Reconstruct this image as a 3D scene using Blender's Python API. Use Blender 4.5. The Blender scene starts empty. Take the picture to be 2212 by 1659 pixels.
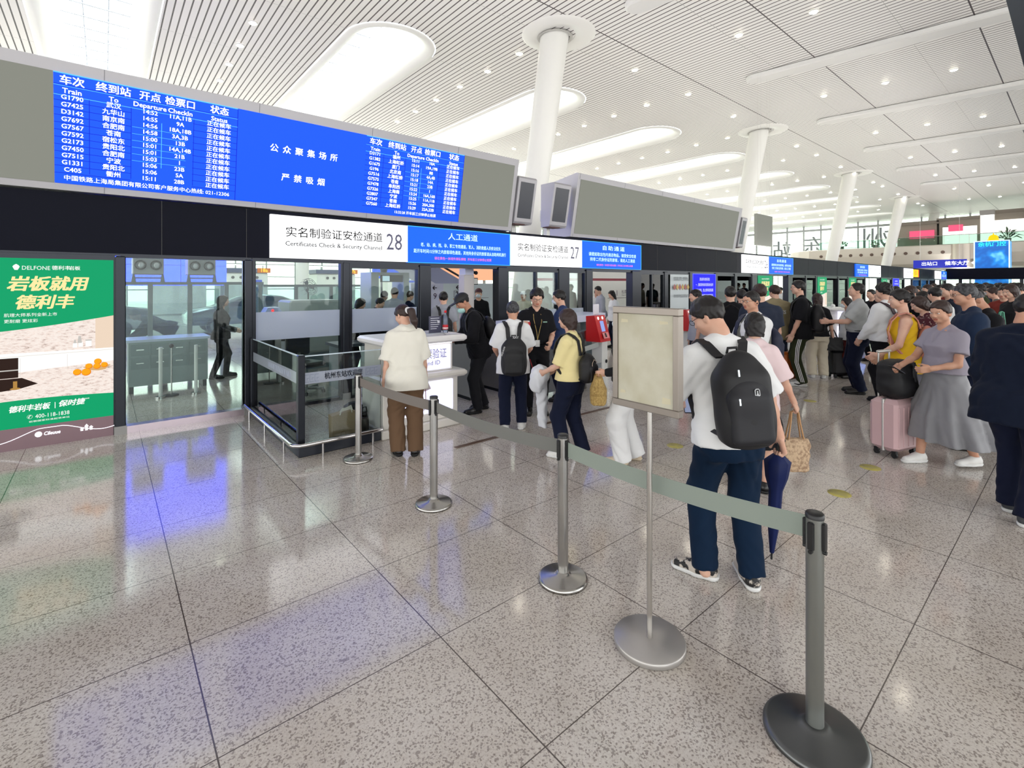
import bpy, math, random
import numpy as np
from mathutils import Vector, Matrix
from math import sin, cos, tan, pi, radians, atan2, sqrt, hypot
SC = bpy.context.scene
COL = SC.collection
random.seed(7)

# ---------------------------------------------------------------- camera, sky, exposure
CAM_H = 1.8
YAW = radians(40.08)
cam_d = bpy.data.cameras.new('camera')
cam = bpy.data.objects.new('camera', cam_d); COL.objects.link(cam)
cam.location = (0, 0, CAM_H)
cam.rotation_euler = (pi / 2, 0, -YAW)
cam_d.sensor_width = 36.0
cam_d.lens = 36.0 * 1047.0 / 2212.0
cam_d.shift_y = -(829.5 - 613.0) / 2212.0
cam_d.clip_start = 0.05; cam_d.clip_end = 600
SC.camera = cam
vs = SC.view_settings
vs.view_transform = 'Standard'; vs.look = 'None'; vs.gamma = 1.0; vs.use_curve_mapping = False
SC.display_settings.display_device = 'sRGB'
vs.exposure = 0.2
SC.cycles.max_bounces = 6; SC.cycles.transparent_max_bounces = 12
SC.cycles.diffuse_bounces = 2; SC.cycles.glossy_bounces = 3
SC.cycles.caustics_reflective = False; SC.cycles.caustics_refractive = False
SC.cycles.sample_clamp_indirect = 6.0
SC.cycles.use_adaptive_sampling = True; SC.cycles.adaptive_threshold = 0.06

world = bpy.data.worlds.new('world'); SC.world = world
world.use_nodes = True
wn = world.node_tree.nodes; wl = world.node_tree.links
bg = wn['Background']
tc = wn.new('ShaderNodeTexCoord'); sep = wn.new('ShaderNodeSeparateXYZ'); ramp = wn.new('ShaderNodeValToRGB')
wl.new(tc.outputs['Generated'], sep.inputs[0]); wl.new(sep.outputs['Z'], ramp.inputs[0])
ramp.color_ramp.elements[0].position = 0.0; ramp.color_ramp.elements[0].color = (1.0, 0.99, 0.96, 1)
ramp.color_ramp.elements[1].position = 0.6; ramp.color_ramp.elements[1].color = (0.80, 0.90, 1.0, 1)
wl.new(ramp.outputs[0], bg.inputs[0])
bg.inputs[1].default_value = 3.3

def area_light(name, x, y, z, lx, ly, power, col=(1, 0.985, 0.96), down=False):
    d = bpy.data.lights.new(name, 'AREA'); d.shape = 'RECTANGLE'; d.size = lx; d.size_y = ly; d.energy = power; d.color = col
    o = bpy.data.objects.new(name, d); COL.objects.link(o); o.location = (x, y, z); o.rotation_euler = (0 if down else pi, 0, 0)
area_light('added_gate_fill', 38, 9.2, 3.3, 96, 1.2, 1800)       # fill light added above the gates to brighten the ceiling, no real fitting
area_light('added_hall_fill', 38, 30.0, 3.6, 96, 1.5, 2200)      # unseen fill added deeper in the hall to lift the ceiling
area_light('added_rear_fill', 38, -8.0, 3.4, 100, 1.5, 1300)  # fill strip added out of view behind the camera for the near ceiling
for i in range(-1, 10): area_light('skylight_daylight', -0.27 + 8.72 * i, 30.5, 13.75, 2.5, 30, 1500, (0.98, 1.0, 0.97), down=True)   # daylight in the roof skylights

# ---------------------------------------------------------------- helpers
def srgb(r, g, b):
    f = lambda v: (v / 255.0) / 12.92 if v <= 10.3 else (((v / 255.0) + 0.055) / 1.055) ** 2.4
    return (f(r), f(g), f(b), 1.0)

MATS = {}
def mat(name, col=(200, 200, 200), rough=0.5, metal=0.0, spec=0.5, emit=None, es=1.0, noise=None, bump=None, sheen=0, coat=0, light=True):
    """procedural principled material; noise=(scale, second colour, low, high); bump=(scale, strength, distance)"""
    if name in MATS: return MATS[name]
    m = bpy.data.materials.new(name); m.use_nodes = True
    nt = m.node_tree; b = nt.nodes['Principled BSDF']
    b.inputs['Base Color'].default_value = srgb(*col)
    b.inputs['Roughness'].default_value = rough; b.inputs['Metallic'].default_value = metal
    b.inputs['Specular IOR Level'].default_value = spec
    if sheen: b.inputs['Sheen Weight'].default_value = sheen; b.inputs['Sheen Roughness'].default_value = 0.5
    if coat: b.inputs['Coat Weight'].default_value = coat; b.inputs['Coat Roughness'].default_value = 0.1
    if emit:
        b.inputs['Emission Color'].default_value = srgb(*emit); b.inputs['Emission Strength'].default_value = es
        if not light: m.cycles.emission_sampling = 'NONE'
    co = None
    if noise or bump:
        co = nt.nodes.new('ShaderNodeTexCoord')
    if noise:
        n = nt.nodes.new('ShaderNodeTexNoise'); n.inputs['Scale'].default_value = noise[0]; n.inputs['Detail'].default_value = 4
        nt.links.new(co.outputs['Object'], n.inputs['Vector'])
        r = nt.nodes.new('ShaderNodeValToRGB')
        r.color_ramp.elements[0].position = noise[2]; r.color_ramp.elements[0].color = srgb(*col)
        r.color_ramp.elements[1].position = noise[3]; r.color_ramp.elements[1].color = srgb(*noise[1])
        nt.links.new(n.outputs['Fac'], r.inputs[0]); nt.links.new(r.outputs[0], b.inputs['Base Color'])
    if bump:
        n = nt.nodes.new('ShaderNodeTexNoise'); n.inputs['Scale'].default_value = bump[0]; n.inputs['Detail'].default_value = 3
        nt.links.new(co.outputs['Object'], n.inputs['Vector'])
        bn = nt.nodes.new('ShaderNodeBump'); bn.inputs['Strength'].default_value = bump[1]; bn.inputs['Distance'].default_value = bump[2]
        nt.links.new(n.outputs['Fac'], bn.inputs['Height']); nt.links.new(bn.outputs[0], b.inputs['Normal'])
    MATS[name] = m
    return m

def glow(name, col, s=1.0, light=False):
    return mat(name, (10, 10, 12), rough=0.4, spec=0.06, emit=col, es=s, light=light)

def glass(name, tint=(240, 247, 245), haze=0.0, hazecol=(220, 228, 235), refl=1.0):
    """thin architectural glass: see-through with a fresnel reflection, optionally frosted"""
    if name in MATS: return MATS[name]
    m = bpy.data.materials.new(name); m.use_nodes = True
    nt = m.node_tree; nt.nodes.clear()
    out = nt.nodes.new('ShaderNodeOutputMaterial')
    tr = nt.nodes.new('ShaderNodeBsdfTransparent'); tr.inputs[0].default_value = srgb(*tint)
    gl = nt.nodes.new('ShaderNodeBsdfGlossy'); gl.inputs['Roughness'].default_value = 0.01
    fr = nt.nodes.new('ShaderNodeFresnel'); fr.inputs[0].default_value = 1.35
    mul = nt.nodes.new('ShaderNodeMath'); mul.operation = 'MULTIPLY'; mul.inputs[1].default_value = refl
    nt.links.new(fr.outputs[0], mul.inputs[0])
    base = tr
    if haze:
        df = nt.nodes.new('ShaderNodeBsdfDiffuse'); df.inputs[0].default_value = srgb(*hazecol)
        tl = nt.nodes.new('ShaderNodeBsdfTranslucent'); tl.inputs[0].default_value = srgb(*hazecol)
        ad = nt.nodes.new('ShaderNodeMixShader'); ad.inputs[0].default_value = 0.5
        nt.links.new(df.outputs[0], ad.inputs[1]); nt.links.new(tl.outputs[0], ad.inputs[2])
        mx = nt.nodes.new('ShaderNodeMixShader'); mx.inputs[0].default_value = haze
        nt.links.new(tr.outputs[0], mx.inputs[1]); nt.links.new(ad.outputs[0], mx.inputs[2])
        base = mx
    mix = nt.nodes.new('ShaderNodeMixShader')
    nt.links.new(mul.outputs[0], mix.inputs[0]); nt.links.new(base.outputs[0], mix.inputs[1]); nt.links.new(gl.outputs[0], mix.inputs[2])
    nt.links.new(mix.outputs[0], out.inputs[0])
    MATS[name] = m
    return m

class MB:
    """collects shapes and links them as ONE mesh object"""
    def __init__(s): s.v = []; s.f = []; s.mi = []; s.sm = []; s.m = 0; s.T = None
    def add(s, verts, faces, smooth=False):
        o = len(s.v)
        if s.T is not None: verts = [tuple(s.T @ Vector(p)) for p in verts]
        s.v += [tuple(p) for p in verts]
        s.f += [tuple(i + o for i in f) for f in faces]
        s.mi += [s.m] * len(faces); s.sm += [smooth] * len(faces)
        return s
    def box(s, x0, x1, y0, y1, z0, z1, bev=0):
        if bev:
            b = min(bev, abs(x1 - x0) / 2.01, abs(y1 - y0) / 2.01, abs(z1 - z0) / 2.01)
            vs = []; 
            for (z, i) in ((z0, b), (z0 + b, 0), (z1 - b, 0), (z1, b)):
                a0, a1, c0, c1 = x0 + i, x1 - i, y0 + i, y1 - i
                k = b - i if i == 0 else b * 0.6
                k = b * 0.7
                vs += [(a0 + k, c0, z), (a1 - k, c0, z), (a1, c0 + k, z), (a1, c1 - k, z), (a1 - k, c1, z), (a0 + k, c1, z), (a0, c1 - k, z), (a0, c0 + k, z)]
            fs = [tuple(range(7, -1, -1)), tuple(range(24, 32))]
            for r in range(3):
                for i in range(8):
                    j = (i + 1) % 8
                    fs.append((r * 8 + i, r * 8 + j, r * 8 + 8 + j, r * 8 + 8 + i))
            return s.add(vs, fs)
        return s.add([(x0, y0, z0), (x1, y0, z0), (x1, y1, z0), (x0, y1, z0), (x0, y0, z1), (x1, y0, z1), (x1, y1, z1), (x0, y1, z1)],
                     [(3, 2, 1, 0), (4, 5, 6, 7), (0, 1, 5, 4), (1, 2, 6, 5), (2, 3, 7, 6), (3, 0, 4, 7)])
    def quad(s, a, b, c, d): return s.add([a, b, c, d], [(0, 1, 2, 3)])
    def prism(s, pts, axis, a, b, smooth=False):
        """extrude a 2-D outline along axis ('x','y','z') from a to b; outline uses the other two axes in order"""
        n = len(pts)
        f = {'x': lambda p, t: (t, p[0], p[1]), 'y': lambda p, t: (p[0], t, p[1]), 'z': lambda p, t: (p[0], p[1], t)}[axis]
        vs = [f(p, a) for p in pts] + [f(p, b) for p in pts]
        s.add(vs, [tuple(range(n - 1, -1, -1)), tuple(range(n, 2 * n))])
        o = len(s.v) - 2 * n
        for i in range(n):
            j = (i + 1) % n
            s.f.append((o + i, o + j, o + n + j, o + n + i)); s.mi.append(s.m); s.sm.append(smooth)
        return s
    def cyl(s, p, q, r, r2=None, n=24, caps=True):
        r2 = r if r2 is None else r2
        p = Vector(p); q = Vector(q); d = (q - p).normalized()
        u = d.orthogonal().normalized(); w = d.cross(u)
        ring = lambda c, rr: [tuple(c + (u * cos(2 * pi * i / n) + w * sin(2 * pi * i / n)) * rr) for i in range(n)]
        s.add(ring(p, r) + ring(q, r2), [(i, (i + 1) % n, n + (i + 1) % n, n + i) for i in range(n)], True)
        if caps:
            s.add(ring(p, r), [tuple(range(n - 1, -1, -1))]); s.add(ring(q, r2), [tuple(range(n))])
        return s
    def lathe(s, prof, c=(0, 0, 0), n=40):
        vs = []; k = len(prof)
        for i in range(n):
            a = 2 * pi * i / n
            vs += [(c[0] + r * cos(a), c[1] + r * sin(a), c[2] + z) for r, z in prof]
        fs = [(i * k + j, ((i + 1) % n) * k + j, ((i + 1) % n) * k + j + 1, i * k + j + 1) for i in range(n) for j in range(k - 1)]
        return s.add(vs, fs, True)
    def tube(s, pts, r, n=10, closed=False, flat=None):
        pts = [Vector(p) for p in pts]; m = len(pts); vs = []
        u = None
        for i in range(m):
            a = pts[(i - 1) % m] if (i or closed) else pts[0]
            b = pts[(i + 1) % m] if (i < m - 1 or closed) else pts[-1]
            d = (b - a).normalized()
            if u is None: u = d.orthogonal().normalized()
            u = (u - d * u.dot(d)).normalized(); w = d.cross(u)
            rr = r[i] if isinstance(r, (list, tuple)) else r
            vs += [tuple(pts[i] + (u * cos(2 * pi * k / n) + w * sin(2 * pi * k / n)) * rr) for k in range(n)]
        fs = []
        for i in range(m if closed else m - 1):
            j = (i + 1) % m
            fs += [(i * n + k, i * n + (k + 1) % n, j * n + (k + 1) % n, j * n + k) for k in range(n)]
        s.add(vs, fs, True)
        if not closed:
            s.add(vs[:n], [tuple(range(n - 1, -1, -1))]); s.add(vs[-n:], [tuple(range(n))])
        return s
    def strip(s, pts, side, w, t=0.003):
        """ribbon of width w along pts; side = unit vectors across"""
        vs = []; m = len(pts)
        for i, p in enumerate(pts):
            p = Vector(p); sd = Vector(side[i] if isinstance(side, list) else side)
            a = Vector(pts[max(i - 1, 0)]); b = Vector(pts[min(i + 1, m - 1)])
            nn = sd.cross((b - a).normalized()).normalized() * t / 2
            vs += [tuple(p - sd * w / 2 - nn), tuple(p + sd * w / 2 - nn), tuple(p + sd * w / 2 + nn), tuple(p - sd * w / 2 + nn)]
        fs = [(i * 4 + k, i * 4 + (k + 1) % 4, i * 4 + 4 + (k + 1) % 4, i * 4 + 4 + k) for i in range(m - 1) for k in range(4)]
        fs += [(3, 2, 1, 0), (4 * m - 4, 4 * m - 3, 4 * m - 2, 4 * m - 1)]
        return s.add(vs, fs)
    def sphere(s, c, r, n=16, rz=None, ry=None):
        ry = r if ry is None else ry; rz = r if rz is None else rz
        vs = []; k = n // 2 + 1
        for i in range(n):
            for j in range(k):
                a = 2 * pi * i / n; b = pi * j / (k - 1)
                vs.append((c[0] + r * sin(b) * cos(a), c[1] + ry * sin(b) * sin(a), c[2] - rz * cos(b)))
        return s.add(vs, [(i * k + j, ((i + 1) % n) * k + j, ((i + 1) % n) * k + j + 1, i * k + j + 1) for i in range(n) for j in range(k - 1)], True)
    def build(s, name, mats, parent=None, smooth=None):
        me = bpy.data.meshes.new(name)
        o = Vector((0, 0, 0)); q = parent
        while q is not None:
            if q.get('_w'): o = q.location
            q = q.parent
        me.from_pydata([(v[0] - o[0], v[1] - o[1], v[2] - o[2]) for v in s.v], [], s.f)
        for m in (mats if isinstance(mats, (list, tuple)) else [mats]): me.materials.append(m)
        me.polygons.foreach_set('material_index', s.mi)
        me.polygons.foreach_set('use_smooth', [bool(x) for x in s.sm] if smooth is None else [smooth] * len(s.f))
        me.validate(); me.update()
        ob = bpy.data.objects.new(name, me); COL.objects.link(ob)
        if parent is not None: ob.parent = parent
        return ob

def tag(o, label=None, cat=None, group=None, kind=None):
    if label: o['label'] = label
    if cat: o['category'] = cat
    if group: o['group'] = group
    if kind: o['kind'] = kind
    return o

def thing(name, label, cat, loc=(0, 0, 0), rz=0.0, group=None, w=True, scale=1.0):
    """an Empty at the thing's base; w=True: its parts are given in world coordinates, else in its own"""
    o = bpy.data.objects.new(name, None); COL.objects.link(o)
    o.location = loc; o.rotation_euler = (0, 0, rz); o.scale = (scale,) * 3
    o.empty_display_size = 0.1
    if w and not rz: o['_w'] = 1
    return tag(o, label, cat, group)

def copy_thing(r, loc, rz=0.0, label=None, group=None):
    c = r.copy(); COL.objects.link(c); c.location = loc; c.rotation_euler = (0, 0, rz)
    if label: c['label'] = label
    if group: c['group'] = group
    for ch in r.children:
        d = ch.copy(); COL.objects.link(d); d.parent = c
        for g in ch.children:
            e = g.copy(); COL.objects.link(e); e.parent = d
    return c

def structure(name, mb, mats): return tag(mb.build(name, mats), kind='structure')

def text_verts(txt, size, align='LEFT', bold=0.0, shear=0.0, space=1.0, sx=1.0):
    cu = bpy.data.curves.new('t', 'FONT'); cu.body = txt; cu.size = size; cu.align_x = align; cu.align_y = 'CENTER'
    cu.shear = shear; cu.space_character = space; cu.resolution_u = 2
    ob = bpy.data.objects.new('t', cu); COL.objects.link(ob)
    dg = bpy.context.evaluated_depsgraph_get(); dg.update()
    me = bpy.data.meshes.new_from_object(ob.evaluated_get(dg), depsgraph=dg)
    vs = [(v.co.x * sx, v.co.y) for v in me.vertices]; fs = [tuple(p.vertices) for p in me.polygons]
    bpy.data.objects.remove(ob); bpy.data.curves.remove(cu); bpy.data.meshes.remove(me)
    if bold > 0:
        d = bold * size; n = len(vs); v0, f0 = vs, fs; vs = []; fs = []
        for k, (a, c) in enumerate(((-d, -d * 0.5), (d, -d * 0.5), (-d, d * 0.5), (d, d * 0.5))):
            vs += [(x + a, y + c) for x, y in v0]; fs += [tuple(i + k * n for i in f) for f in f0]
    return vs, fs

def add_text(mb, txt, O, U, V, x, y, size, align='LEFT', bold=0.0, shear=0.0, space=1.0, width=None, lift=0.003, mi=None, mirror=False):
    """lettering lying on the plane O + x*U + y*V; width = squeeze to this width"""
    vs, fs = text_verts(txt, size, align, bold, shear, space)
    if not vs: return
    if width:
        xs = [p[0] for p in vs]; k = width / max(1e-6, max(xs) - min(xs)); vs = [(p[0] * k, p[1]) for p in vs]
    O = Vector(O); U = Vector(U); V = Vector(V); N = U.cross(V)
    sg = -1 if mirror else 1
    old = mb.m
    if mi is not None: mb.m = mi
    mb.add([tuple(O + U * (x + sg * p[0]) + V * (y + p[1]) + N * lift) for p in vs], fs)
    mb.m = old

def link_copy(o, parent):
    c = o.copy(); COL.objects.link(c); c.parent = parent; return c
# ================================================================= materials of the hall
M_slat = None
def make_ceiling_mat():
    m = bpy.data.materials.new('slatted_ceiling'); m.use_nodes = True; nt = m.node_tree; b = nt.nodes['Principled BSDF']
    b.inputs['Roughness'].default_value = 0.45
    tcn = nt.nodes.new('ShaderNodeTexCoord'); sp = nt.nodes.new('ShaderNodeSeparateXYZ'); nt.links.new(tcn.outputs['Object'], sp.inputs[0])
    def math_(op, a, v=None, w=None):
        n = nt.nodes.new('ShaderNodeMath'); n.operation = op
        for i, q in enumerate((a, v, w)):
            if q is None: continue
            if isinstance(q, (int, float)): n.inputs[i].default_value = q
            else: nt.links.new(q, n.inputs[i])
        return n.outputs[0]
    fx = math_('FRACT', math_('DIVIDE', sp.outputs['X'], 0.2205))
    gap = math_('LESS_THAN', fx, 0.2)
    seams = None
    for y0 in (11.5, 7.15, 2.5, 29.0):
        d = math_('LESS_THAN', math_('ABSOLUTE', math_('SUBTRACT', sp.outputs['Y'], y0)), 0.022)
        seams = d if seams is None else math_('MAXIMUM', seams, d)
    cross = math_('LESS_THAN', math_('FRACT', math_('DIVIDE', sp.outputs['Y'], 4.3)), 0.0035)
    allg = math_('MAXIMUM', gap, seams)
    mx = nt.nodes.new('ShaderNodeMix'); mx.data_type = 'RGBA'
    mx.inputs[6].default_value = srgb(236, 234, 230); mx.inputs[7].default_value = srgb(58, 48, 52)
    nt.links.new(allg, mx.inputs[0]); 
    mx2 = nt.nodes.new('ShaderNodeMix'); mx2.data_type = 'RGBA'; mx2.inputs[7].default_value = srgb(170, 168, 165)
    nt.links.new(cross, mx2.inputs[0]); nt.links.new(mx.outputs[2], mx2.inputs[6]); nt.links.new(mx2.outputs[2], b.inputs['Base Color'])
    return m
def make_floor_mat():
    m = bpy.data.materials.new('polished_granite_tiles'); m.use_nodes = True; nt = m.node_tree; b = nt.nodes['Principled BSDF']
    L = nt.links
    tcn = nt.nodes.new('ShaderNodeTexCoord'); co = tcn.outputs['Object']
    def noise(sc, det, rough=0.5):
        n = nt.nodes.new('ShaderNodeTexNoise'); n.inputs['Scale'].default_value = sc; n.inputs['Detail'].default_value = det; n.inputs['Roughness'].default_value = rough
        L.new(co, n.inputs['Vector']); return n.outputs['Fac']
    def ramp(fac, stops):
        r = nt.nodes.new('ShaderNodeValToRGB'); e = r.color_ramp.elements
        e[0].position, e[0].color = stops[0][0], srgb(*stops[0][1]); e[1].position, e[1].color = stops[1][0], srgb(*stops[1][1])
        for p, c in stops[2:]:
            x = e.new(p); x.color = srgb(*c)
        L.new(fac, r.inputs[0]); return r.outputs[0]
    def mix(fac, a, c, mode='MIX'):
        x = nt.nodes.new('ShaderNodeMix'); x.data_type = 'RGBA'; x.blend_type = mode
        if isinstance(fac, float): x.inputs[0].default_value = fac
        else: L.new(fac, x.inputs[0])
        for i, q in ((6, a), (7, c)):
            if isinstance(q, tuple): x.inputs[i].default_value = q
            else: L.new(q, x.inputs[i])
        return x.outputs[2]
    base = ramp(noise(88, 5, 0.75), [(0.29, (126, 111, 102)), (0.385, (194, 182, 172)), (0.46, (225, 217, 208)), (0.66, (240, 234, 226))])
    dark = nt.nodes.new('ShaderNodeTexVoronoi'); dark.inputs['Scale'].default_value = 135; L.new(co, dark.inputs['Vector'])
    dsel = nt.nodes.new('ShaderNodeMath'); dsel.operation = 'LESS_THAN'; dsel.inputs[1].default_value = 0.2
    sepc = nt.nodes.new('ShaderNodeSeparateColor'); L.new(dark.outputs['Color'], sepc.inputs[0]); L.new(sepc.outputs[0], dsel.inputs[0])
    half = nt.nodes.new('ShaderNodeMath'); half.operation = 'MULTIPLY'; half.inputs[1].default_value = 0.62; L.new(dsel.outputs[0], half.inputs[0])
    c1 = mix(half.outputs[0], base, srgb(124, 108, 100))
    soft = ramp(noise(1.3, 2), [(0.35, (236, 232, 228)), (0.7, (255, 255, 255))])
    c2 = mix(1.0, c1, soft, 'MULTIPLY')
    sp = nt.nodes.new('ShaderNodeSeparateXYZ'); L.new(co, sp.inputs[0])
    def joint(o, size, off, wd):
        a = nt.nodes.new('ShaderNodeMath'); a.operation = 'SUBTRACT'; L.new(o, a.inputs[0]); a.inputs[1].default_value = off - size * 400
        d = nt.nodes.new('ShaderNodeMath'); d.operation = 'DIVIDE'; L.new(a.outputs[0], d.inputs[0]); d.inputs[1].default_value = size
        f = nt.nodes.new('ShaderNodeMath'); f.operation = 'FRACT'; L.new(d.outputs[0], f.inputs[0])
        l = nt.nodes.new('ShaderNodeMath'); l.operation = 'LESS_THAN'; L.new(f.outputs[0], l.inputs[0]); l.inputs[1].default_value = wd / size
        return l.outputs[0]
    jx = joint(sp.outputs['X'], 0.983, 0.326, 0.006); jy = joint(sp.outputs['Y'], 0.767, 0.588, 0.005)
    jm = nt.nodes.new('ShaderNodeMath'); jm.operation = 'MAXIMUM'; L.new(jx, jm.inputs[0]); L.new(jy, jm.inputs[1])
    c3 = mix(jm.outputs[0], c2, srgb(92, 82, 76))
    L.new(c3, b.inputs['Base Color'])
    rr = nt.nodes.new('ShaderNodeMapRange'); rr.inputs[3].default_value = 0.07; rr.inputs[4].default_value = 0.13
    L.new(noise(2.2, 3), rr.inputs[0]); L.new(rr.outputs[0], b.inputs['Roughness'])
    b.inputs['Specular IOR Level'].default_value = 0.8
    return m
M_floor = make_floor_mat(); M_slat = make_ceiling_mat()
M_white = mat('white_panel', (238, 238, 234), rough=0.4)
M_col = mat('white_column_paint', (226, 225, 220), rough=0.35)
M_frame = mat('dark_anodised_frame', (34, 37, 44), rough=0.28, metal=0.6)
M_fascia = mat('dark_fascia_panel', (12, 14, 28), rough=0.45, spec=0.08)
M_steel = mat('brushed_steel', (176, 174, 170), rough=0.26, metal=1.0)
M_steel_d = mat('dark_steel', (150, 148, 146), rough=0.4, metal=0.25)
M_gun = mat('gunmetal_steel', (98, 100, 98), rough=0.35, metal=0.9)
M_black = mat('black_plastic', (18, 18, 20), rough=0.4)
M_bezel = mat('silver_grey_cladding', (176, 174, 178), rough=0.4, metal=0.25)
M_greyglow = mat('grey_panel_added_glow', (60, 60, 58), rough=0.7, spec=0.1, emit=(132, 134, 124), es=0.85, light=False)  # blank grey panels get an added self-glow, otherwise they render too dark
M_darkscreen = mat('switched_off_screen', (22, 28, 46), rough=0.25)
M_glass = glass('clear_facade_glass', (238, 247, 245), refl=1.0)
M_glass_g = glass('greenish_low_glass', (240, 245, 244), refl=1.1)
M_frost = glass('frosted_band', (220, 230, 240), haze=0.8, hazecol=(232, 238, 252))
M_cream = mat('cream_laminate', (233, 229, 219), rough=0.35)

# ================================================================= floor and ceiling
CZ = 11.0
fl = MB(); fl.box(-40, 120, -40, 62, -0.3, 0.0); structure('floor', fl, M_floor)

PITCH = 8.72; P0 = -0.27; NP = 10
PC = [P0 + PITCH * i for i in range(-2, NP)]
TIPY, PR, PEND = 15.62, 1.76, 44.0
ce = MB(); T_ = 0.25
def cpoly(pts):
    ce.add([(x, y, CZ) for x, y in pts], [tuple(range(len(pts)))])
x_lo = PC[0] - PITCH / 2
cpoly([(-40, -24), (88, -24), (88, TIPY), (-40, TIPY)])
cpoly([(-40, PEND), (88, PEND), (88, 60), (-40, 60)])
cpoly([(-40, TIPY), (x_lo, TIPY), (x_lo, PEND), (-40, PEND)])
for c in PC:
    cpoly([(c - PITCH / 2, TIPY), (c - PR, TIPY), (c - PR, PEND), (c - PITCH / 2, PEND)])
    cpoly([(c + PR, TIPY), (c + PITCH / 2, TIPY), (c + PITCH / 2, PEND), (c + PR, PEND)])
    arc = [(c + PR * cos(a), TIPY + PR - PR * sin(a)) for a in [pi / 2 + (pi / 2) * i / 10 for i in range(11)]]
    cpoly([(c - PR, TIPY)] + arc[::-1])
    cpoly([(c + PR, TIPY)] + [(2 * c - x, y) for x, y in arc[::-1]])
x_hi = PC[-1] + PITCH / 2
cpoly([(x_hi, TIPY), (88, TIPY), (88, PEND), (x_hi, PEND)])
ceil_o = structure('ceiling', ce, M_slat)

M_wallgrid = mat('skylight_wall_panels', (244, 244, 238), rough=0.5)
M_bar = mat('skylight_bars', (150, 155, 165), rough=0.4)
def stadium(c, half, y_far, n=16):
    yc = TIPY + PR
    return [(c - half, y_far)] + [(c + half * cos(a), yc - half * sin(a)) for a in [pi - pi * i / n for i in range(n + 1)]] + [(c + half, y_far)]
def skylight(c, k):
    t = thing('skylight', f'long rounded skylight recess in the slatted ceiling, {ORD[k]}', 'skylight', (c, TIPY, CZ), group='skylight recesses in the slatted ceiling')
    mb = MB(); prof = [(PR - 0.02, CZ + 0.05), (PR - 0.06, CZ - 0.07), (PR - 0.28, CZ - 0.06), (PR - 0.46, CZ + 0.06), (PR - 0.56, CZ + 0.28), (PR - 0.6, CZ + 0.6)]
    rings = [stadium(c, h, PEND) for h, z in prof]
    n = len(rings[0])
    vs = [(x, y, prof[i][1]) for i in range(len(prof)) for x, y in rings[i]]
    mb.add(vs, [(i * n + j, i * n + j + 1, (i + 1) * n + j + 1, (i + 1) * n + j) for i in range(len(prof) - 1) for j in range(n - 1)], True)
    mb.build('rim', M_white, t)
    w = MB(); r0 = stadium(c, PR - 0.6, PEND)
    vs = [(x, y, CZ + 0.6) for x, y in r0] + [(x, y, CZ + 2.6) for x, y in r0]
    w.add(vs, [(j, j + 1, n + j + 1, n + j) for j in range(n - 1)] + [(0, n, 2 * n - 1, n - 1)], False)
    w.build('shaft_wall', M_wallgrid, t)
    h = PR - 0.6; b = MB()
    for dx in (-h * 0.36, h * 0.36): b.box(c + dx - 0.02, c + dx + 0.02, TIPY + 0.6, PEND, CZ + 2.45, CZ + 2.55)
    y = TIPY + 1.2
    while y < PEND:
        b.box(c - h, c + h, y - 0.05, y + 0.05, CZ + 2.4, CZ + 2.55); y += 1.25
    b.build('glazing_bars', M_bar, t)
ORD = ['far left beyond the frame', 'next before the left edge', 'leftmost, above the departures board', 'second from the left, above the departures board', 'third from the left, behind the nearest column',
       'fourth from the left', 'fifth from the left', 'sixth from the left', 'seventh from the left', 'eighth from the left', 'ninth from the left', 'last one before the end window']
for k, c in enumerate(PC):
    if k >= 1: skylight(c, k)

# shallow troughs on the near side of the hall
M_trough = mat('trough_panel', (222, 221, 218), rough=0.4)
for i in range(6):
    x0 = 13.35 + 8.8 * i
    t = MB(); n = 12
    def out(h, z, sh):
        pts = []
        for j in range(n + 1):
            a = pi * j / n; pts.append((x0 + h * cos(a), 10.3 - h * sin(a) * -1 - 0.0, z))
        return pts
    def ring(h, z):
        far = [(x0 + h * cos(pi * j / n), 9.9 - 0.42 + h * sin(pi * j / n), z) for j in range(n + 1)]
        return far + [(x0 - h + 2.6, -8, z), (x0 + h + 2.6, -8, z)]
    r = [ring(0.42, CZ - 0.02), ring(0.40, CZ - 0.16), ring(0.34, CZ - 0.2)]
    m = len(r[0])
    t.add([p for q in r for p in q], [(a * m + j, a * m + (j + 1) % m, (a + 1) * m + (j + 1) % m, (a + 1) * m + j) for a in range(2) for j in range(m)] + [tuple(range(2 * m, 3 * m))])
    o = t.build('ceiling_trough', M_trough)
    tag(o, f'long pale rounded trough under the ceiling on the right, {["just touching the top edge", "nearest full one", "second full one", "third full one", "fourth full one", "farthest one"][i]}', 'ceiling trough', 'ceiling troughs on the near side')

# columns
M_capring = mat('column_collar', (232, 231, 226), rough=0.4)
for i in range(5):
    cx = 12.85 + 17.45 * i
    nm = ['nearest, between the two display boards', 'second, behind the far end of the blank board', 'third from the left', 'fourth from the left', 'farthest, by the end window'][i]
    t = thing('column', f'white round leaning column with a ring collar at the ceiling, {nm}', 'column', (cx, 14.9, 0), group='leaning columns of the hall')
    mb = MB(); mb.cyl((cx, 14.9, 0), (cx, 12.75, CZ + 0.3), 0.40, 0.53, n=40); mb.build('shaft', M_col, t)
    r = MB(); r.lathe([(0.62, 0.0), (0.64, -0.03), (0.95, -0.06), (1.28, -0.05), (1.36, 0.0)], (cx, 12.6, CZ - 0.0), 48); r.build('collar', M_capring, t)
    k = MB(); k.lathe([(0.55, -0.02), (0.62, -0.035), (0.66, -0.02)], (cx, 12.78, CZ - 0.03), 48); k.build('collar_gap', mat('collar_shadow_gap', (186, 184, 178), rough=0.6), t)

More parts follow.
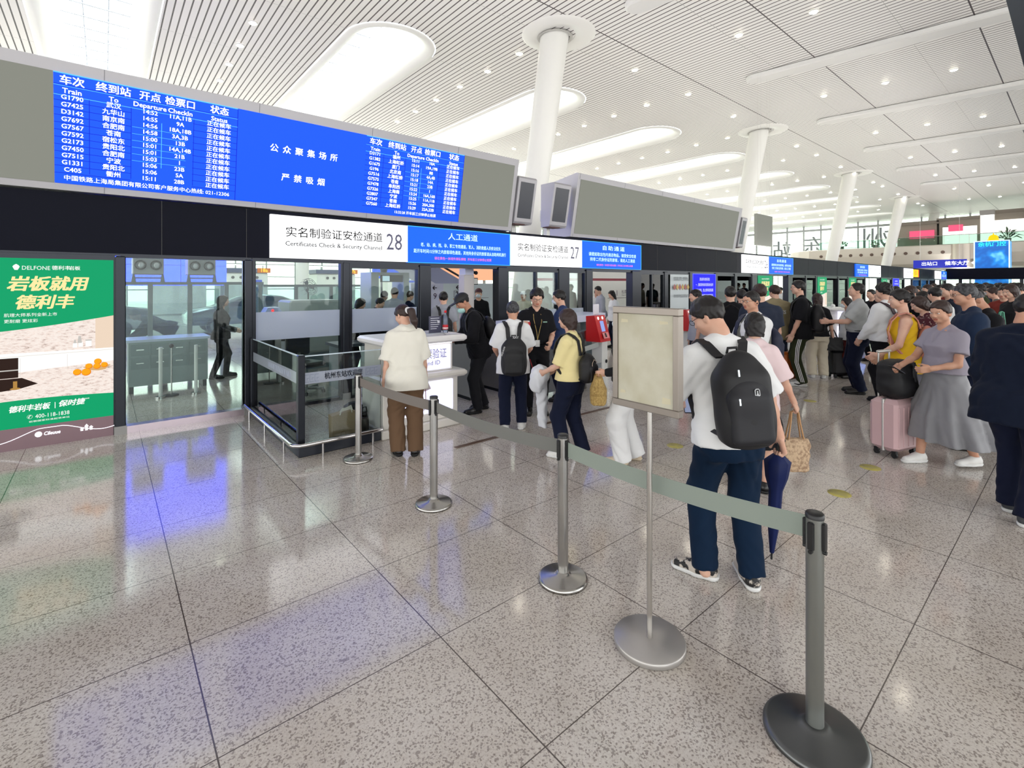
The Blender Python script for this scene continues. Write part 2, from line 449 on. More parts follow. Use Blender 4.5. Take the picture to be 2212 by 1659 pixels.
# downlights
M_dl = mat('downlight_lens', (255, 250, 235), emit=(255, 246, 225), es=30.0, light=False)
M_dlr = mat('downlight_ring', (225, 224, 220), rough=0.4)
proto = None
spots = []
for i in range(0, 9):
    x = 4.0 + 8.65 * i
    for y in ([14.58, 16.67, 18.8, 20.9, 23.0, 25.1, 27.3] if i else [18.9, 21.0, 23.1, 25.2]): spots.append((x, y))
for i in range(0, 7):
    x = 17.4 + 8.95 * i
    for y in (12.5, 8.29, 5.95, 3.7): spots.append((x + (0 if y > 10 else 0.5 if y > 7 else 0.9 if y > 5 else 1.5), y))
for i in range(0, 7): spots.append((21.6 + 8.6 * i, 12.44 if i else 12.44))
for j, (x, y) in enumerate(spots):
    lab = 'small round downlight glowing in the slatted ceiling'
    if proto is None:
        proto = thing('downlight', lab, 'downlight', (x, y, CZ - 0.02), group='downlights in the slatted ceiling')
        a = MB(); a.lathe([(0.0, -0.05), (0.10, -0.05), (0.12, -0.03), (0.12, 0.02)], (x, y, CZ - 0.02), 16); a.build('lens', M_dl, proto)
        a = MB(); a.lathe([(0.125, 0.01), (0.125, -0.03), (0.16, -0.02), (0.16, 0.015)], (x, y, CZ - 0.02), 16); a.build('ring', M_dlr, proto)
    else: copy_thing(proto, (x, y, CZ - 0.02))

# ================================================================= facade
W = 7.48
fa = thing('facade_beam', 'long dark glossy beam above the glass fronts and gates', 'beam', (20, W, 2.1))
b = MB()
b.box(-6, 52.6, W, W + 0.35, 2.15, 2.84); b.build('fascia_panel', M_fascia, fa)
b = MB(); b.box(2.86, 52.6, W - 0.012, W + 0.2, 2.09, 2.16); b.box(-6, 2.86, W - 0.012, W + 0.2, 2.14, 2.16); b.build('lower_edge', M_frame, fa)
b = MB()
for x in (-1.2, 0.55, 1.5, 11.4, 12.9, 14.6, 16.0, 22.4, 24.2, 26.0, 35, 37): b.box(x, x + 0.006, W - 0.004, W, 2.16, 2.84)
b.build('panel_joint', M_black, fa)

def frame_rect(mb, x0, x1, z0, z1, w=0.06, y0=W - 0.03, y1=W + 0.08):
    mb.box(x0, x0 + w, y0, y1, z0, z1); mb.box(x1 - w, x1, y0, y1, z0, z1)
    mb.box(x0 + w, x1 - w, y0, y1, z0, z0 + w); mb.box(x0 + w, x1 - w, y0, y1, z1 - w, z1)

def pillar(x0, x1, label, m=None):
    t = thing('pillar', label, 'pillar', ((x0 + x1) / 2, W, 0), group='dark pillars of the glass front')
    b = MB(); b.box(x0, x1, W - 0.05, W + 0.16, 0, 2.13, bev=0.012); b.build('shaft', m or M_frame, t)
    b = MB(); b.box(x0 - 0.01, x1 + 0.01, W - 0.06, W + 0.17, 0, 0.1); b.build('base_cover', M_steel_d, t)
    return t

_wn = [0]
def window(x0, x1, z0=0.08, z1=2.09, mull=(), band=None, label=None, sill=True):
    """a glass front panel of the ticket hall: frame, pane and frosted band"""
    _wn[0] += 1
    t = thing(f'window_{_wn[0]}', None, None, ((x0 + x1) / 2, W, 0)); t['kind'] = 'structure'
    b = MB(); frame_rect(b, x0, x1, z0 - 0.08, z1, 0.045)
    for m in mull: b.box(m - 0.025, m + 0.025, W - 0.02, W + 0.06, z0, z1)
    b.build('frame', M_frame, t)
    g = MB(); g.box(x0 + 0.04, x1 - 0.04, W + 0.015, W + 0.027, z0 - 0.035, z1 - 0.045); g.build('pane', M_glass, t)
    if band:
        g = MB(); g.box(x0 + 0.05, x1 - 0.05, W + 0.008, W + 0.011, band[0], band[1]); g.build('frosted_band', M_frost, t)
    return t
M_lens = mat('steel_sill', (186, 172, 178), rough=0.22, metal=0.9)
w1 = window(0.15, 1.52, z0=0.09, z1=2.16)
b = MB(); b.box(0.12, 1.55, W - 0.04, W + 0.1, 0.0, 0.085); b.build('sill', M_lens, w1)
pillar(0.10, 0.2, 'dark pillar between the green advert and the first glass panel')
pillar(1.475, 1.57, 'dark pillar left of the glazed counter enclosure')
w2 = window(1.57, 2.85, z1=2.16, band=(1.0, 1.4)); pillar(2.84, 2.94, 'dark slim pillar behind the woman in the white blouse, under sign 28')
w3 = window(2.94, 4.19, band=(1.02, 1.4)); pillar(4.18, 4.40, 'dark pillar left of the staffed gate under sign 28')
pillar(5.92, 6.14, 'dark pillar right of the staffed gate, left of sign 27')
w4 = window(6.14, 7.62, mull=(6.95,), band=(0.95, 1.25)); pillar(7.60, 7.9, 'dark pillar right of the window under sign 27')
w5 = window(7.9, 8.5, band=(0.95, 1.25)); pillar(8.5, 8.72, 'dark pillar left of the self service gate')
pillar(10.25, 10.6, 'dark pillar right of the self service gate')
w6 = window(10.6, 11.7, mull=(11.15,), band=(0.9, 1.15)); pillar(11.70, 11.86, 'dark slim pillar left of the paper poster')
w7 = window(11.86, 13.0); pillar(13.0, 13.14, 'dark slim pillar left of the blue notice screen')
pillar(14.5, 14.62, 'dark slim pillar right of the blue notice screen')
w8 = window(14.62, 15.8); pillar(15.78, 15.94, 'dark slim pillar under the left edge of sign 26')
w9 = window(15.94, 17.05); pillar(17.05, 17.44, 'dark pillar left of the second green advert')
pillar(18.69, 18.8, 'dark slim pillar right of the second green advert'); pillar(20.17, 20.6, 'dark pillar right of gate 26')
x = 20.6; k = 0
SEG = [(20.6, 22.0), (22.0, 23.15), (24.45, 26.0), (26.0, 27.4), (28.7, 30.2), (34.5, 35.6), (37.2, 38.5), (40.8, 43.2), (43.2, 45.6), (45.6, 48.0), (50.4, 52.4)]
PLAB = ['second', 'third', 'fourth', 'fifth', 'sixth', 'seventh', 'eighth', 'ninth', 'tenth', 'eleventh', 'twelfth', 'last']
for i, (a, c) in enumerate(SEG):
    if c - a > 0.3: window(a, c)
    pillar(c - 0.04, c + 0.08, f'dark slim pillar of the distant glass front, {PLAB[i]} beyond gate 26')

# cross facade at the end of the gates
XE = 52.6
ef = thing('end_beam', 'dark glossy beam crossing behind the crowd at the far right', 'beam', (XE, 0, 2.1))
b = MB(); b.box(XE, XE + 0.4, -14, W, 2.15, 3.02); b.build('fascia_panel', M_fascia, ef)
b = MB()
for y in (6.6, 3.2, -0.4, -4, -8): b.box(XE, XE + 0.12, y - 0.1, y + 0.1, 0, 2.15)
b.build('post', M_frame, ef)
g = MB(); g.box(XE + 0.04, XE + 0.06, -14, W, 0.05, 2.15); g.build('pane', M_glass, ef)

# ================================================================= display boards (they lean forward)
BY0, BZ0, BY1, BZ1 = 7.42, 2.855, 7.17, 4.225
BV = Vector((0, BY1 - BY0, BZ1 - BZ0)); BL = BV.length; BV.normalize(); BU = Vector((1, 0, 0)); BN = BU.cross(BV)
def bp(x, v, lift=0.0): return tuple(Vector((x, BY0, BZ0)) + BV * v + BN * lift)
def bslab(mb, x0, x1, v0, v1, l0, l1):
    mb.add([bp(x0, v0, l0), bp(x1, v0, l0), bp(x1, v1, l0), bp(x0, v1, l0), bp(x0, v0, l1), bp(x1, v0, l1), bp(x1, v1, l1), bp(x0, v1, l1)],
           [(3, 2, 1, 0), (4, 5, 6, 7), (0, 1, 5, 4), (1, 2, 6, 5), (2, 3, 7, 6), (3, 0, 4, 7)])
def board_case(t, x0, x1):
    mb = MB()
    prof = [(BY0, BZ0), (BY1, BZ1), (BY1 + 0.05, BZ1 + 0.02), (BY1 + 0.95, BZ1 - 0.1), (BY0 + 0.7, BZ0)]
    mb.prism(prof, 'x', x0, x1); mb.build('case', M_bezel, t)
    b = MB()
    xx = math.ceil(x0 / 1.6) * 1.6
    while xx < x1:
        bslab(b, xx, xx + 0.005, BL - 0.12, BL - 0.001, 0.0005, 0.002); bslab(b, xx, xx + 0.005, 0.001, 0.07, 0.0005, 0.002); xx += 1.6
    b.build('cladding_joint', mat('joint_grey', (120, 120, 124), rough=0.6), t)

LB0, LB1 = 0.075, BL - 0.125      # active picture from .. to along the lean
M_led = glow('led_blue', (30, 92, 255), 1.0, light=True)
M_led_l = glow('led_light_line', (90, 190, 255), 1.15); M_led_d = glow('led_dark_line', (14, 44, 225), 0.9); M_led_t = glow('led_white_text', (250, 252, 255), 1.6)
db = thing('departures_board', 'long blue electronic departures board with white train rows and blank grey ends', 'departures board', (2.7, 7.4, BZ0))
board_case(db, -4.2, 6.22)
s = MB(); bslab(s, -0.42, 1.35, LB0, LB1, 0.002, 0.012); bslab(s, 1.35, 3.11, LB0, LB1, 0.002, 0.0115); bslab(s, 3.11, 4.94, LB0, LB1, 0.002, 0.012)
scr = s.build('led_screen', M_led, db)
s = MB(); bslab(s, -4.15, -0.425, LB0, LB1, 0.002, 0.01); s.build('blank_panel', M_greyglow, db)
s = MB(); bslab(s, 4.945, 6.12, LB0, LB1, 0.002, 0.01); s.build('blank_panel', M_greyglow, db)
ROWS1 = [('G1790', '武汉', '14:52', '11A,11B'), ('G7425', '九华山', '14:55', '9A'), ('D3142', '南京南', '14:56', '18A,18B'), ('G7692', '合肥南', '14:58', '3A,3B'), ('G7567', '苍南', '15:00', '13B'),
         ('G7592', '宿松东', '15:01', '14A,14B'), ('G2173', '贵阳北', '15:01', '21B'), ('G7450', '合肥南', '15:03', '1'), ('G7515', '宁波', '15:06', '23B'), ('G1331', '贵阳北', '15:06', '5A'), ('C405', '衢州', '15:11', '28B')]
ROWS2 = [('D3171', '福州', '15:11', '10A'), ('G1382', '上海虹桥', '15:14', '19A,19B'), ('G1675', '厦门', '15:16', '8B'), ('G196', '北京南', '15:17', '4A,4B'), ('G7516', '上海虹桥', '15:18', '14A'),
         ('G7575', '苍南', '15:21', '23B'), ('G7478', '阜阳西', '15:22', '1'), ('G7326', '上海南', '15:24', '16A,16B'), ('G2807', '宁波', '15:25', '11A,11B'), ('G7347', '苍南', '15:26', '20A,20B'), ('G7560', '上海虹桥', '15:29', '22A,22B')]
tx = MB(); ln = MB()
def board_table(x0, x1, rows, foot, fx, fs):
    w = x1 - x0; H = LB1 - LB0; V = lambda f: LB0 + H * f
    O = bp(0, 0, 0.0125)
    cx = [x0 + w * q for q in (0.085, 0.285, 0.475, 0.645, 0.88)]
    def T(s, x, f, size, b=0.012, wd=None): add_text(tx, s, O, BU, BV, x, V(f), size, 'CENTER', bold=b, lift=0.002, width=wd)
    hs = H * 0.088
    for s, x in zip(('车次', '终到站', '开点', '检票口', '状态'), cx): T(s, x, 0.932, hs, 0.02)
    for s, x in zip(('Train', 'To', 'Departure', 'CheckIn', 'Status'), cx): T(s, x, 0.842, hs * 0.72, 0.018)
    step = (0.79 - 0.135) / (len(rows) - 1)
    for i, r in enumerate(rows):
        f = 0.785 - i * step
        for s, x in zip(r + ('正在候车',), cx): T(s, x, f, H * 0.057, 0.016)
        def L_(a, c, mi, th=0.006): ln.m = mi; bslab(ln, x0 + w * a, x0 + w * c, V(f - step / 2) - th / 2, V(f - step / 2) + th / 2, 0.012, 0.0135)
        L_(0.0, 0.375, 1); L_(0.72, 1.0, 1)
        if 2 <= i <= 7: L_(0.38, 0.68, 0, 0.004)
    for q in (0.165, 0.375, 0.725):
        ln.m = 1; bslab(ln, x0 + w * q - 0.003, x0 + w * q + 0.003, V(0.11), V(0.8), 0.012, 0.0135)
    ln.m = 0; bslab(ln, x0 + w * 0.54 - 0.003, x0 + w * 0.54 + 0.003, V(0.25), V(0.7), 0.012, 0.0135)
    bslab(ln, x0, x1, LB1 - 0.012, LB1, 0.012, 0.0135); bslab(ln, x0, x1, V(0.80) - 0.003, V(0.80) + 0.003, 0.012, 0.0135); bslab(ln, x0, x1, V(0.885) - 0.002, V(0.885) + 0.003, 0.012, 0.0135)
    ln.m = 1; bslab(ln, x0, x1, V(0.895) - 0.003, V(0.895) + 0.003, 0.012, 0.0135); bslab(ln, x1 - 0.008, x1, LB0, LB1, 0.012, 0.0135)
    T(foot, x0 + w * fx, 0.052, fs, 0.008)
board_table(-0.42, 1.35, ROWS1, '中国铁路上海局集团有限公司客户服务中心热线: 021-12306', 0.5, 0.063)
board_table(3.11, 4.94, ROWS2, '13:32:28 开车前三分钟停止检票', 0.52, 0.058)
for s, f in (('公众聚集场所', 0.64), ('严禁吸烟', 0.32)):
    n = len(s)
    for i, ch in enumerate(s): add_text(tx, ch, bp(0, 0, 0.0125), BU, BV, 2.215 + (i - (n - 1) / 2) * 0.165, LB0 + (LB1 - LB0) * f, 0.112, 'CENTER', bold=0.018, lift=0.002)
ln.build('table_lines', [M_led_l, M_led_d], scr); tx.build('lettering', M_led_t, scr)

bb = thing('blank_display_board', 'long leaning display board with a blank grey face, right of the nearest column', 'display board', (11.8, 7.4, BZ0))
board_case(bb, 7.94, 15.75)
s = MB(); bslab(s, 8.04, 15.55, LB0, LB1, 0.002, 0.01); s.build('blank_panel', M_greyglow, bb)

def monitor(x0, x1, z0, z1, label, yb=7.35, end=False):
    t = thing('monitor', label, 'monitor', ((x0 + x1) / 2, yb, z0), group='upright monitors hung beside the boards')
    k = 0.16; y0 = yb
    pr = [(y0, z0), (y0 - k, z1), (y0 - k + 0.3, z1 + 0.03), (y0 + 0.3, z0 - 0.03)]
    m = MB(); m.prism([(y0 + 0.03, z0 - 0.11), (y0, z0 - 0.07), (y0 - k, z1 + 0.07), (y0 - k + 0.03, z1 + 0.11), (y0 + 0.26, z1 + 0.11), (y0 + 0.26, z0 - 0.11)], 'x', x0 - 0.06, x1 + 0.06); m.build('case', M_bezel, t)
    m = MB(); sl = k / (z1 - z0 + 0.14)
    f = lambda z: y0 - k + (z1 + 0.07 - z) * sl - 0.004
    m.add([(x0, f(z0), z0), (x1, f(z0), z0), (x1, f(z1), z1), (x0, f(z1), z1)], [(0, 1, 2, 3)]); m.build('screen', M_darkscreen, t)
    m = MB(); m.box(x0 - 0.03, x1 - 0.12, y0 + 0.02, y0 + 0.24, z0 - 0.125, z0 - 0.11); m.build('vent', mat('brown_vent', (96, 62, 58), rough=0.6), t)
    m = MB(); m.box((x0 + x1) / 2 - 0.06, (x0 + x1) / 2 + 0.06, y0 + 0.2, y0 + 0.5, z0 + 0.05, z0 + 0.3); m.box((x0 + x1) / 2 - 0.05, (x0 + x1) / 2 + 0.05, y0 + 0.3, y0 + 0.4, 2.84, z0 + 0.1); m.build('bracket', M_white, t)
monitor(6.30, 6.66, 3.12, 3.82, 'upright dark monitor between the departures board and the column')
monitor(7.28, 7.68, 3.13, 3.83, 'upright dark monitor between the column and the blank board')
monitor(15.86, 16.1, 3.1, 3.85, 'upright dark monitor at the far end of the blank board')

# ================================================================= lit signs on the beam
M_lit = glow('white_lightbox', (255, 255, 255), 1.35, light=True); M_litblue = glow('blue_lightbox', (28, 100, 245), 1.15, light=True); M_edge = glow('cyan_edge', (70, 190, 255), 1.1)
M_ink = mat('grey_lettering', (96, 96, 124), rough=0.5); M_ink2 = mat('pale_blue_lettering', (150, 190, 225), rough=0.5)
M_bt = glow('bluesign_white_text', (200, 240, 255), 1.5); M_rt = glow('bluesign_pink_text', (255, 120, 170), 1.2)
SY = W - 0.06
def sign_white(x0, x1, num, which, z0=2.17, z1=2.785, detail=True):
    t = thing('channel_sign', which, 'sign', ((x0 + x1) / 2, W, z0), group='white lit channel signs')
    m = MB(); m.box(x0, x1, SY, W, z0, z1); m.build('lightbox', M_lit, t)
    w = x1 - x0; h = z1 - z0; O = (x0, SY, z0); U = (1, 0, 0); V = (0, 0, 1)
    tx = MB()
    add_text(tx, '实名制验证安检通道', O, U, V, w * 0.09, h * 0.60, h * 0.26, bold=0.003, width=w * 0.69, lift=0.004)
    add_text(tx, num, O, U, V, w * 0.815, h * 0.50, h * 0.62, width=w * (0.13 if len(num) > 1 else 0.06), lift=0.004)
    add_text(tx, 'Certificates Check & Security Channel', O, U, V, w * 0.09, h * 0.34, h * 0.15, bold=0.006, width=w * 0.69, lift=0.004, mi=1)
    tx.build('lettering', [M_ink, M_ink2], t)
def sign_blue(x0, x1, kind, which, z0=2.16, z1=2.79):
    t = thing('guide_sign', which, 'sign', ((x0 + x1) / 2, W, z0), group='blue lit guide signs')
    m = MB(); m.box(x0, x1, SY + 0.005, W, z0, z1); m.m = 1
    m.box(x0, x1, SY, SY + 0.004, z1 - 0.012, z1); m.box(x0, x1, SY, SY + 0.004, z0, z0 + 0.01); m.box(x1 - 0.014, x1, SY, SY + 0.004, z0, z1)
    m.build('lightbox', [M_litblue, M_edge], t)
    w = x1 - x0; h = z1 - z0; O = (x0, SY, z0); U = (1, 0, 0); V = (0, 0, 1); tx = MB()
    if kind == 'staff':
        add_text(tx, '人工通道', O, U, V, w * 0.5, h * 0.77, h * 0.21, 'CENTER', bold=0.004, width=w * 0.29)
        add_text(tx, '老、幼、病、残、孕、职工专用通道，军人、消防救援人员依法优先', O, U, V, w * 0.5, h * 0.5, h * 0.12, 'CENTER', bold=0.006, width=w * 0.78)
        add_text(tx, '距开车时间15分钟之内旅客绿色通道，其他持身份证的旅客请从自助闸机通行', O, U, V, w * 0.5, h * 0.32, h * 0.12, 'CENTER', bold=0.006, width=w * 0.9)
        add_text(tx, '请在黄色一米线外排队候检  开车前三分钟停止检票', O, U, V, w * 0.51, h * 0.14, h * 0.09, 'CENTER', bold=0.006, width=w * 0.56, mi=1)
    else:
        add_text(tx, '自助通道', O, U, V, w * 0.5, h * 0.77, h * 0.19, 'CENTER', bold=0.008, width=w * 0.37, space=1.3)
        add_text(tx, '请提前取出包内液态物品，接受安全检查', O, U, V, w * 0.5, h * 0.52, h * 0.15, 'CENTER', bold=0.006, width=w * 0.8)
        add_text(tx, '持非二代身份证的旅客，请走人工通道', O, U, V, w * 0.5, h * 0.33, h * 0.15, 'CENTER', bold=0.006, width=w * 0.76)
        add_text(tx, '请在黄色一米线外排队候检  开车前三分钟停止检票', O, U, V, w * 0.53, h * 0.13, h * 0.08, 'CENTER', bold=0.006, width=w * 0.62, mi=1)
    tx.build('lettering', [M_bt, M_rt], t)
sign_white(1.795, 3.934, '28', 'white lit sign with grey lettering and number 28 below the departures board')
sign_blue(3.934, 6.197, 'staff', 'blue lit sign between numbers 28 and 27 with a line of pink text')
sign_white(6.197, 8.328, '27', 'white lit sign with grey lettering and number 27')
sign_blue(8.328, 10.602, 'self', 'blue lit self service sign right of number 27')
sign_white(16.33, 18.36, '26', 'white lit sign with number 26 below the end of the blank board')
sign_blue(18.36, 20.62, 'self', 'blue lit sign right of number 26')
sign_blue(28.58, 30.7, 'self', 'small distant blue lit sign left of a white sign'); sign_white(30.7, 33.07, '25', 'small distant white lit sign right of a blue sign')
sign_white(38.55, 40.8, '24', 'very small distant white lit sign beside a yellow panel')
t = thing('yellow_sign', 'tiny yellow lit panel with red edge on the distant beam', 'sign', (41.6, W, 2.17))
m = MB(); m.box(40.8, 42.3, SY, W, 2.25, 2.75); m.m = 1; m.box(42.3, 42.55, SY, W, 2.25, 2.75); m.build('lightbox', [glow('yellow_lightbox', (255, 200, 20), 1.3), glow('red_lightbox', (235, 60, 40), 1.2)], t)
m = MB(); add_text(m, '候车', (40.8, SY, 2.25), (1, 0, 0), (0, 0, 1), 0.75, 0.25, 0.4, 'CENTER'); m.build('lettering', mat('dark_orange_text', (190, 110, 10)), t)
sign_white(48.15, 50.3, '23', 'farthest white lit sign near the end of the beam'); sign_blue(50.3, 52.55, 'self', 'farthest blue lit sign at the end of the beam')
# ================================================================= far end of the hall
M_mull = mat('curtain_wall_mullion', (178, 182, 184), rough=0.4)
M_cglass = glass('curtain_wall_glass', (242, 248, 240), refl=1.0)
XW = 86.0
wl_ = thing('window_90', None, None, (XW, 10, 0)); wl_['kind'] = 'structure'
b = MB()
y = -22.0
while y < 60: b.box(XW, XW + 0.25, y - 0.09, y + 0.09, 0, CZ); y += 2.45
for z in [0.9 * i for i in range(1, 12)]: b.box(XW + 0.05, XW + 0.12, -22, 60, z - 0.025, z + 0.025)
b.box(XW - 0.15, XW + 0.3, -22, 60, 10.1, 10.4)
b.build('frame', M_mull, wl_)
g = MB(); g.box(XW + 0.1, XW + 0.12, -22, 60, 0, CZ); g.build('pane', M_cglass, wl_)
YB = 60.0
wb_ = thing('window_91', None, None, (20, YB, 0)); wb_['kind'] = 'structure'
b = MB(); x = -20.0
while x < 86: b.box(x - 0.06, x + 0.06, YB, YB + 0.25, 0, CZ); x += 3.1
for z in (1.2, 2.6, 4.0, 5.6, 7.2, 9.0): b.box(-20, 86, YB + 0.05, YB + 0.15, z - 0.05, z + 0.05)
b.build('frame', M_mull, wb_)
g = MB(); g.box(-20, 86, YB + 0.1, YB + 0.12, 0, CZ); g.build('pane', M_cglass, wb_)

# station name standing outside the end window, seen from behind
M_letters = mat('purple_grey_letters', (196, 190, 212), rough=0.6)
for ch, yc, zc, lab in (('杭', 17.6, 8.3, 'mirrored'), ('州', 20.4, 8.3, 'mirrored'), ('东', 28.6, 7.75, 'mirrored'), ('站', 33.2, 7.35, 'mirrored')):
    pos = {'杭': 'rightmost of the four', '州': 'second from the right', '东': 'second from the left', '站': 'leftmost of the four'}[ch]
    t = thing('station_letter', f'large purple grey character seen from behind through the end window, {pos}', 'letter', (XW + 1.2, yc, 0), group='characters of the station name')
    m = MB(); add_text(m, ch, (XW + 1.2, yc, zc), (0, -1, 0), (0, 0, 1), 0, 0, 3.4 if ch in '杭州' else 3.0, 'CENTER', mirror=True)
    m.add([(v[0] + 0.25, v[1], v[2]) for v in m.v], [tuple(f) for f in m.f])
    m.build('character', M_letters, t)
    m = MB()
    for dy in (-0.6, 0.6): m.cyl((XW + 1.3, yc + dy, 0), (XW + 1.3, yc + dy, zc), 0.05, n=8)
    m.build('post', M_mull, t)
# a pale apron of ground outside
# mezzanine with round air nozzles
M_mez = mat('mezzanine_cream', (206, 198, 186), rough=0.45); M_nz = mat('brown_nozzle', (96, 76, 66), rough=0.5); M_bglass = glass('balustrade_glass', (214, 236, 226), refl=1.2)
mz = thing('mezzanine', 'curved cream mezzanine balcony with a row of round air nozzles at the far end', 'balcony', (70, 8, 3.6))
prof = [(69.2, 6.05), (69.0, 5.95), (68.95, 5.0), (69.6, 4.0), (71.5, 3.65), (80, 3.5), (80, 6.05)]
b = MB(); n = len(prof)
ys = [26.2, 25.6, 24.5, 23, 20, 15, 10, 5, 0, -6, -14]
vs = []
for yy in ys:
    k = max(0, (yy - 22.5)) ** 2 * 0.22
    vs += [(min(px + k, 80), yy, pz if pz > 5.5 else pz + 0.0) for px, pz in prof]
b.add(vs, [(i * n + j, i * n + (j + 1) % n, (i + 1) * n + (j + 1) % n, (i + 1) * n + j) for i in range(len(ys) - 1) for j in range(n)] + [tuple(range(n)), tuple(range(len(vs) - 1, len(vs) - n - 1, -1))])
b.build('slab', M_mez, mz)
for i in range(12):
    yy = 21.6 - 1.05 * i
    c = MB(); c.cyl((68.9, yy, 5.2), (69.15, yy, 5.2), 0.17, 0.2, n=16); c.build('air_nozzle', M_nz, mz)
c = MB(); c.box(69.25, 69.28, -10, 22, 6.05, 7.0); c.build('balustrade', M_bglass, mz)
c = MB(); c.tube([(69.26, -10, 7.0), (69.26, 22, 7.0)], 0.03, 8)
for yy in range(-10, 23, 2): c.cyl((69.26, yy, 6.05), (69.26, yy, 7.0), 0.02, n=8)
c.build('handrail', M_steel, mz)
c = MB(); c.cyl((69.4, 8.6, 4.1), (69.4, 8.6, 6.0), 0.9, n=32); c.box(68.9, 70.5, 5.2, 8.6, 4.4, 6.0); c.build('bay', mat('mezzanine_bay', (176, 166, 154), rough=0.3, metal=0.4), mz)
# shops on the mezzanine
M_shop = mat('shop_wall_taupe', (150, 140, 128), rough=0.5); M_pink = glow('pink_shop_sign', (232, 88, 120), 1.2); M_wsign = glow('white_shop_light', (255, 252, 245), 1.4)
def shop(y0, y1, x, z0, z1, label, sign=None, goods=True):
    t = thing('shop', label, 'shop', (x, (y0 + y1) / 2, 6.05), group='shops on the mezzanine')
    m = MB(); m.box(x, x + 4, y0, y1, 6.05, z1); m.build('wall', M_shop, t)
    m = MB(); m.box(x - 0.15, x + 4.1, y0 - 0.2, y1 + 0.2, z1, z1 + 0.35); m.build('roof', mat('shop_roof', (132, 122, 112), rough=0.6), t)
    m = MB(); m.box(x - 0.02, x + 0.02, y0 + 0.3, y1 - 0.3, 6.2, z1 - 0.7); m.build('shop_window', M_wsign if goods else M_shop, t)
    if sign:
        m = MB(); m.box(x - 0.2, x - 0.05, sign[0], sign[1], sign[2], sign[3]); m.build('shop_sign', sign[4], t)
shop(11.0, 14.6, 72, 6.05, 8.6, 'taupe shop with a pink lit sign on the mezzanine', (11.2, 13.4, 7.0, 7.9, M_pink), False)
shop(7.4, 10.8, 72, 6.05, 8.8, 'shop with a bright white window right of the pink sign', (8.8, 10.0, 7.6, 8.3, M_pink))
shop(3.6, 7.2, 72, 6.05, 9.2, 'shop with white lit shelves left of the rounded grey wall', (4.2, 6.6, 7.7, 8.4, M_wsign))
rw = MB(); pts = [(70.8 + 3, 3.6), (70.8, 3.4)] ; 
rw.prism([(3.8, 6.05), (3.8, 8.3), (3.4, 9.1), (2.6, 9.7), (1.6, 10.0), (-6, 10.2), (-6, 6.05)], 'x', 70.2, 71.0)
tag(rw.build('rounded_wall', mat('taupe_wall', (172, 162, 148), rough=0.5)), 'rounded taupe wall rising behind the shops at the right edge', 'wall')
t = thing('light_column', 'tall white lit advertising column standing on the mezzanine', 'lightbox', (69.8, 6.6, 6.05))
m = MB(); m.box(69.6, 70.2, 6.2, 7.2, 6.05, 8.9); m.build('lit_body', M_wsign, t)
m = MB(); m.box(69.55, 70.25, 6.15, 7.25, 8.9, 9.4); m.build('top', mat('column_top_grey', (150, 146, 142)), t)
M_leaf = mat('dark_green_leaf', (62, 92, 58), rough=0.6); M_leaf2 = mat('olive_leaf', (96, 110, 70), rough=0.6)
def bush(x, y, z, r, label, m=None, spiky=False, name='potted_plant'):
    t = thing(name, label, 'plant', (x, y, z))
    b = MB()
    for i in range(60):
        a = random.random() * 2 * pi; e = random.random() * pi / 2; rr = r * (0.4 + 0.6 * random.random())
        d = Vector((cos(a) * cos(e), sin(a) * cos(e), sin(e))); p = Vector((x, y, z + 0.3)) + d * rr * (0.3 if spiky else 0.7)
        q = p + d * rr * (0.9 if spiky else 0.35); s = d.orthogonal().normalized() * rr * (0.06 if spiky else 0.2)
        md = (p + q) / 2 + Vector((0, 0, rr * 0.1))
        b.add([tuple(p), tuple(md + s), tuple(q - Vector((0, 0, rr * 0.2 if spiky else 0))), tuple(md - s)], [(0, 1, 2, 3)])
    b.build('foliage', m or M_leaf, t)
    c = MB(); c.cyl((x, y, z), (x, y, z + 0.35), 0.22, 0.27, n=16); c.build('pot', mat('grey_pot', (140, 136, 128)), t)
bush(69.7, 19.6, 6.05, 0.8, 'round green bush on the mezzanine beside the third column')
bush(69.7, 16.2, 6.05, 0.5, 'small plant on the mezzanine right of the third column', M_leaf2)
bush(69.7, 5.2, 6.05, 1.3, 'spiky palm on the mezzanine above the blue video screen', None, True)
# video cube with blue pictures
M_vid = bpy.data.materials.new('blue_video_picture'); M_vid.use_nodes = True
nt = M_vid.node_tree; bs = nt.nodes['Principled BSDF']; tcn = nt.nodes.new('ShaderNodeTexCoord'); wv = nt.nodes.new('ShaderNodeTexWave'); rp = nt.nodes.new('ShaderNodeValToRGB')
wv.inputs['Scale'].default_value = 0.55; wv.inputs['Distortion'].default_value = 9; wv.inputs['Detail'].default_value = 3
nt.links.new(tcn.outputs['Object'], wv.inputs['Vector']); nt.links.new(wv.outputs['Fac'], rp.inputs[0])
rp.color_ramp.elements[0].color = srgb(0, 96, 190); rp.color_ramp.elements[1].color = srgb(120, 215, 255); rp.color_ramp.elements.new(0.6).color = srgb(20, 140, 230)
nt.links.new(rp.outputs[0], bs.inputs['Emission Color']); bs.inputs['Emission Strength'].default_value = 1.1; bs.inputs['Base Color'].default_value = (0.01, 0.01, 0.01, 1)
vc = thing('video_tower', 'tall glowing blue video tower with a yellow ornament on top behind the end beam', 'video screen', (57, 5.2, 0))
m = MB(); m.box(56.5, 58.6, 4.15, 6.2, 0, 5.35); m.build('picture', M_vid, vc)
m = MB()
for yy in (4.12, 6.2): m.box(56.46, 56.5, yy - 0.03, yy + 0.05, 0, 5.38)
m.box(56.46, 56.5, 4.1, 6.25, 5.33, 5.4); m.build('edge_light', glow('white_edge', (200, 235, 255), 1.4), vc)
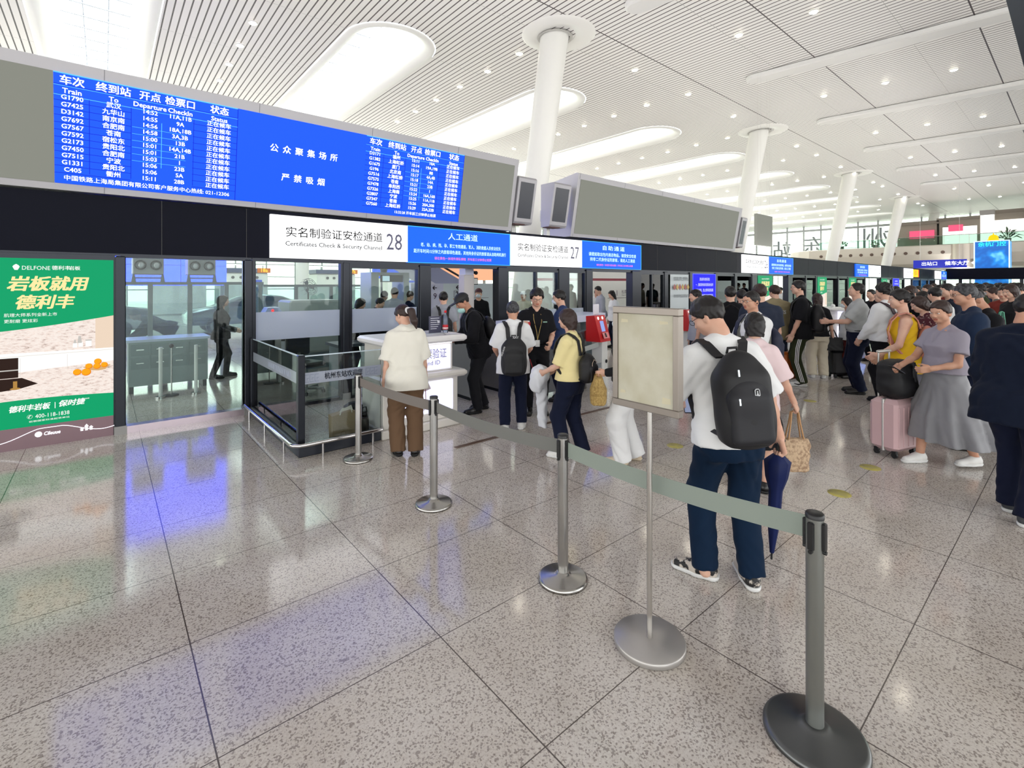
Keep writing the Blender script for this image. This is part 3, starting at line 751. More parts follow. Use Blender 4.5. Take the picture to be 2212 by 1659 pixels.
m = MB(); add_text(m, '余杭门控', (56.48, 6.15, 0), (0, -1, 0), (0, 0, 1), 1.0, 5.08, 0.42, 'CENTER', bold=0.01); m.build('lettering', glow('cyan_text', (60, 240, 255), 1.5), vc)
m = MB(); m.sphere((57, 5.1, 5.6), 0.32, 12); m.cyl((57, 5.1, 5.8), (57, 5.1, 6.05), 0.08, 0.02, n=10); m.box(56.7, 57.3, 4.75, 5.45, 5.38, 5.5); m.build('ornament', glow('yellow_ornament', (255, 196, 20), 1.2), vc)
# hanging blue direction sign
t = thing('direction_sign', 'hanging blue direction sign with white text and arrow under the mezzanine', 'sign', (60, 9, 3.2))
m = MB(); m.box(60, 60.2, 7.1, 10.9, 3.3, 4.05); m.build('panel', glow('royal_blue_sign', (54, 62, 190), 0.9), t)
m = MB(); add_text(m, '出站口', (59.98, 10.8, 3.3), (0, -1, 0), (0, 0, 1), 0.5, 0.38, 0.4, bold=0.01); add_text(m, '候车大厅 ◆', (59.98, 10.8, 3.3), (0, -1, 0), (0, 0, 1), 2.2, 0.38, 0.42, bold=0.02); m.build('lettering', M_led_t, t)
m = MB()
for yy in (7.6, 10.4): m.cyl((60.1, yy, 4.05), (60.1, yy, CZ), 0.012, n=6)
m.build('hanger', mat('pale_wire', (206, 204, 200)), t)
# hanging grey panel
t = thing('grey_hung_panel', 'square grey panel hanging on thin wires right of the second column', 'display panel', (22, 9, 3.5))
m = MB(); m.box(21.1, 22.65, 9.0, 9.12, 3.44, 4.77); m.build('panel', M_greyglow, t)  # plain hung panel, brightened by the same added glow
m = MB()
for xx in (21.3, 21.6, 22.2, 22.5): m.cyl((xx, 9.06, 4.77), (xx, 9.06, CZ), 0.003, n=6)
m.build('wire', mat('pale_wire', (206, 204, 200)), t)
# dark corner of another hanging board, top right
cb = MB(); ru, rv = (cos(YAW), -sin(YAW)), (sin(YAW), cos(YAW))
ed = [(7.03, 0.62, 5.16), (7.13, 0.54, 4.73), (7.26, 0.43, 4.06), (7.30, 0.395, 3.86)]
for kx in (0.0,):
    front = [ed[0], ed[3], (ed[3][0] + ru[0] * 3, ed[3][1] + ru[1] * 3, 3.7), (ed[0][0] + ru[0] * 3, ed[0][1] + ru[1] * 3, 7.5), (6.72, 0.9, 6.5)]
    back = [(x - rv[0] * 0.3, y - rv[1] * 0.3, z) for x, y, z in front]
    n = 5; cb.add(front + back, [tuple(range(n)), tuple(range(2 * n - 1, n - 1, -1))] + [(i, (i + 1) % n, n + (i + 1) % n, n + i) for i in range(n)])
tag(cb.build('hanging_board', mat('black_board', (10, 14, 24), rough=0.4)), 'edge of a black hanging board in the top right corner', 'display board')

# ================================================================= behind the glass
M_ggrey = glass('smoked_partition_glass', (216, 228, 228), haze=0.16, hazecol=(190, 205, 208))
M_pst = mat('grey_post', (126, 138, 142), rough=0.4); M_lgrey = mat('light_grey_metal', (176, 182, 182), rough=0.4, metal=0.2)
def partition(x0, x1, y, z1, label, step, m=None):
    t = thing('glass_partition', label, 'partition', ((x0 + x1) / 2, y, 0))
    b = MB(); b.box(x0, x1, y - 0.04, y + 0.04, z1 - 0.06, z1)
    x = x0
    while x <= x1 + 0.01: b.box(x - 0.04, x + 0.04, y - 0.04, y + 0.04, 0, z1 - 0.06); x += step
    b.build('frame', M_pst, t)
    g = MB(); g.box(x0, x1, y - 0.006, y + 0.006, 0.75, z1 - 0.06); g.build('pane', m or M_ggrey, t)
partition(-2.6, 2.75, 12.0, 1.84, 'grey glazed partition behind the first glass panel', 0.66)
partition(2.9, 5.6, 13.2, 1.78, 'grey glazed partition behind the panel under sign 28', 0.9)
def nozzle_unit(x0, x1, label):
    t = thing('air_unit', label, 'air unit', ((x0 + x1) / 2, 12, 1.84), group='twin nozzle air units')
    b = MB(); b.box(x0, x1, 11.95, 12.4, 1.98, 2.32, bev=0.02); b.build('housing', M_lgrey, t)
    for f in (0.25, 0.74):
        xc = x0 + (x1 - x0) * f; c = MB()
        c.lathe([(0.088, 0.0), (0.094, 0.02), (0.082, 0.025), (0.06, -0.06), (0, -0.07)], (0, 0, 0), 24)
        c.v = [(xc + v[0], 11.94 - v[2], 2.17 + v[1]) for v in c.v]; nz_ = c.build('nozzle', mat('nozzle_metal', (40, 44, 48), rough=0.25, metal=0.6), t)
        c = MB(); c.sphere((xc + 0.012, 11.935, 2.165), 0.052, 14, rz=0.062, ry=0.02); c.build('nozzle_cone', mat('nozzle_cone', (214, 220, 220), rough=0.2, metal=0.2), nz_)
    b = MB(); b.box(x0, x1, 11.97, 12.03, 1.9, 1.93)
    for xx in (x0 + 0.02, x1 - 0.02): b.prism([(xx - 0.04, 1.84), (xx + 0.04, 1.84), (xx + 0.015, 2.0), (xx - 0.015, 2.0)], 'y', 11.96, 12.04)
    b.build('stand', M_pst, t)
nozzle_unit(0.42, 0.92, 'left grey box with two round air nozzles behind the first glass panel')
nozzle_unit(1.32, 1.82, 'right grey box with two round air nozzles behind the first glass panel')
t = thing('video_wall', 'blue glowing video wall behind the air nozzle boxes', 'screen', (1.1, 16, 0))
m = MB(); m.box(-0.4, 2.7, 16, 16.1, 1.75, 5.0); m.build('screen', glow('periwinkle_screen', (56, 74, 255), 4.4, light=True), t)
m = MB()
for xx in (-0.3, 2.6): m.box(xx - 0.05, xx + 0.05, 16.0, 16.1, 0, 1.75)
for xx in (0.6, 1.6): m.box(xx, xx + 0.012, 15.99, 16.0, 1.75, 5.0)
m.box(-0.4, 2.7, 15.99, 16.0, 2.3, 2.31); m.build('support', M_pst, t)
# inspection desk with drawers
t = thing('inspection_desk', 'dark steel inspection desk with drawers behind the first glass panel', 'desk', (0.86, 10.2, 0))
m = MB(); m.box(0.3, 1.4, 10.0, 10.6, 0.12, 0.84); m.build('body', mat('greenish_steel', (136, 150, 150), rough=0.4, metal=0.2), t)
m = MB(); m.box(0.27, 1.43, 9.97, 10.63, 0.84, 0.88); m.build('worktop', mat('pale_blue_top', (196, 206, 226), rough=0.25), t)
for i in range(4):
    for z in ((0.62, 0.8), (0.4, 0.58)):
        d = MB(); d.box(0.33 + i * 0.265, 0.57 + i * 0.265, 9.985, 10.0, z[0], z[1]); dd = d.build('drawer', mat('drawer_front', (120, 134, 136), rough=0.4, metal=0.2), t)
        h = MB(); h.box(0.4 + i * 0.265, 0.5 + i * 0.265, 9.97, 9.985, (z[0] + z[1]) / 2, (z[0] + z[1]) / 2 + 0.014); h.build('handle', M_steel, dd)
m = MB()
for xx in (0.34, 1.36): m.box(xx - 0.03, xx + 0.03, 10.05, 10.55, 0, 0.12)
m.build('foot', M_black, t)
for i, xx in enumerate((0.68, 1.15)):
    t = thing('white_post', f'tall white tube post in front of the inspection desk, {["left", "right"][i]} one', 'post', (xx, 9.4, 0))
    m = MB(); m.cyl((xx, 9.4, 0.02), (xx, 9.4, 0.8), 0.026, n=16); m.build('tube', M_white, t)
    m = MB(); m.cyl((xx, 9.4, 0), (xx, 9.4, 0.03), 0.07, n=16); m.build('foot', M_steel, t)
t = thing('microphone_stand', 'thin metal stand with a round black head between the white posts', 'stand', (0.83, 9.5, 0))
m = MB(); m.cyl((0.83, 9.5, 0.02), (0.83, 9.5, 0.78), 0.01, n=10); m.build('rod', M_steel, t)
m = MB(); m.sphere((0.83, 9.5, 0.8), 0.035, 12); m.build('head', M_black, t)
m = MB(); m.cyl((0.83, 9.5, 0), (0.83, 9.5, 0.02), 0.1, n=16); m.build('foot', M_black, t)

# gates of the platforms, far behind, with amber numbers
M_amber = glow('amber_digits', (255, 190, 20), 1.8); M_amberbox = glow('orange_led_box', (214, 110, 10), 0.9); M_navy = mat('navy_band', (58, 72, 104), rough=0.5); M_gate = mat('gate_cream', (226, 230, 222), rough=0.5)
GL = {'19a': 'leftmost', '18a': 'second from the left', '17b': 'third from the left', '22a': 'fourth, past the detector'}
for num, xg in (('19a', 3.2), ('18a', 6.6), ('17b', 12.4), ('22a', 17.6)):
    t = thing('platform_gate', f'cream platform gate island with amber number far behind the glass, {GL[num]}', 'gate', (xg, 34, 0), group='platform gate islands')
    m = MB(); m.box(xg - 1.2, xg + 1.5, 34.1, 36, 0, 2.5, bev=0.06); m.build('island', M_gate, t)
    m = MB(); m.box(xg - 1.3, xg + 1.6, 34.0, 36, 2.5, 2.78); m.build('band', M_navy, t)
    m = MB(); m.box(xg + 0.85, xg + 1.62, 33.97, 34.0, 2.5, 2.8); m.build('number_panel', M_amberbox, t)
    m = MB(); add_text(m, num, (xg + 1.23, 33.96, 2.5), (1, 0, 0), (0, 0, 1), 0, 0.15, 0.32, 'CENTER', bold=0.01); m.build('number', M_amber, t)
    for i in range(4):
        c = MB(); c.cyl((xg - 0.5 + i * 0.45, 34.1, 2.2), (xg - 0.5 + i * 0.45, 34.04, 2.2), 0.09, n=14); c.build('air_nozzle', mat('dark_nozzle', (90, 92, 92), rough=0.4, metal=0.5), t)
    m = MB(); m.box(xg + 0.3, xg + 1.1, 33.9, 34.08, 1.9, 2.05); m.build('blue_panel', glow('gate_blue_panel', (70, 100, 210), 0.8), t)
    m = MB(); m.box(xg - 1.0, xg + 1.2, 33.95, 34.05, 2.95, 3.02); m.build('light_strip', M_wsign, t)
    m = MB(); m.box(xg - 1.0, xg - 0.95, 34.0, 34.05, 2.78, 3.0); m.box(xg + 1.15, xg + 1.2, 34.0, 34.05, 2.78, 3.0); m.build('strip_post', M_pst, t)
t = thing('column', 'white round column seen through the glass panel under sign 28', 'column', (10, 33.5, 0))
m = MB(); m.cyl((10.0, 33.5, 0), (9.6, 31.5, CZ), 0.36, 0.5, n=28); m.build('shaft', M_col, t)

# security equipment under sign 28
t = thing('xray_machine', 'low grey x-ray baggage machine behind the panel under sign 28', 'x-ray machine', (3.3, 10.6, 0))
m = MB(); m.box(2.9, 4.0, 10.5, 11.4, 0.35, 1.45, bev=0.04); m.build('body', mat('machine_grey', (164, 172, 168), rough=0.4), t)
m = MB(); m.box(2.35, 4.4, 10.65, 11.25, 0.62, 0.7); m.build('belt', M_black, t)
m = MB()
for xx in (2.45, 4.25): m.box(xx, xx + 0.08, 10.7, 11.2, 0, 0.62)
m.box(3.0, 3.9, 10.6, 11.3, 0, 0.35); m.build('base', M_pst, t)
t = thing('ticket_scanner', 'grey scanner pillar with a slanted pale top left behind the panel under sign 28', 'scanner', (2.5, 10.3, 0))
m = MB(); m.box(2.36, 2.66, 10.2, 10.5, 0, 1.2); m.build('body', mat('scanner_grey', (150, 148, 146), rough=0.4), t)
m = MB(); m.prism([(2.34, 1.2), (2.70, 1.2), (2.62, 1.34), (2.42, 1.34)], 'y', 10.18, 10.5); m.build('slanted_top', mat('pale_blue_plastic', (190, 200, 240), rough=0.3), t)
m = MB(); m.sphere((2.5, 10.17, 1.28), 0.025, 10); m.build('lamp', glow('red_lamp', (255, 60, 60), 2.0), t)
t = thing('standing_fan', 'black standing fan behind the glass under sign 28', 'fan', (3.66, 11.9, 0))
m = MB(); m.cyl((3.7, 11.9, 0.02), (3.7, 11.9, 1.6), 0.018, n=10); m.build('pole', M_black, t)
m = MB(); m.cyl((3.7, 11.9, 0), (3.7, 11.9, 0.04), 0.22, n=20); m.build('base', M_black, t)
m = MB(); m.T = Matrix.Translation((3.7, 11.85, 1.72)) @ Matrix.Rotation(radians(70), 4, 'X') @ Matrix.Rotation(radians(25), 4, 'Y')
for r_ in (0.05, 0.11, 0.16, 0.2): m.tube([(r_ * cos(a * pi / 16), r_ * sin(a * pi / 16), 0.05) for a in range(32)], 0.005, 6, True)
for a in range(12): m.tube([(0, 0, 0.06), (0.2 * cos(a * pi / 6), 0.2 * sin(a * pi / 6), 0.04), (0.21 * cos(a * pi / 6), 0.21 * sin(a * pi / 6), -0.06)], 0.004, 6)
m.build('cage', mat('fan_grey', (90, 98, 110), rough=0.4), t)
m = MB(); m.T = Matrix.Translation((3.7, 11.85, 1.72)) @ Matrix.Rotation(radians(70), 4, 'X') @ Matrix.Rotation(radians(25), 4, 'Y')
for k in range(3):
    a = k * 2 * pi / 3
    m.add([(0.02 * cos(a), 0.02 * sin(a), 0), (0.16 * cos(a - 0.4), 0.16 * sin(a - 0.4), 0.02), (0.17 * cos(a + 0.3), 0.17 * sin(a + 0.3), -0.02), (0.03 * cos(a + 1), 0.03 * sin(a + 1), -0.01)], [(0, 1, 2, 3)])
m.build('blades', mat('fan_blade', (110, 120, 130), rough=0.3), t)
t = thing('body_scanner', 'grey walk-through metal detector arch with a monitor behind the panel left of the staffed gate', 'metal detector', (5.0, 10.6, 0))
m = MB(); m.box(4.56, 4.74, 10.3, 10.9, 0, 2.06); m.box(5.36, 5.5, 10.3, 10.9, 0, 2.06); m.build('side_panel', M_lgrey, t)
m = MB(); m.box(4.74, 5.36, 10.35, 10.85, 1.98, 2.06); m.build('top_bar', M_lgrey, t)
m = MB(); m.box(4.8, 5.34, 10.3, 10.36, 1.84, 2.0); ms = m.build('monitor', M_black, t)
m = MB(); m.box(4.83, 5.0, 10.29, 10.3, 1.86, 1.98); m.build('screen', glow('monitor_picture', (190, 215, 225), 0.9), ms)
m = MB(); m.cyl((5.0, 10.6, 2.06), (5.0, 10.6, 2.16), 0.07, 0.09, n=14); m.build('camera_base', M_black, t)

# white sign wall behind the staffed gate
M_wall = mat('sign_wall_pale', (206, 220, 224), rough=0.4); M_wall2 = mat('sign_wall_lilac', (206, 210, 232), rough=0.4); M_wine = mat('dark_wine_ink', (60, 30, 60), rough=0.6)
t = thing('sign_wall', 'pale wall with arrows and a gate number behind the staffed gate', 'wall', (9, 13.1, 0))
m = MB(); m.box(7.0, 8.13, 13.0, 13.1, 0, 1.81); m.m = 1; m.box(8.13, 10.7, 13.0, 13.1, 0, 1.81); m.build('panel', [M_wall2, M_wall], t)
m = MB(); O, U, V = (0, 12.995, 0), (1, 0, 0), (0, 0, 1)
add_text(m, '←', O, U, V, 7.72, 1.67, 0.2, bold=0.03); add_text(m, '9', O, U, V, 7.76, 1.41, 0.26); add_text(m, '←', O, U, V, 8.58, 1.68, 0.22, bold=0.03)
add_text(m, '检票口', O, U, V, 8.78, 1.5, 0.15); add_text(m, 'Check in', O, U, V, 8.78, 1.4, 0.07); add_text(m, '21', O, U, V, 9.17, 1.47, 0.26); m.box(8.5, 9.9, 12.99, 13.0, 1.33, 1.34)
frame_rect(m, 8.52, 8.73, 1.37, 1.58, 0.008, 12.99, 13.0); add_text(m, '↕', O, U, V, 8.57, 1.47, 0.16, bold=0.02)
m.build('lettering', M_wine, t)
t = thing('gate_post', 'tall pale post with a small black camera right of the staffed gate opening', 'post', (5.7, 7.9, 0))
m = MB(); m.box(5.42, 5.66, 7.9, 8.1, 0, 1.98, bev=0.01); m.build('shaft', mat('pale_taupe', (206, 200, 198), rough=0.4), t)
m = MB(); m.box(5.44, 5.64, 7.89, 8.1, 1.98, 2.1); m.build('cap', mat('pale_lilac', (210, 214, 236), rough=0.4), t)
m = MB(); m.sphere((5.74, 7.95, 2.02), 0.04, 12); m.box(5.66, 5.76, 7.98, 8.02, 2.0, 2.06); m.build('camera', M_black, t)
m = MB(); m.box(5.68, 5.8, 7.97, 8.0, 1.78, 1.92); m.m = 1; m.box(5.695, 5.785, 7.965, 7.97, 1.795, 1.905); m.build('notice', [M_black, M_white], t)
m = MB(); m.box(5.66, 5.92, 7.97, 8.03, 0.9, 0.95); m.build('rail', M_steel_d, t)
# sloping escalator side and orange advert above the sign wall
t = thing('escalator', 'grey sloping escalator side above the pale sign wall', 'escalator', (8, 15, 0))
m = MB(); m.prism([(7.2, 3.35), (10.2, 1.9), (13.6, 0.2), (13.6, 0.0), (12.6, 0.0), (7.2, 2.75)], 'y', 15.0, 16.2); m.build('side', mat('blue_grey_cladding', (146, 150, 176), rough=0.35), t)
m = MB(); m.tube([(7.1, 15.0, 3.5), (10.2, 15.0, 2.02), (13.5, 15.0, 0.4)], 0.04, 8); m.build('handrail', M_black, t)
m = MB(); m.box(7.2, 13.6, 16.19, 16.21, 0, 0.1); m.build('footing', M_pst, t)
t = thing('advert_board', 'orange and blue lit advert standing behind the pale sign wall', 'advert', (10, 17, 2.2))
m = MB(); m.box(7.6, 9.6, 17.0, 17.1, 2.0, 3.2); m.m = 1; m.box(9.6, 13.2, 17.0, 17.1, 1.95, 3.2); m.m = 2; m.prism([(9.9, 1.95), (10.2, 1.95), (10.35, 2.9), (10.1, 2.9)], 'y', 16.98, 17.0)
m.build('panel', [glow('lit_blue_panel', (70, 110, 240), 0.9), glow('lit_orange_panel', (246, 178, 138), 1.0), glow('lit_deep_orange', (240, 140, 90), 1.0)], t)
m = MB()
for xx in (8.0, 12.8): m.cyl((xx, 17.15, 0), (xx, 17.15, 2.2), 0.04, n=8)
m.build('post', M_steel_d, t)

# white curved wall behind the self service gate
t = thing('curved_wall', 'white curved wall with red stripe and gate number behind the self service gate', 'wall', (20, 16, 0))
pts = [(16.0 + 7 * (1 - cos(a)) , 17.5 - 2.2 * sin(a)) for a in [pi * i / 16 for i in range(9)]] + [(26, 15.3)]
m = MB()
for z0, z1, mi in ((0, 1.95, 0), (1.95, 2.07, 1), (2.07, 2.7, 0)):
    m.m = mi
    m.add([(x, y, z) for x, y in pts for z in (z0, z1)], [(2 * i, 2 * i + 2, 2 * i + 3, 2 * i + 1) for i in range(len(pts) - 1)], True)
m.build('panel', [M_white, mat('dark_red_stripe', (150, 50, 66), rough=0.4)], t)
m = MB(); O = (0, 15.25, 0)
add_text(m, '17-1', O, U, V, 19.1, 1.32, 0.4); add_text(m, '检票口', O, U, V, 20.1, 1.38, 0.22); add_text(m, 'Check in', O, U, V, 20.1, 1.22, 0.1); add_text(m, '→', O, U, V, 20.6, 1.78, 0.35, bold=0.03); m.box(19.0, 21.0, 15.24, 15.25, 1.08, 1.1)
m.build('lettering', M_wine, t)
# two cars reflected in the glass, modelled as solid cars behind the first panels
def car(x, y, label, body, cab, L=4.4):
    t = thing('car', label, 'car', (x, y, 0), group='cars standing in for reflections in the glass')
    prof = [(-2.15, 0.35), (-2.2, 0.62), (-2.1, 0.78), (-1.3, 0.92), (-0.55, 1.26), (0.15, 1.36), (0.9, 1.28), (1.6, 1.0), (2.1, 0.93), (2.2, 0.6), (2.15, 0.32)]
    m = MB()
    rows = []
    for yy, k in ((-0.86, 0.0), (-0.8, 0.04), (0, 0.06), (0.8, 0.04), (0.86, 0.0)):
        rows.append([(x + px * L / 4.4, y + yy * (1.0 if pz < 0.95 else 0.82), pz + k * (pz > 0.5)) for px, pz in prof])
    n = len(prof); vs = [p for r in rows for p in r]
    m.add(vs, [(i * n + j, i * n + j + 1, (i + 1) * n + j + 1, (i + 1) * n + j) for i in range(4) for j in range(n - 1)] + [tuple(range(n)), tuple(range(5 * n - 1, 4 * n - 1, -1))], True)
    m.build('body', body, t)
    m = MB()
    for s in (-1, 1):
        yy = y + s * 0.79
        m.add([(x - 1.15, yy - s * -0.045, 0.98), (x - 0.5, yy - s * 0.03, 1.24), (x + 0.2, yy - s * 0.03, 1.3), (x + 0.2, yy - s * -0.045, 0.98)], [(0, 1, 2, 3)])
        m.add([(x + 0.28, yy - s * -0.045, 0.98), (x + 0.28, yy - s * 0.03, 1.3), (x + 0.85, yy - s * 0.03, 1.22), (x + 1.35, yy - s * -0.045, 0.99)], [(0, 1, 2, 3)])
    m.build('side_window', cab, t)
    for wx in (-1.35, 1.35):
        for s in (-1, 1):
            c = MB(); c.cyl((x + wx, y + s * 0.72, 0.31), (x + wx, y + s * 0.88, 0.31), 0.31, n=24); w = c.build('wheel', M_black, t)
            c = MB(); c.cyl((x + wx, y + s * 0.88, 0.31), (x + wx, y + s * 0.89, 0.31), 0.19, n=16); c.build('rim', M_steel, w)
    c = MB(); c.box(x + 2.12, x + 2.21, y - 0.8, y - 0.45, 0.7, 0.82); c.box(x + 2.12, x + 2.21, y + 0.45, y + 0.8, 0.7, 0.82); c.build('tail_light', glow('red_tail_light', (255, 70, 80), 1.3), t)
car(-1.0, 20.5, 'dark car with a red tail light standing in for a reflection in the first panel', mat('black_car_paint', (36, 40, 62), rough=0.15, coat=1.0), mat('car_window_dark', (20, 24, 30), rough=0.1))
car(4.4, 20.8, 'silver car standing in for a reflection in the first and second panels', mat('silver_car_paint', (150, 160, 164), rough=0.2, metal=0.5, coat=1.0), mat('car_window_dark', (20, 24, 30), rough=0.1))
# ================================================================= advert lightboxes
AD_G = glow('advert_green', (4, 158, 102), 0.95, light=True); AD_Y = glow('advert_cream_letters', (252, 226, 160), 1.0); AD_W = glow('advert_white', (250, 250, 246), 1.0)
AD_WALL = glow('advert_beige_wall', (226, 204, 182), 1.0); AD_OR = glow('advert_orange', (248, 160, 16), 1.0); AD_ORD = glow('advert_orange_dark', (226, 122, 8), 1.0); AD_BLK = glow('advert_black_brown', (44, 26, 18), 0.9); AD_BR = glow('advert_brass', (172, 128, 62), 1.0); AD_BOWL = glow('advert_bowl', (206, 164, 110), 1.0); AD_GL = glow('advert_grey_glass', (190, 186, 180), 1.0); AD_LINE = glow('advert_grey_line', (214, 208, 200), 1.0)
def marble():
    m = bpy.data.materials.new('advert_marble'); m.use_nodes = True; nt = m.node_tree; b = nt.nodes['Principled BSDF']
    tcn = nt.nodes.new('ShaderNodeTexCoord'); mp = nt.nodes.new('ShaderNodeMapping'); mp.inputs['Rotation'].default_value = (0, 0.6, 0); mp.inputs['Scale'].default_value = (5, 5, 16)
    n = nt.nodes.new('ShaderNodeTexNoise'); n.inputs['Scale'].default_value = 3.2; n.inputs['Detail'].default_value = 8; n.inputs['Roughness'].default_value = 0.72
    r = nt.nodes.new('ShaderNodeValToRGB'); e = r.color_ramp.elements
    e[0].position = 0.3; e[0].color = srgb(92, 76, 70); e[1].position = 0.42; e[1].color = srgb(226, 206, 196)
    x = e.new(0.55); x.color = srgb(244, 234, 226); x = e.new(0.7); x.color = srgb(228, 196, 180)
    nt.links.new(tcn.outputs['Object'], mp.inputs[0]); nt.links.new(mp.outputs[0], n.inputs['Vector']); nt.links.new(n.outputs['Fac'], r.inputs[0]); nt.links.new(r.outputs[0], b.inputs['Emission Color'])
    b.inputs['Emission Strength'].default_value = 0.95; b.inputs['Base Color'].default_value = (0.01, 0.01, 0.01, 1); b.inputs['Roughness'].default_value = 0.4; b.inputs['Specular IOR Level'].default_value = 0.06
    return m
AD_M = marble()
M_mauve = mat('mauve_steel_plinth', (122, 98, 104), rough=0.3, metal=0.5)
M_glowline = glow('white_glow_line', (250, 248, 255), 1.4)
def ell(cx, cz, rx, rz=None, n=20): rz = rz or rx; return [(cx + rx * cos(2 * pi * i / n), cz + rz * sin(2 * pi * i / n)) for i in range(n)]
def advert_big(x0, x1):
    """large kitchen advert at the left edge; x0..x1 along the facade"""
    t = thing('advert_lightbox', 'large green and white kitchen advert lightbox at the left edge', 'advert', ((x0 + x1) / 2, W, 0))
    m = MB(); m.box(x0 - 0.02, x1 + 0.015, W, W + 0.16, 0.0, 2.155); m.build('case', M_frame, t)
    m = MB(); m.box(x0, x1, W - 0.015, W, 0.0, 0.235); pl_ = m.build('plinth', M_mauve, t)
    Y = W - 0.012
    lay = [0]
    fc = MB()
    def P(pts, mi):
        lay[0] += 1; fc.m = mi; y = Y - 0.0004 * lay[0]
        fc.add([(x, y, z) for x, z in pts], [tuple(range(len(pts)))])
    G, MA, WA, WH, BK, OR, OD, BR, BO, GL_, LI = range(11)
    P([(x0, 0.235), (x1, 0.235), (x1, 2.08), (x0, 2.08)], G)
    P([(x0, 0.48), (x1, 0.48), (x1, 1.43), (x0, 1.43)], MA)                        # photo area
    P([(-0.078, 1.04), (x1, 1.04), (x1, 1.43), (-0.078, 1.43)], WA)
    P([(x0, 0.80), (x1, 0.89), (x1, 1.045), (x0, 1.045)], WH)                          # worktop and drawer fronts
    P([(x0, 1.0), (x1, 1.02), (x1, 1.026), (x0, 1.006)], LI); P([(-0.322, 0.83), (-0.318, 0.83), (-0.318, 1.0), (-0.322, 1.0)], LI); P([(-0.7, 0.785), (-0.696, 0.785), (-0.696, 0.99), (-0.7, 0.99)], LI)
    P([(x0, 0.775), (-0.712, 0.783), (-0.712, 0.997), (x0, 0.997)], BK); P([(x0, 0.855), (-0.712, 0.86), (-0.712, 0.872), (x0, 0.867)], GL_)
    P([(x0, 0.60), (-0.70, 0.66), (-0.559, 0.699), (-0.684, 0.776), (x0, 0.774)], BK)
    P([(-0.752, 0.668), (-0.72, 0.668), (-0.72, 0.745), (-0.752, 0.745)], BR); P(ell(-0.736, 0.664, 0.04, 0.012), BR)
    for bx, w_, z0, z1 in ((-0.255, 0.036, 1.07, 1.12), (-0.207, 0.036, 1.075, 1.13), (-0.138, 0.052, 1.075, 1.14)): P([(bx - w_ / 2, z0), (bx + w_ / 2, z0), (bx + w_ / 2, z1), (bx - w_ / 2, z1)], WH)
    P([(-0.235, 1.12), (-0.195, 1.12), (-0.205, 1.2), (-0.225, 1.2)], GL_); P([(-0.268, 1.12), (-0.243, 1.12), (-0.25, 1.16), (-0.261, 1.16)], GL_); P([(-0.165, 1.14), (-0.111, 1.14), (-0.111, 1.155), (-0.165, 1.155)], GL_)
    P([(-0.19, 0.84), (0.06, 0.846), (0.01, 0.795), (-0.05, 0.786), (-0.13, 0.797)], BO)
    for ox, oz, r in ((-0.056, 0.892, 0.034), (-0.135, 0.845, 0.032), (0.002, 0.848, 0.031), (-0.064, 0.838, 0.033), (-0.236, 0.787, 0.036), (-0.158, 0.780, 0.042)):
        P(ell(ox, oz, r * 1.02, r), OD); P(ell(ox - 0.003, oz + 0.004, r * 0.92, r * 0.88), OR)
    top = [(x0 + (x1 - x0) * i / 10, 1.255 + 0.17 * (i / 10) ** 1.5) for i in range(11)]
    P(top + [(x1, 1.5), (x0, 1.5)], G)
    bot = [(x0 + (x1 - x0) * i / 10, 0.508 + 0.03 * sin(pi * i / 10)) for i in range(11)]
    P([(x0, 0.45), (x1, 0.45)] + bot[::-1], G)
    fc.build('lit_face', [AD_G, AD_M, AD_WALL, AD_W, AD_BLK, AD_OR, AD_ORD, AD_BR, AD_BOWL, AD_GL, AD_LINE], t)
    tx = MB(); O, U, V = (0, Y - 0.02, 0), (1, 0, 0), (0, 0, 1)
    T = lambda s, x, z, size, mi, al='LEFT', **k: add_text(tx, s, O, U, V, x, z, size, al, mi=mi, lift=0.001, **k)
    tx.m = 0
    tx.add([(-0.727 + a, Y - 0.021, 1.98 + c) for a, c in ((-0.012, -0.03), (0.012, -0.03), (0.028, 0.005), (0.02, 0.02), (0.0, 0.035), (-0.02, 0.02), (-0.028, 0.005))], [tuple(range(7))])
    T('DELFONE', -0.686, 1.972, 0.062, 0, width=0.222); T('德利丰', -0.448, 1.975, 0.052, 0, bold=0.01); T('®', -0.325, 1.99, 0.025, 0); T('岩板', -0.308, 1.975, 0.05, 0, bold=0.01)
    T('岩板就用', -0.8, 1.79, 0.172, 1, bold=0.035, shear=0.22, width=0.665); T('德利丰', -0.742, 1.588, 0.165, 1, bold=0.035, shear=0.22, width=0.478)
    T('肌理大师系列全新上市', -0.82, 1.458, 0.042, 0, width=0.415); T('更耐磨 更炫彩', -0.82, 1.393, 0.042, 0, width=0.26)
    T('德利丰岩板', -0.785, 0.44, 0.075, 0, bold=0.03, shear=0.2, width=0.325); T('|', -0.43, 0.447, 0.075, 0); T('保时捷', -0.395, 0.446, 0.075, 0, bold=0.03, shear=0.2, width=0.225); T('独家', -0.165, 0.475, 0.018, 0)
    T('400-118-1838', -0.58, 0.34, 0.062, 0, width=0.278); T('✆', -0.622, 0.342, 0.05, 0, 'CENTER'); T('岩板国家标准起草单位', -0.63, 0.29, 0.022, 0, width=0.33)
    tx.build('lettering', [AD_W, AD_Y], t)
    g = MB(); pts = [(-1.15, W - 0.018, 0.06), (-0.9, W - 0.018, 0.07)]
    for i in range(24):
        x = -0.85 + i * 0.041; z = 0.145 + 0.062 * sin((x + 0.85) * 7.0 - 1.2) + 0.02 * (x + 0.85)
        pts.append((x, W - 0.018, min(z, 0.2)))
    g.tube(pts, 0.004, 6)
    g.lathe([(0, 0.002), (0.03, 0.002), (0.03, 0)], (0, 0, 0), 20); k = len(g.v) - 60
    g.v[k:] = [(-0.555 + v[0], W - 0.018 - v[2], 0.137 + v[1]) for v in g.v[k:]]
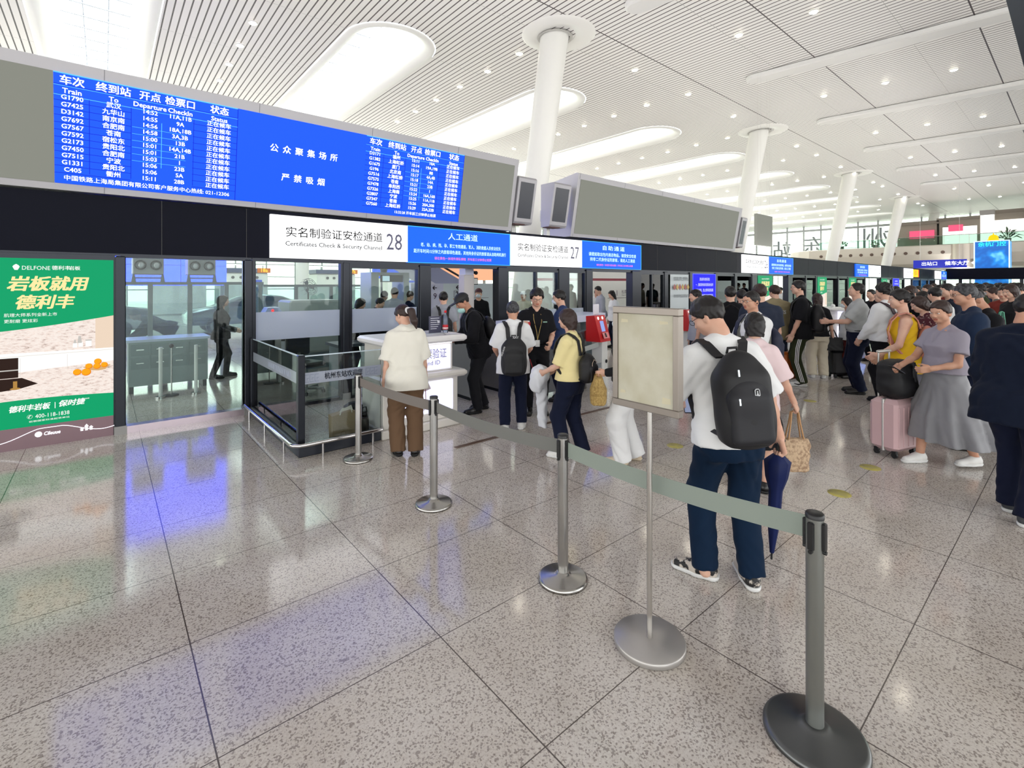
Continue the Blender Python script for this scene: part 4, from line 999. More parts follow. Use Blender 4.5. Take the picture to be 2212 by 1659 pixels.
    add_text(g, 'Cileuue', (0, W - 0.017, 0), U, V, -0.515, 0.135, 0.055, bold=0.03, shear=0.2, width=0.135)
    for dx, hh in ((-0.04, 0.04), (0.0, 0.075), (0.04, 0.05)):
        g.box(-0.156 + dx - 0.012, -0.156 + dx + 0.012, W - 0.019, W - 0.016, 0.105, 0.105 + hh * 0.6); g.prism([(-0.156 + dx - 0.02, 0.105 + hh * 0.6), (-0.156 + dx + 0.02, 0.105 + hh * 0.6), (-0.156 + dx, 0.105 + hh)], 'y', W - 0.019, W - 0.016)
    g.build('glowing_line', M_glowline, pl_)
advert_big(-1.3, 0.085)
def advert_small(x0, x1, label):
    t = thing('advert_lightbox', label, 'advert', ((x0 + x1) / 2, W, 0), group='green adverts along the distant glass front')
    w = x1 - x0; Y = W - 0.06
    m = MB(); m.box(x0 - 0.02, x1 + 0.02, W - 0.05, W + 0.16, 0.0, 2.13); m.build('case', M_frame, t)
    f = MB(); f.add([(x0, Y, 0.24), (x1, Y, 0.24), (x1, Y, 2.09), (x0, Y, 2.09)], [(0, 1, 2, 3)]); f.m = 1
    f.add([(x0, Y - 0.001, 0.5), (x1, Y - 0.001, 0.5), (x1, Y - 0.001, 1.42), (x0, Y - 0.001, 1.25)], [(0, 1, 2, 3)]); f.m = 2
    f.add([(x0 + w * 0.8, Y - 0.002, 0.9), (x1, Y - 0.002, 0.9), (x1, Y - 0.002, 1.41), (x0 + w * 0.8, Y - 0.002, 1.38)], [(0, 1, 2, 3)])
    f.build('lit_face', [AD_G, AD_M, AD_WALL], t)
    tx = MB(); O, U, V = (x0, Y - 0.004, 0), (1, 0, 0), (0, 0, 1)
    add_text(tx, '岩板就用', O, U, V, w * 0.22, 1.79, 0.19, bold=0.035, shear=0.15, width=w * 0.56, mi=1, lift=0.001); add_text(tx, '德利丰', O, U, V, w * 0.27, 1.58, 0.19, bold=0.035, shear=0.15, width=w * 0.42, mi=1, lift=0.001)
    add_text(tx, 'DELFONE 德利丰', O, U, V, w * 0.25, 1.97, 0.06, width=w * 0.5, mi=0, lift=0.001); add_text(tx, '更耐磨', O, U, V, w * 0.3, 1.42, 0.06, width=w * 0.2, mi=0, lift=0.001)
    tx.build('lettering', [AD_W, AD_Y], t)
advert_small(17.46, 18.68, 'green advert lightbox below sign 26, behind the waiting men'); advert_small(23.25, 24.4, 'green advert lightbox left of the round white counter')
advert_small(27.5, 28.64, 'small green advert lightbox beneath the distant blue sign'); advert_small(33.18, 34.4, 'farthest tiny green advert lightbox beside a blue notice')
M_royal = glow('royal_blue_led', (26, 22, 232), 1.1, light=True); M_royal_e = glow('royal_blue_edge', (110, 120, 255), 1.2); M_roytxt = glow('notice_pale_text', (196, 200, 255), 1.3)
def notice_led(x0, x1, z0, z1, label):
    t = thing('notice_screen', label, 'screen', ((x0 + x1) / 2, W, z0), group='blue electronic notices')
    m = MB(); m.box(x0, x1, W - 0.05, W + 0.05, z0, z1); m.m = 1
    for a in (x0, x1 - 0.015): m.box(a, a + 0.015, W - 0.054, W - 0.05, z0, z1)
    m.box(x0, x1, W - 0.054, W - 0.05, z1 - 0.015, z1); m.build('led_screen', [M_royal, M_royal_e], t)
    w = x1 - x0; tx = MB(); O, U, V = (x0, W - 0.051, 0), (1, 0, 0), (0, 0, 1)
    for i, (s, a, k) in enumerate((('进站乘车旅客须知', 0.28, 0.44), ('一、旅客须持有效车票和身份证件', 0.12, 0.76), ('进站安检，禁止携带易燃易爆', 0.14, 0.74), ('危险物品及管制刀具乘车。', 0.08, 0.82), ('二、请提前到站候车检票，', 0.08, 0.78), ('以免耽误您的旅行。', 0.08, 0.55), ('祝您旅途愉快', 0.4, 0.5))):
        add_text(tx, s, O, U, V, w * a, z1 - 0.17 - i * 0.165, 0.1, width=w * k, bold=0.01)
    tx.build('lettering', M_roytxt, t)
    p = MB(); p.box(x0, x1, W, W + 0.1, 0, z0); p.build('base', M_frame, t)
notice_led(13.15, 14.5, 0.75, 2.1, 'tall bright blue electronic notice screen behind the blank sign stand'); notice_led(35.75, 37.15, 0.75, 2.12, 'tiny distant blue electronic notice beside a green advert')
# paper poster on the glass
t = thing('poster', 'pale printed paper poster on the glass left of the blue notice screen', 'poster', (12.4, W, 0.95))
m = MB(); n = 10
pts = [(11.95 + 0.95 * i / n, W - 0.06 - 0.05 * sin(pi * i / n)) for i in range(n + 1)]
m.add([(x, y, z) for x, y in pts for z in (0.98, 2.06)], [(2 * i, 2 * i + 2, 2 * i + 3, 2 * i + 1) for i in range(n)], True)
m.add([(x, y + 0.004, z) for x, y in pts for z in (0.98, 2.06)], [(2 * i + 1, 2 * i + 3, 2 * i + 2, 2 * i) for i in range(n)], True); m.build('sheet', mat('poster_paper', (206, 214, 216), rough=0.6), t)
m = MB(); O, U, V = (0, W - 0.115, 0), (1, 0, 0), (0, 0, 1)
add_text(m, '铁路客运禁止携带物品', O, U, V, 12.02, 1.93, 0.12, width=0.8, mi=0); add_text(m, '限制携带物品目录及说明', O, U, V, 12.02, 1.45, 0.1, width=0.8, mi=0); add_text(m, '请您配合安检', O, U, V, 12.2, 1.08, 0.06, width=0.45, mi=0)
for i in range(6): m.m = 1 + i % 2; m.prism([(12.0 + i * 0.14, 1.7), (12.07 + i * 0.14, 1.62), (12.14 + i * 0.14, 1.7), (12.07 + i * 0.14, 1.8)], 'y', W - 0.122, W - 0.12)
m.build('print', [mat('poster_ink', (90, 96, 104)), mat('poster_red', (168, 96, 92)), mat('poster_yellow', (200, 168, 96))], t)

# ================================================================= glazed counter enclosure
en = thing('glass_enclosure', 'low glass railing enclosure on a dark plinth in front of the counter', 'railing', (1.56, 5.26, 0))
X0, Yc, X1 = 1.56, 5.26, 2.44
m = MB(); m.box(X0 - 0.03, X0 + 0.05, Yc + 0.03, 7.40, 0.0, 0.13, bev=0.01); m.box(X0 - 0.03, X1, Yc - 0.03, Yc + 0.05, 0.0, 0.13, bev=0.01); m.build('plinth', mat('dark_navy_plinth', (28, 32, 42), rough=0.3), en)
m = MB(); m.box(X0 - 0.035, X0 + 0.035, Yc - 0.035, Yc + 0.035, 0.1, 1.06, bev=0.008); m.build('corner_post', M_frame, en)
m = MB(); m.box(X0 - 0.03, X0 + 0.03, 7.33, 7.40, 0.1, 1.06, bev=0.008); m.build('wall_post', M_frame, en)
m = MB(); m.box(X0 - 0.006, X0 + 0.006, Yc + 0.04, 7.33, 0.13, 1.04); m.build('pane', M_glass_g, en)
m = MB(); m.box(X0 + 0.04, X1, Yc - 0.006, Yc + 0.006, 0.13, 1.04); m.build('pane', M_glass_g, en)
m = MB(); m.box(X0 - 0.008, X0 + 0.008, Yc + 0.04, 7.33, 1.038, 1.048); m.box(X0 + 0.04, X1, Yc - 0.008, Yc + 0.008, 1.038, 1.048); m.build('glass_edge', mat('pale_glass_edge', (214, 228, 236), rough=0.2), en)
m = MB(); m.box(X0 + 0.04, X1, Yc - 0.011, Yc - 0.007, 0.75, 0.87); m.m = 1
O, U, V = (0, Yc - 0.0105, 0), (1, 0, 0), (0, 0, 1)
add_text(m, '杭州东站欢迎您', O, U, V, 1.80, 0.81, 0.075, bold=0.02, width=0.42, mi=1)
for cx in (1.67, 2.33):
    for k in range(3):
        for (a, c, d, e) in ((-0.03, 0.03, 0.035, 0.038), (-0.03, 0.03, -0.038, -0.035), (-0.03, -0.027, -0.038, 0.038), (0.0, 0.03, 0.0, 0.003), (0.0, 0.003, -0.02, 0.0)):
            m.box(cx + (k - 1) * 0.05 + a * 0.7, cx + (k - 1) * 0.05 + c * 0.7, Yc - 0.0125, Yc - 0.011, 0.81 + d, 0.81 + e)
m.build('frosted_band', [M_frost, mat('band_grey_blue', (136, 146, 176), rough=0.6)], en)
m = MB(); m.box(X0 - 0.011, X0 - 0.007, Yc + 0.04, 7.3, 0.75, 0.87); m.m = 1
for k in range(14): m.box(X0 - 0.0125, X0 - 0.011, Yc + 0.3 + k * 0.07, Yc + 0.34 + k * 0.07, 0.78, 0.84)
m.build('frosted_band', [M_frost, mat('band_pale_grey', (170, 178, 196), rough=0.6)], en)
m = MB(); rz = 0.15; m.tube([(X0 - 0.1, 7.36, rz), (X0 - 0.1, Yc + 0.0, rz), (X0 - 0.085, Yc - 0.06, rz), (X0 - 0.04, Yc - 0.1, rz), (X0 + 0.02, Yc - 0.11, rz), (X1 - 0.03, Yc - 0.11, rz)], 0.021, 12)
for yy in (5.5, 6.3, 7.1): m.cyl((X0 - 0.1, yy, rz), (X0 - 0.1, yy, 0), 0.012, n=8)
for xx in (1.75, 2.3): m.cyl((xx, Yc - 0.11, rz), (xx, Yc - 0.11, 0), 0.012, n=8)
m.build('bumper_rail', mat('polished_steel', (206, 204, 204), rough=0.12, metal=1.0), en)

# ================================================================= reception counter
M_cs = mat('counter_warm_white', (236, 231, 222), rough=0.3); M_cl = glow('lilac_light_panel', (226, 226, 255), 1.25, light=True); M_violet = mat('violet_blue_letters', (126, 122, 190), rough=0.5)
rc = thing('reception_counter', 'white ticket checking counter with lit lilac panels', 'counter', (3.0, 5.5, 0))
m = MB(); m.box(2.47, 3.50, 5.25, 5.85, 0.1, 0.62, bev=0.01); m.box(2.50, 3.44, 5.28, 5.85, 0.70, 1.07, bev=0.01); m.build('body', M_cs, rc)
m = MB(); m.box(2.44, 3.60, 5.16, 5.9, 0.62, 0.70, bev=0.025); m.build('ledge', M_cs, rc)
m = MB(); m.box(2.42, 3.58, 5.14, 5.9, 1.07, 1.155, bev=0.025); m.build('top', mat('counter_top_white', (244, 241, 238), rough=0.25), rc)
m = MB(); m.box(2.44, 3.58, 5.2, 5.88, 0.0, 0.1, bev=0.01); m.build('base', M_cs, rc)
m = MB(); m.box(2.56, 3.40, 5.265, 5.285, 0.72, 1.03); m.m = 1; m.box(2.56, 3.40, 5.26, 5.266, 0.72, 0.725); m.build('sign_panel', [M_cl, M_white], rc)
m = MB(); m.box(2.60, 3.42, 5.235, 5.255, 0.2, 0.59, bev=0.006); m.build('lower_light_panel', M_cl, rc)
m = MB(); O = (0, 5.264, 0)
add_text(m, '实名制验票验证', O, U, V, 2.60, 0.915, 0.13, width=0.73, lift=0.002); add_text(m, 'Show ticket and ID', O, U, V, 2.62, 0.81, 0.075, width=0.62, lift=0.002); m.build('lettering', M_violet, rc)
m = MB(); m.box(2.52, 3.42, 5.262, 5.28, 1.05, 1.058); m.build('light_strip', glow('white_strip', (250, 248, 255), 1.6), rc)
t = thing('info_stand', 'small dark grey acrylic notice stand on the white counter', 'notice', (3.28, 5.45, 1.155))
m = MB(); m.box(3.19, 3.37, 5.44, 5.452, 1.165, 1.38); m.build('panel', mat('dark_acrylic', (72, 72, 92), rough=0.2), t)
m = MB(); m.box(3.17, 3.39, 5.4, 5.5, 1.155, 1.166); m.build('foot', mat('clear_foot', (176, 180, 190), rough=0.2), t)
m = MB()
for k in range(6): m.box(3.21, 3.34 - 0.02 * (k % 3), 5.438, 5.44, 1.35 - k * 0.027, 1.358 - k * 0.027)
m.box(3.31, 3.345, 5.437, 5.44, 1.29, 1.325); m.build('print', mat('pale_print', (206, 206, 214)), t)
t = thing('water_bottle', 'clear water bottle with red cap and red label on the white counter', 'bottle', (3.42, 5.42, 1.155))
m = MB(); m.lathe([(0, 0.0), (0.033, 0.0), (0.036, 0.02), (0.035, 0.12), (0.036, 0.17), (0.03, 0.21), (0.014, 0.25), (0.013, 0.27)], (3.42, 5.42, 1.155), 24); m.build('bottle_body', glass('bottle_plastic', (232, 240, 250), haze=0.25, hazecol=(224, 232, 246)), t)
m = MB(); m.lathe([(0, 0.295), (0.015, 0.295), (0.016, 0.265), (0, 0.265)], (3.42, 5.42, 1.155), 20); m.build('cap', mat('red_cap', (220, 30, 40), rough=0.35), t)
m = MB(); m.lathe([(0.0365, 0.05), (0.0365, 0.11)], (3.42, 5.42, 1.155), 24); m.m = 1; m.lathe([(0.0368, 0.06), (0.0368, 0.075)], (3.42, 5.42, 1.155), 24); m.build('label', [mat('bottle_label_red', (206, 40, 52), rough=0.4), M_white], t)
m = MB(); m.add([(3.3, 5.2, 1.158), (3.5, 5.22, 1.157), (3.49, 5.36, 1.16), (3.36, 5.38, 1.165)], [(0, 1, 2, 3)]); tag(m.build('paper_sheet', M_white), 'white paper sheet lying on the counter by the water bottle', 'paper')
t = thing('paper_bag', 'brown kraft paper bag on the floor inside the glass enclosure', 'bag', (2.12, 5.55, 0))
m = MB(); m.prism([(1.98, 0.0), (2.27, 0.0), (2.28, 0.3), (2.2, 0.33), (2.05, 0.31), (1.97, 0.3)], 'y', 5.5, 5.62); m.build('body', mat('kraft_paper', (164, 142, 112), rough=0.8, bump=(30, 0.4, 0.01)), t)
m = MB(); m.tube([(2.06, 5.5, 0.3), (2.08, 5.49, 0.37), (2.18, 5.49, 0.38), (2.2, 5.5, 0.31)], 0.006, 8); m.add([(2.05, 5.56, 0.3), (2.24, 5.56, 0.31), (2.22, 5.57, 0.38), (2.1, 5.57, 0.34)], [(0, 1, 2, 3)]); m.build('handle', mat('bag_white_paper', (226, 220, 208)), t)
m = MB(); m.tube([(2.1 + 0.03 * cos(a * pi / 8), 5.497, 0.08 + 0.03 * sin(a * pi / 8)) for a in range(16)], 0.003, 6, True); m.build('round_mark', mat('bag_mark', (140, 114, 84)), t)
t = thing('tumbler', 'dark vacuum flask with loop handle on the floor beside the paper bag', 'flask', (2.36, 5.52, 0))
m = MB(); m.lathe([(0, 0), (0.05, 0), (0.052, 0.02), (0.052, 0.2), (0.045, 0.23), (0, 0.23)], (2.36, 5.52, 0), 20); m.build('body', mat('dark_flask', (58, 52, 48), rough=0.3, metal=0.4), t)
m = MB(); m.lathe([(0, 0.29), (0.03, 0.29), (0.034, 0.23), (0, 0.23)], (2.36, 5.52, 0), 16); m.tube([(2.33, 5.52, 0.28), (2.34, 5.52, 0.34), (2.38, 5.52, 0.34), (2.39, 5.52, 0.28)], 0.008, 8); m.build('lid', M_black, t)
t = thing('backpack', 'black backpack on the floor behind the vacuum flask', 'bag', (2.34, 5.75, 0))
m = MB(); m.box(2.22, 2.42, 5.68, 5.84, 0, 0.36, bev=0.04); m.build('body', mat('black_nylon', (20, 20, 24), rough=0.6), t)
m = MB(); m.box(2.25, 2.39, 5.655, 5.69, 0.04, 0.2, bev=0.02); m.build('pocket', mat('black_nylon_pocket', (26, 26, 32), rough=0.6), t)
# chairs and desk of the staff, seen through the glass
def office_chair(x, y, rz, label):
    t = thing('office_chair', label, 'chair', (x, y, 0), rz, group='black office chairs behind the glass', w=False)
    m = MB(); m.box(-0.23, 0.23, -0.22, 0.22, 0.44, 0.52, bev=0.03); m.build('seat', M_black, t)
    m = MB(); m.box(-0.22, 0.22, 0.2, 0.27, 0.6, 1.02, bev=0.03); m.build('backrest', M_black, t)
    m = MB(); m.cyl((0, 0, 0.1), (0, 0, 0.44), 0.03, n=12); m.box(-0.03, 0.03, 0.2, 0.25, 0.46, 0.65); m.build('column', M_steel_d, t)
    m = MB()
    for k in range(5): m.box(-0.02, 0.02, 0, 0.28, 0.06, 0.1); m.v[-8:] = [(v[0] * cos(k * 1.2566) - v[1] * sin(k * 1.2566), v[0] * sin(k * 1.2566) + v[1] * cos(k * 1.2566), v[2]) for v in m.v[-8:]]
    m.build('star_base', M_steel_d, t)
    for k in range(5):
        m = MB(); a = k * 1.2566 + pi / 2; m.cyl((0.27 * cos(a), 0.27 * sin(a), 0.035), (0.27 * cos(a) + 0.02, 0.27 * sin(a), 0.035), 0.035, n=12); m.build('castor', M_black, t)
office_chair(2.0, 8.6, 2.6, 'black office chair behind the frosted band left of sign 28'); office_chair(2.55, 8.3, 0.3, 'black office chair right of another behind the frosted glass band')
t = thing('staff_desk', 'dark staff desk with monitor behind the second frosted band', 'desk', (3.6, 8.4, 0))
m = MB(); m.box(3.0, 4.15, 8.1, 8.7, 0.72, 0.77); m.build('worktop', mat('desk_dark_top', (66, 70, 80), rough=0.4), t)
for xx in (3.05, 4.06):
    m = MB(); m.box(xx, xx + 0.05, 8.15, 8.65, 0, 0.72); m.build('leg', M_pst, t)
t = thing('computer_monitor', 'black computer monitor on the staff desk behind the glass', 'monitor', (3.75, 8.4, 0.77))
m = MB(); m.box(3.5, 4.0, 8.38, 8.42, 0.86, 1.18); m.build('screen', M_black, t); m = MB(); m.box(3.72, 3.78, 8.38, 8.44, 0.77, 0.9); m.box(3.62, 3.88, 8.32, 8.5, 0.77, 0.785); m.build('stand', M_black, t)

# ================================================================= queue posts and belts
M_belt = mat('grey_green_webbing', (146, 156, 146), rough=0.75, bump=(300, 0.2, 0.001)); M_belt2 = mat('taupe_webbing', (128, 120, 114), rough=0.75)
M_post = mat('post_satin_steel', (176, 174, 170), rough=0.2, metal=0.9, noise=(3, (150, 150, 148), 0.4, 0.7))
def post(x, y, r, label, m_post, m_base, hgt=0.885):
    t = thing('queue_post', label, 'queue post', (x, y, 0), group='retractable belt posts')
    m = MB(); m.lathe([(0, 0), (r, 0), (r, 0.012), (r * 0.97, 0.022), (r * 0.9, 0.027), (r * 0.35, 0.036), (r * 0.26, 0.05), (0.036, 0.055), (0, 0.055)], (x, y, 0), 56); m.build('base', m_base, t)
    m = MB(); m.cyl((x, y, 0.05), (x, y, hgt - 0.012), 0.032, n=36); m.build('tube', m_post, t)
    m = MB(); m.lathe([(0.0335, hgt - 0.02), (0.0335, hgt - 0.004), (0.03, hgt), (0, hgt)], (x, y, 0), 36); m.build('cap', M_black, t)
    for k in range(4):
        a = -YAW + radians(45 + 90 * k - 10); m = MB(); m.box(-0.012, 0.012, 0.028, 0.042, hgt - 0.14, hgt - 0.03, bev=0.004); m.cyl((0, 0.03, hgt - 0.145), (0, 0.043, hgt - 0.145), 0.008, n=10)
        m.v = [(x + v[0] * cos(a) - v[1] * sin(a), y + v[0] * sin(a) + v[1] * cos(a), v[2]) for v in m.v]; m.build('belt_slot', M_black, t)
    return t
PT = [(1.995, 4.82), (2.056, 3.434), (2.136, 2.057), (2.164, 0.70)]
p1 = post(*PT[0], 0.15, 'steel queue post in front of the glass enclosure, farthest of the row', M_post, M_steel)
p2 = post(*PT[1], 0.15, 'steel queue post by the woman in the white blouse, second from the far end', M_post, M_steel)
p3 = post(*PT[2], 0.15, 'steel queue post left of the blank sign stand', M_post, M_steel)
p4 = post(*PT[3], 0.185, 'dull grey queue post in the right foreground, nearest of the row', mat('post_dull_steel', (138, 140, 136), rough=0.3, metal=0.8), mat('base_dull_steel', (104, 106, 106), rough=0.34, metal=0.85), 0.89)
def belt(a, c, z0, z1, sag, w, mt, label):
    pts = []; n = 20
    ax, ay = a; cx, cy = c; L_ = hypot(cx - ax, cy - ay); ux, uy = (cx - ax) / L_, (cy - ay) / L_
    for i in range(n + 1):
        f = i / n; d = 0.034 + (L_ - 0.068) * f
        pts.append((ax + ux * d, ay + uy * d, z0 + (z1 - z0) * f - sag * 4 * f * (1 - f)))
    m = MB(); m.strip(pts, (0, 0, 1), w, 0.002)
    tag(m.build('queue_belt', mt), label, 'belt', group='retractable queue belts')
belt(PT[0], PT[1], 0.80, 0.80, 0.02, 0.085, M_belt2, 'taupe belt behind the woman in the white blouse, between the two farthest posts')
belt(PT[1], PT[2], 0.80, 0.805, 0.03, 0.085, mat('grey_webbing', (120, 120, 116), rough=0.75), 'grey belt between the second post and the post left of the sign stand')
belt(PT[2], PT[3], 0.80, 0.825, 0.03, 0.09, M_belt, 'grey green belt running behind the sign stand to the nearest post')
# blank sign stand
ss = thing('sign_stand', 'blank beige notice board on a thin steel pole with a round base', 'sign stand', (2.088, 1.413, 0))
x, y = 2.088, 1.413
m = MB(); m.lathe([(0, 0), (0.172, 0), (0.175, 0.004), (0.175, 0.026), (0.170, 0.032), (0, 0.032)], (x, y, 0), 64); m.build('base', mat('satin_disc', (184, 180, 176), rough=0.32, metal=0.45, noise=(4, (170, 166, 162), 0.4, 0.7)), ss)
m = MB(); m.cyl((x, y, 0.03), (x, y, 1.18), 0.0135, n=24); m.build('pole', mat('polished_pole', (196, 192, 186), rough=0.15, metal=0.85), ss)
ya, yb, za, zb, xf = 1.237, 1.621, 1.164, 1.682, 2.066
m = MB()
for (a, c, d, e) in ((ya, yb, zb - 0.035, zb), (ya, yb, za, za + 0.035), (ya, ya + 0.03, za + 0.035, zb - 0.035), (yb - 0.03, yb, za + 0.035, zb - 0.035)): m.box(xf - 0.006, xf + 0.04, a, c, d, e, bev=0.003)
m.build('frame', mat('taupe_metal_frame', (138, 130, 122), rough=0.35, metal=0.7), ss)
def beige():
    m = mat('stained_beige_board', (208, 204, 184), rough=0.6, noise=(7, (190, 184, 158), 0.4, 0.75)); return m
m = MB(); m.box(xf + 0.004, xf + 0.035, ya + 0.03, yb - 0.03, za + 0.035, zb - 0.035); bd = m.build('panel', beige(), ss)
m = MB()
for (yy, zz, w_, h_) in ((1.55, 1.61, 0.045, 0.016), (1.32, 1.612, 0.05, 0.014), (1.56, 1.243, 0.034, 0.016), (1.305, 1.236, 0.05, 0.028)):
    m.add([(xf + 0.002, yy - w_ / 2, zz - h_ / 2), (xf + 0.002, yy + w_ / 2, zz - h_ / 2 - 0.003), (xf + 0.002, yy + w_ / 2 - 0.004, zz + h_ / 2), (xf + 0.002, yy - w_ / 2 + 0.003, zz + h_ / 2 - 0.002)], [(3, 2, 1, 0)])
m.build('tape_residue', mat('tape_residue', (214, 206, 176), rough=0.5), bd)

# ================================================================= gate fittings between the counter and the kiosks
def kiosk(x, y, label, tablet=True, face=(206, 32, 34)):
    t = thing('ticket_kiosk', label, 'kiosk', (x, y, 0), radians(10), group='red ticket kiosks', w=False)
    m = MB(); m.box(-0.05, 0.13, -0.1, 0.1, 0, 0.86, bev=0.01); m.build('stand', M_white, t)
    m = MB(); m.cyl((0.08, -0.1, 0.5), (0.08, -0.11, 0.5), 0.03, n=16); m.build('lock', M_black, t)
    red = mat('kiosk_red', face, rough=0.35)
    m = MB(); m.prism([(-0.14, 0.84), (0.14, 0.84), (0.14, 1.26), (-0.02, 1.27)], 'x', -0.17, 0.17); m.v = [(v[0], v[1], v[2]) for v in m.v]; hd = m.build('head', red, t)
    A = Vector((0, -0.144, 0.84)); Bv = Vector((0, 0.12, 0.43)).normalized(); O2 = A; U2 = Vector((1, 0, 0)); 
    def fp(x_, v_, l=0.004): return tuple(A + Bv * v_ + U2 * x_ + U2.cross(Bv) * l)
    m = MB(); m.add([fp(-0.06, 0.17), fp(0.06, 0.17), fp(0.06, 0.35), fp(-0.06, 0.35)], [(0, 1, 2, 3)]); m.build('screen', glow('kiosk_screen', (150, 170, 232), 0.9), hd)
    m = MB()
    for sx in (-0.08, 0.06): m.add([fp(sx + 0.028 * cos(a * pi / 8), 0.40 + 0.028 * sin(a * pi / 8)) for a in range(16)], [tuple(range(16))])
    m.build('lamps', glow('kiosk_lamp', (255, 240, 235), 1.6), hd)
    m = MB(); m.add([fp(-0.09, 0.05, 0.03), fp(0.1, 0.05, 0.03), fp(0.1, 0.15, 0.02), fp(-0.09, 0.15, 0.02)], [(0, 1, 2, 3)]); m.m = 1; m.add([fp(-0.03, 0.07, 0.032), fp(0.02, 0.07, 0.032), fp(0.02, 0.14, 0.024), fp(-0.03, 0.14, 0.024)], [(0, 1, 2, 3)]); m.build('card_reader', [mat('pink_tray', (240, 150, 150), rough=0.4), M_black], hd)
    if tablet:
        m = MB(); m.box(-0.12, 0.06, 0.02, 0.04, 1.28, 1.46, bev=0.01); m.build('tablet', mat('white_tablet', (236, 232, 240), rough=0.3), t)
kiosk(6.36, 5.3, 'red and white ticket kiosk left of the blank sign stand')
kiosk(9.2, 5.3, 'red ticket kiosk partly hidden between the sign stand and the man with the backpack', False)
t = thing('lane_barrier', 'grey solid metal lane barrier left of the red kiosk', 'barrier', (5.9, 5.6, 0))
m = MB(); m.box(5.35, 6.3, 5.55, 5.6, 0.06, 0.98); m.build('panel', mat('barrier_grey', (118, 120, 126), rough=0.35, metal=0.3), t)
m = MB(); m.box(5.3, 5.36, 5.54, 5.61, 0, 1.0); m.box(6.28, 6.33, 5.54, 5.61, 0, 1.0); m.build('post', M_steel, t)
belt((5.1, 5.15), (6.28, 5.2), 0.72, 0.80, 0.02, 0.08, mat('pale_grey_webbing', (176, 180, 178), rough=0.7), 'pale grey belt left of the red kiosk, upper one'); belt((5.1, 5.05), (6.3, 5.17), 0.52, 0.46, 0.02, 0.08, mat('mid_grey_webbing', (136, 140, 146), rough=0.7), 'mid grey belt left of the red kiosk, lower one')
def turnstile(x, y, label):
    t = thing('turnstile', label, 'turnstile', (x, y, 0), group='steel turnstile cabinets at the staffed gate')
    m = MB(); m.box(x, x + 0.16, y, y + 1.0, 0.04, 0.98, bev=0.015); m.build('cabinet', M_steel_d, t)
    m = MB(); m.box(x - 0.01, x + 0.17, y - 0.01, y + 1.01, 0.98, 1.0); m.build('top', M_steel, t)
    m = MB(); m.box(x + 0.01, x + 0.15, y + 0.03, y + 0.97, 0, 0.05); m.build('foot', M_black, t)
    m = MB(); m.box(x + 0.02, x + 0.14, y - 0.006, y, 0.15, 0.9); m.build('front_panel', M_steel, t)
turnstile(4.30, 6.1, 'steel turnstile cabinet right of the man in the black cap'); turnstile(5.02, 6.2, 'steel turnstile cabinet behind the person in the white tee with black drawstring pack')
m = MB(); m.box(4.38, 5.2, 6.96, 7.0, 0.12, 0.9); tag(m.build('lane_gate', mat('mesh_grey', (128, 126, 128), rough=0.5, metal=0.4)), 'grey closing panel between the two steel turnstile cabinets', 'gate panel')
t = thing('inspection_table', 'pale lilac sloping inspection table behind the guard', 'table', (6.9, 7.0, 0))
m = MB(); m.prism([(5.5, 1.02), (7.9, 1.06), (7.9, 1.2), (5.5, 1.12)], 'y', 6.4, 7.0); m.build('top', mat('lilac_white', (218, 220, 240), rough=0.3), t)
m = MB(); m.box(5.55, 5.65, 6.45, 6.95, 0, 1.02); m.box(7.75, 7.85, 6.45, 6.95, 0, 1.05); m.build('leg', M_pst, t)
t = thing('accessible_sign', 'small blue sign with white walking figure behind the man in glasses', 'sign', (9.0, 4.6, 0))
m = MB(); m.box(8.75, 9.0, 4.66, 4.68, 0.9, 1.3); m.build('panel', mat('sign_blue_paint', (66, 108, 176), rough=0.4), t)
m = MB(); m.cyl((8.87, 4.7, 0), (8.87, 4.7, 1.2), 0.015, n=10); m.lathe([(0, 0), (0.15, 0), (0.15, 0.02), (0, 0.02)], (8.87, 4.7, 0), 24); m.build('stand', M_steel, t)
m = MB(); m.add([(8.90 + 0.022 * cos(a * pi / 8), 4.655, 1.2 + 0.022 * sin(a * pi / 8)) for a in range(16)], [tuple(range(16))]); m.add([(8.84, 4.655, 1.0), (8.86, 4.655, 1.0), (8.9, 4.655, 1.08), (8.95, 4.655, 1.0), (8.97, 4.655, 1.01), (8.92, 4.655, 1.16), (8.87, 4.655, 1.16)], [tuple(range(7))]); m.build('figure', M_white, t)
# round white counter far right
rc2 = thing('round_counter', 'round white counter with two lit panels in the distance', 'counter', (16.4, 4.9, 0))
m = MB(); m.lathe([(0, 0), (0.62, 0), (0.64, 0.05), (0.62, 0.62), (0.66, 0.66), (0.52, 1.05), (0, 1.05)], (16.4, 4.9, 0), 48); m.build('body', M_cs, rc2)
m = MB(); m.lathe([(0, 1.05), (0.72, 1.05), (0.74, 1.075), (0.72, 1.1), (0, 1.1)], (16.4, 4.9, 0), 48); m.build('top', M_white, rc2)
m = MB(); m.T = Matrix.Translation((16.4, 4.9, 0)) @ Matrix.Rotation(radians(-42), 4, 'Z'); m.box(-0.18, 0.2, -0.68, -0.63, 0.68, 1.02); m.box(-0.2, 0.2, -0.68, -0.64, 0.18, 0.6); m.build('lit_panel', M_cl, rc2)
m = MB(); m.sphere((16.3, 4.8, 1.15), 0.06, 14); m.box(16.1, 16.6, 4.75, 4.85, 1.1, 1.12); m.build('fitting', M_white, rc2)
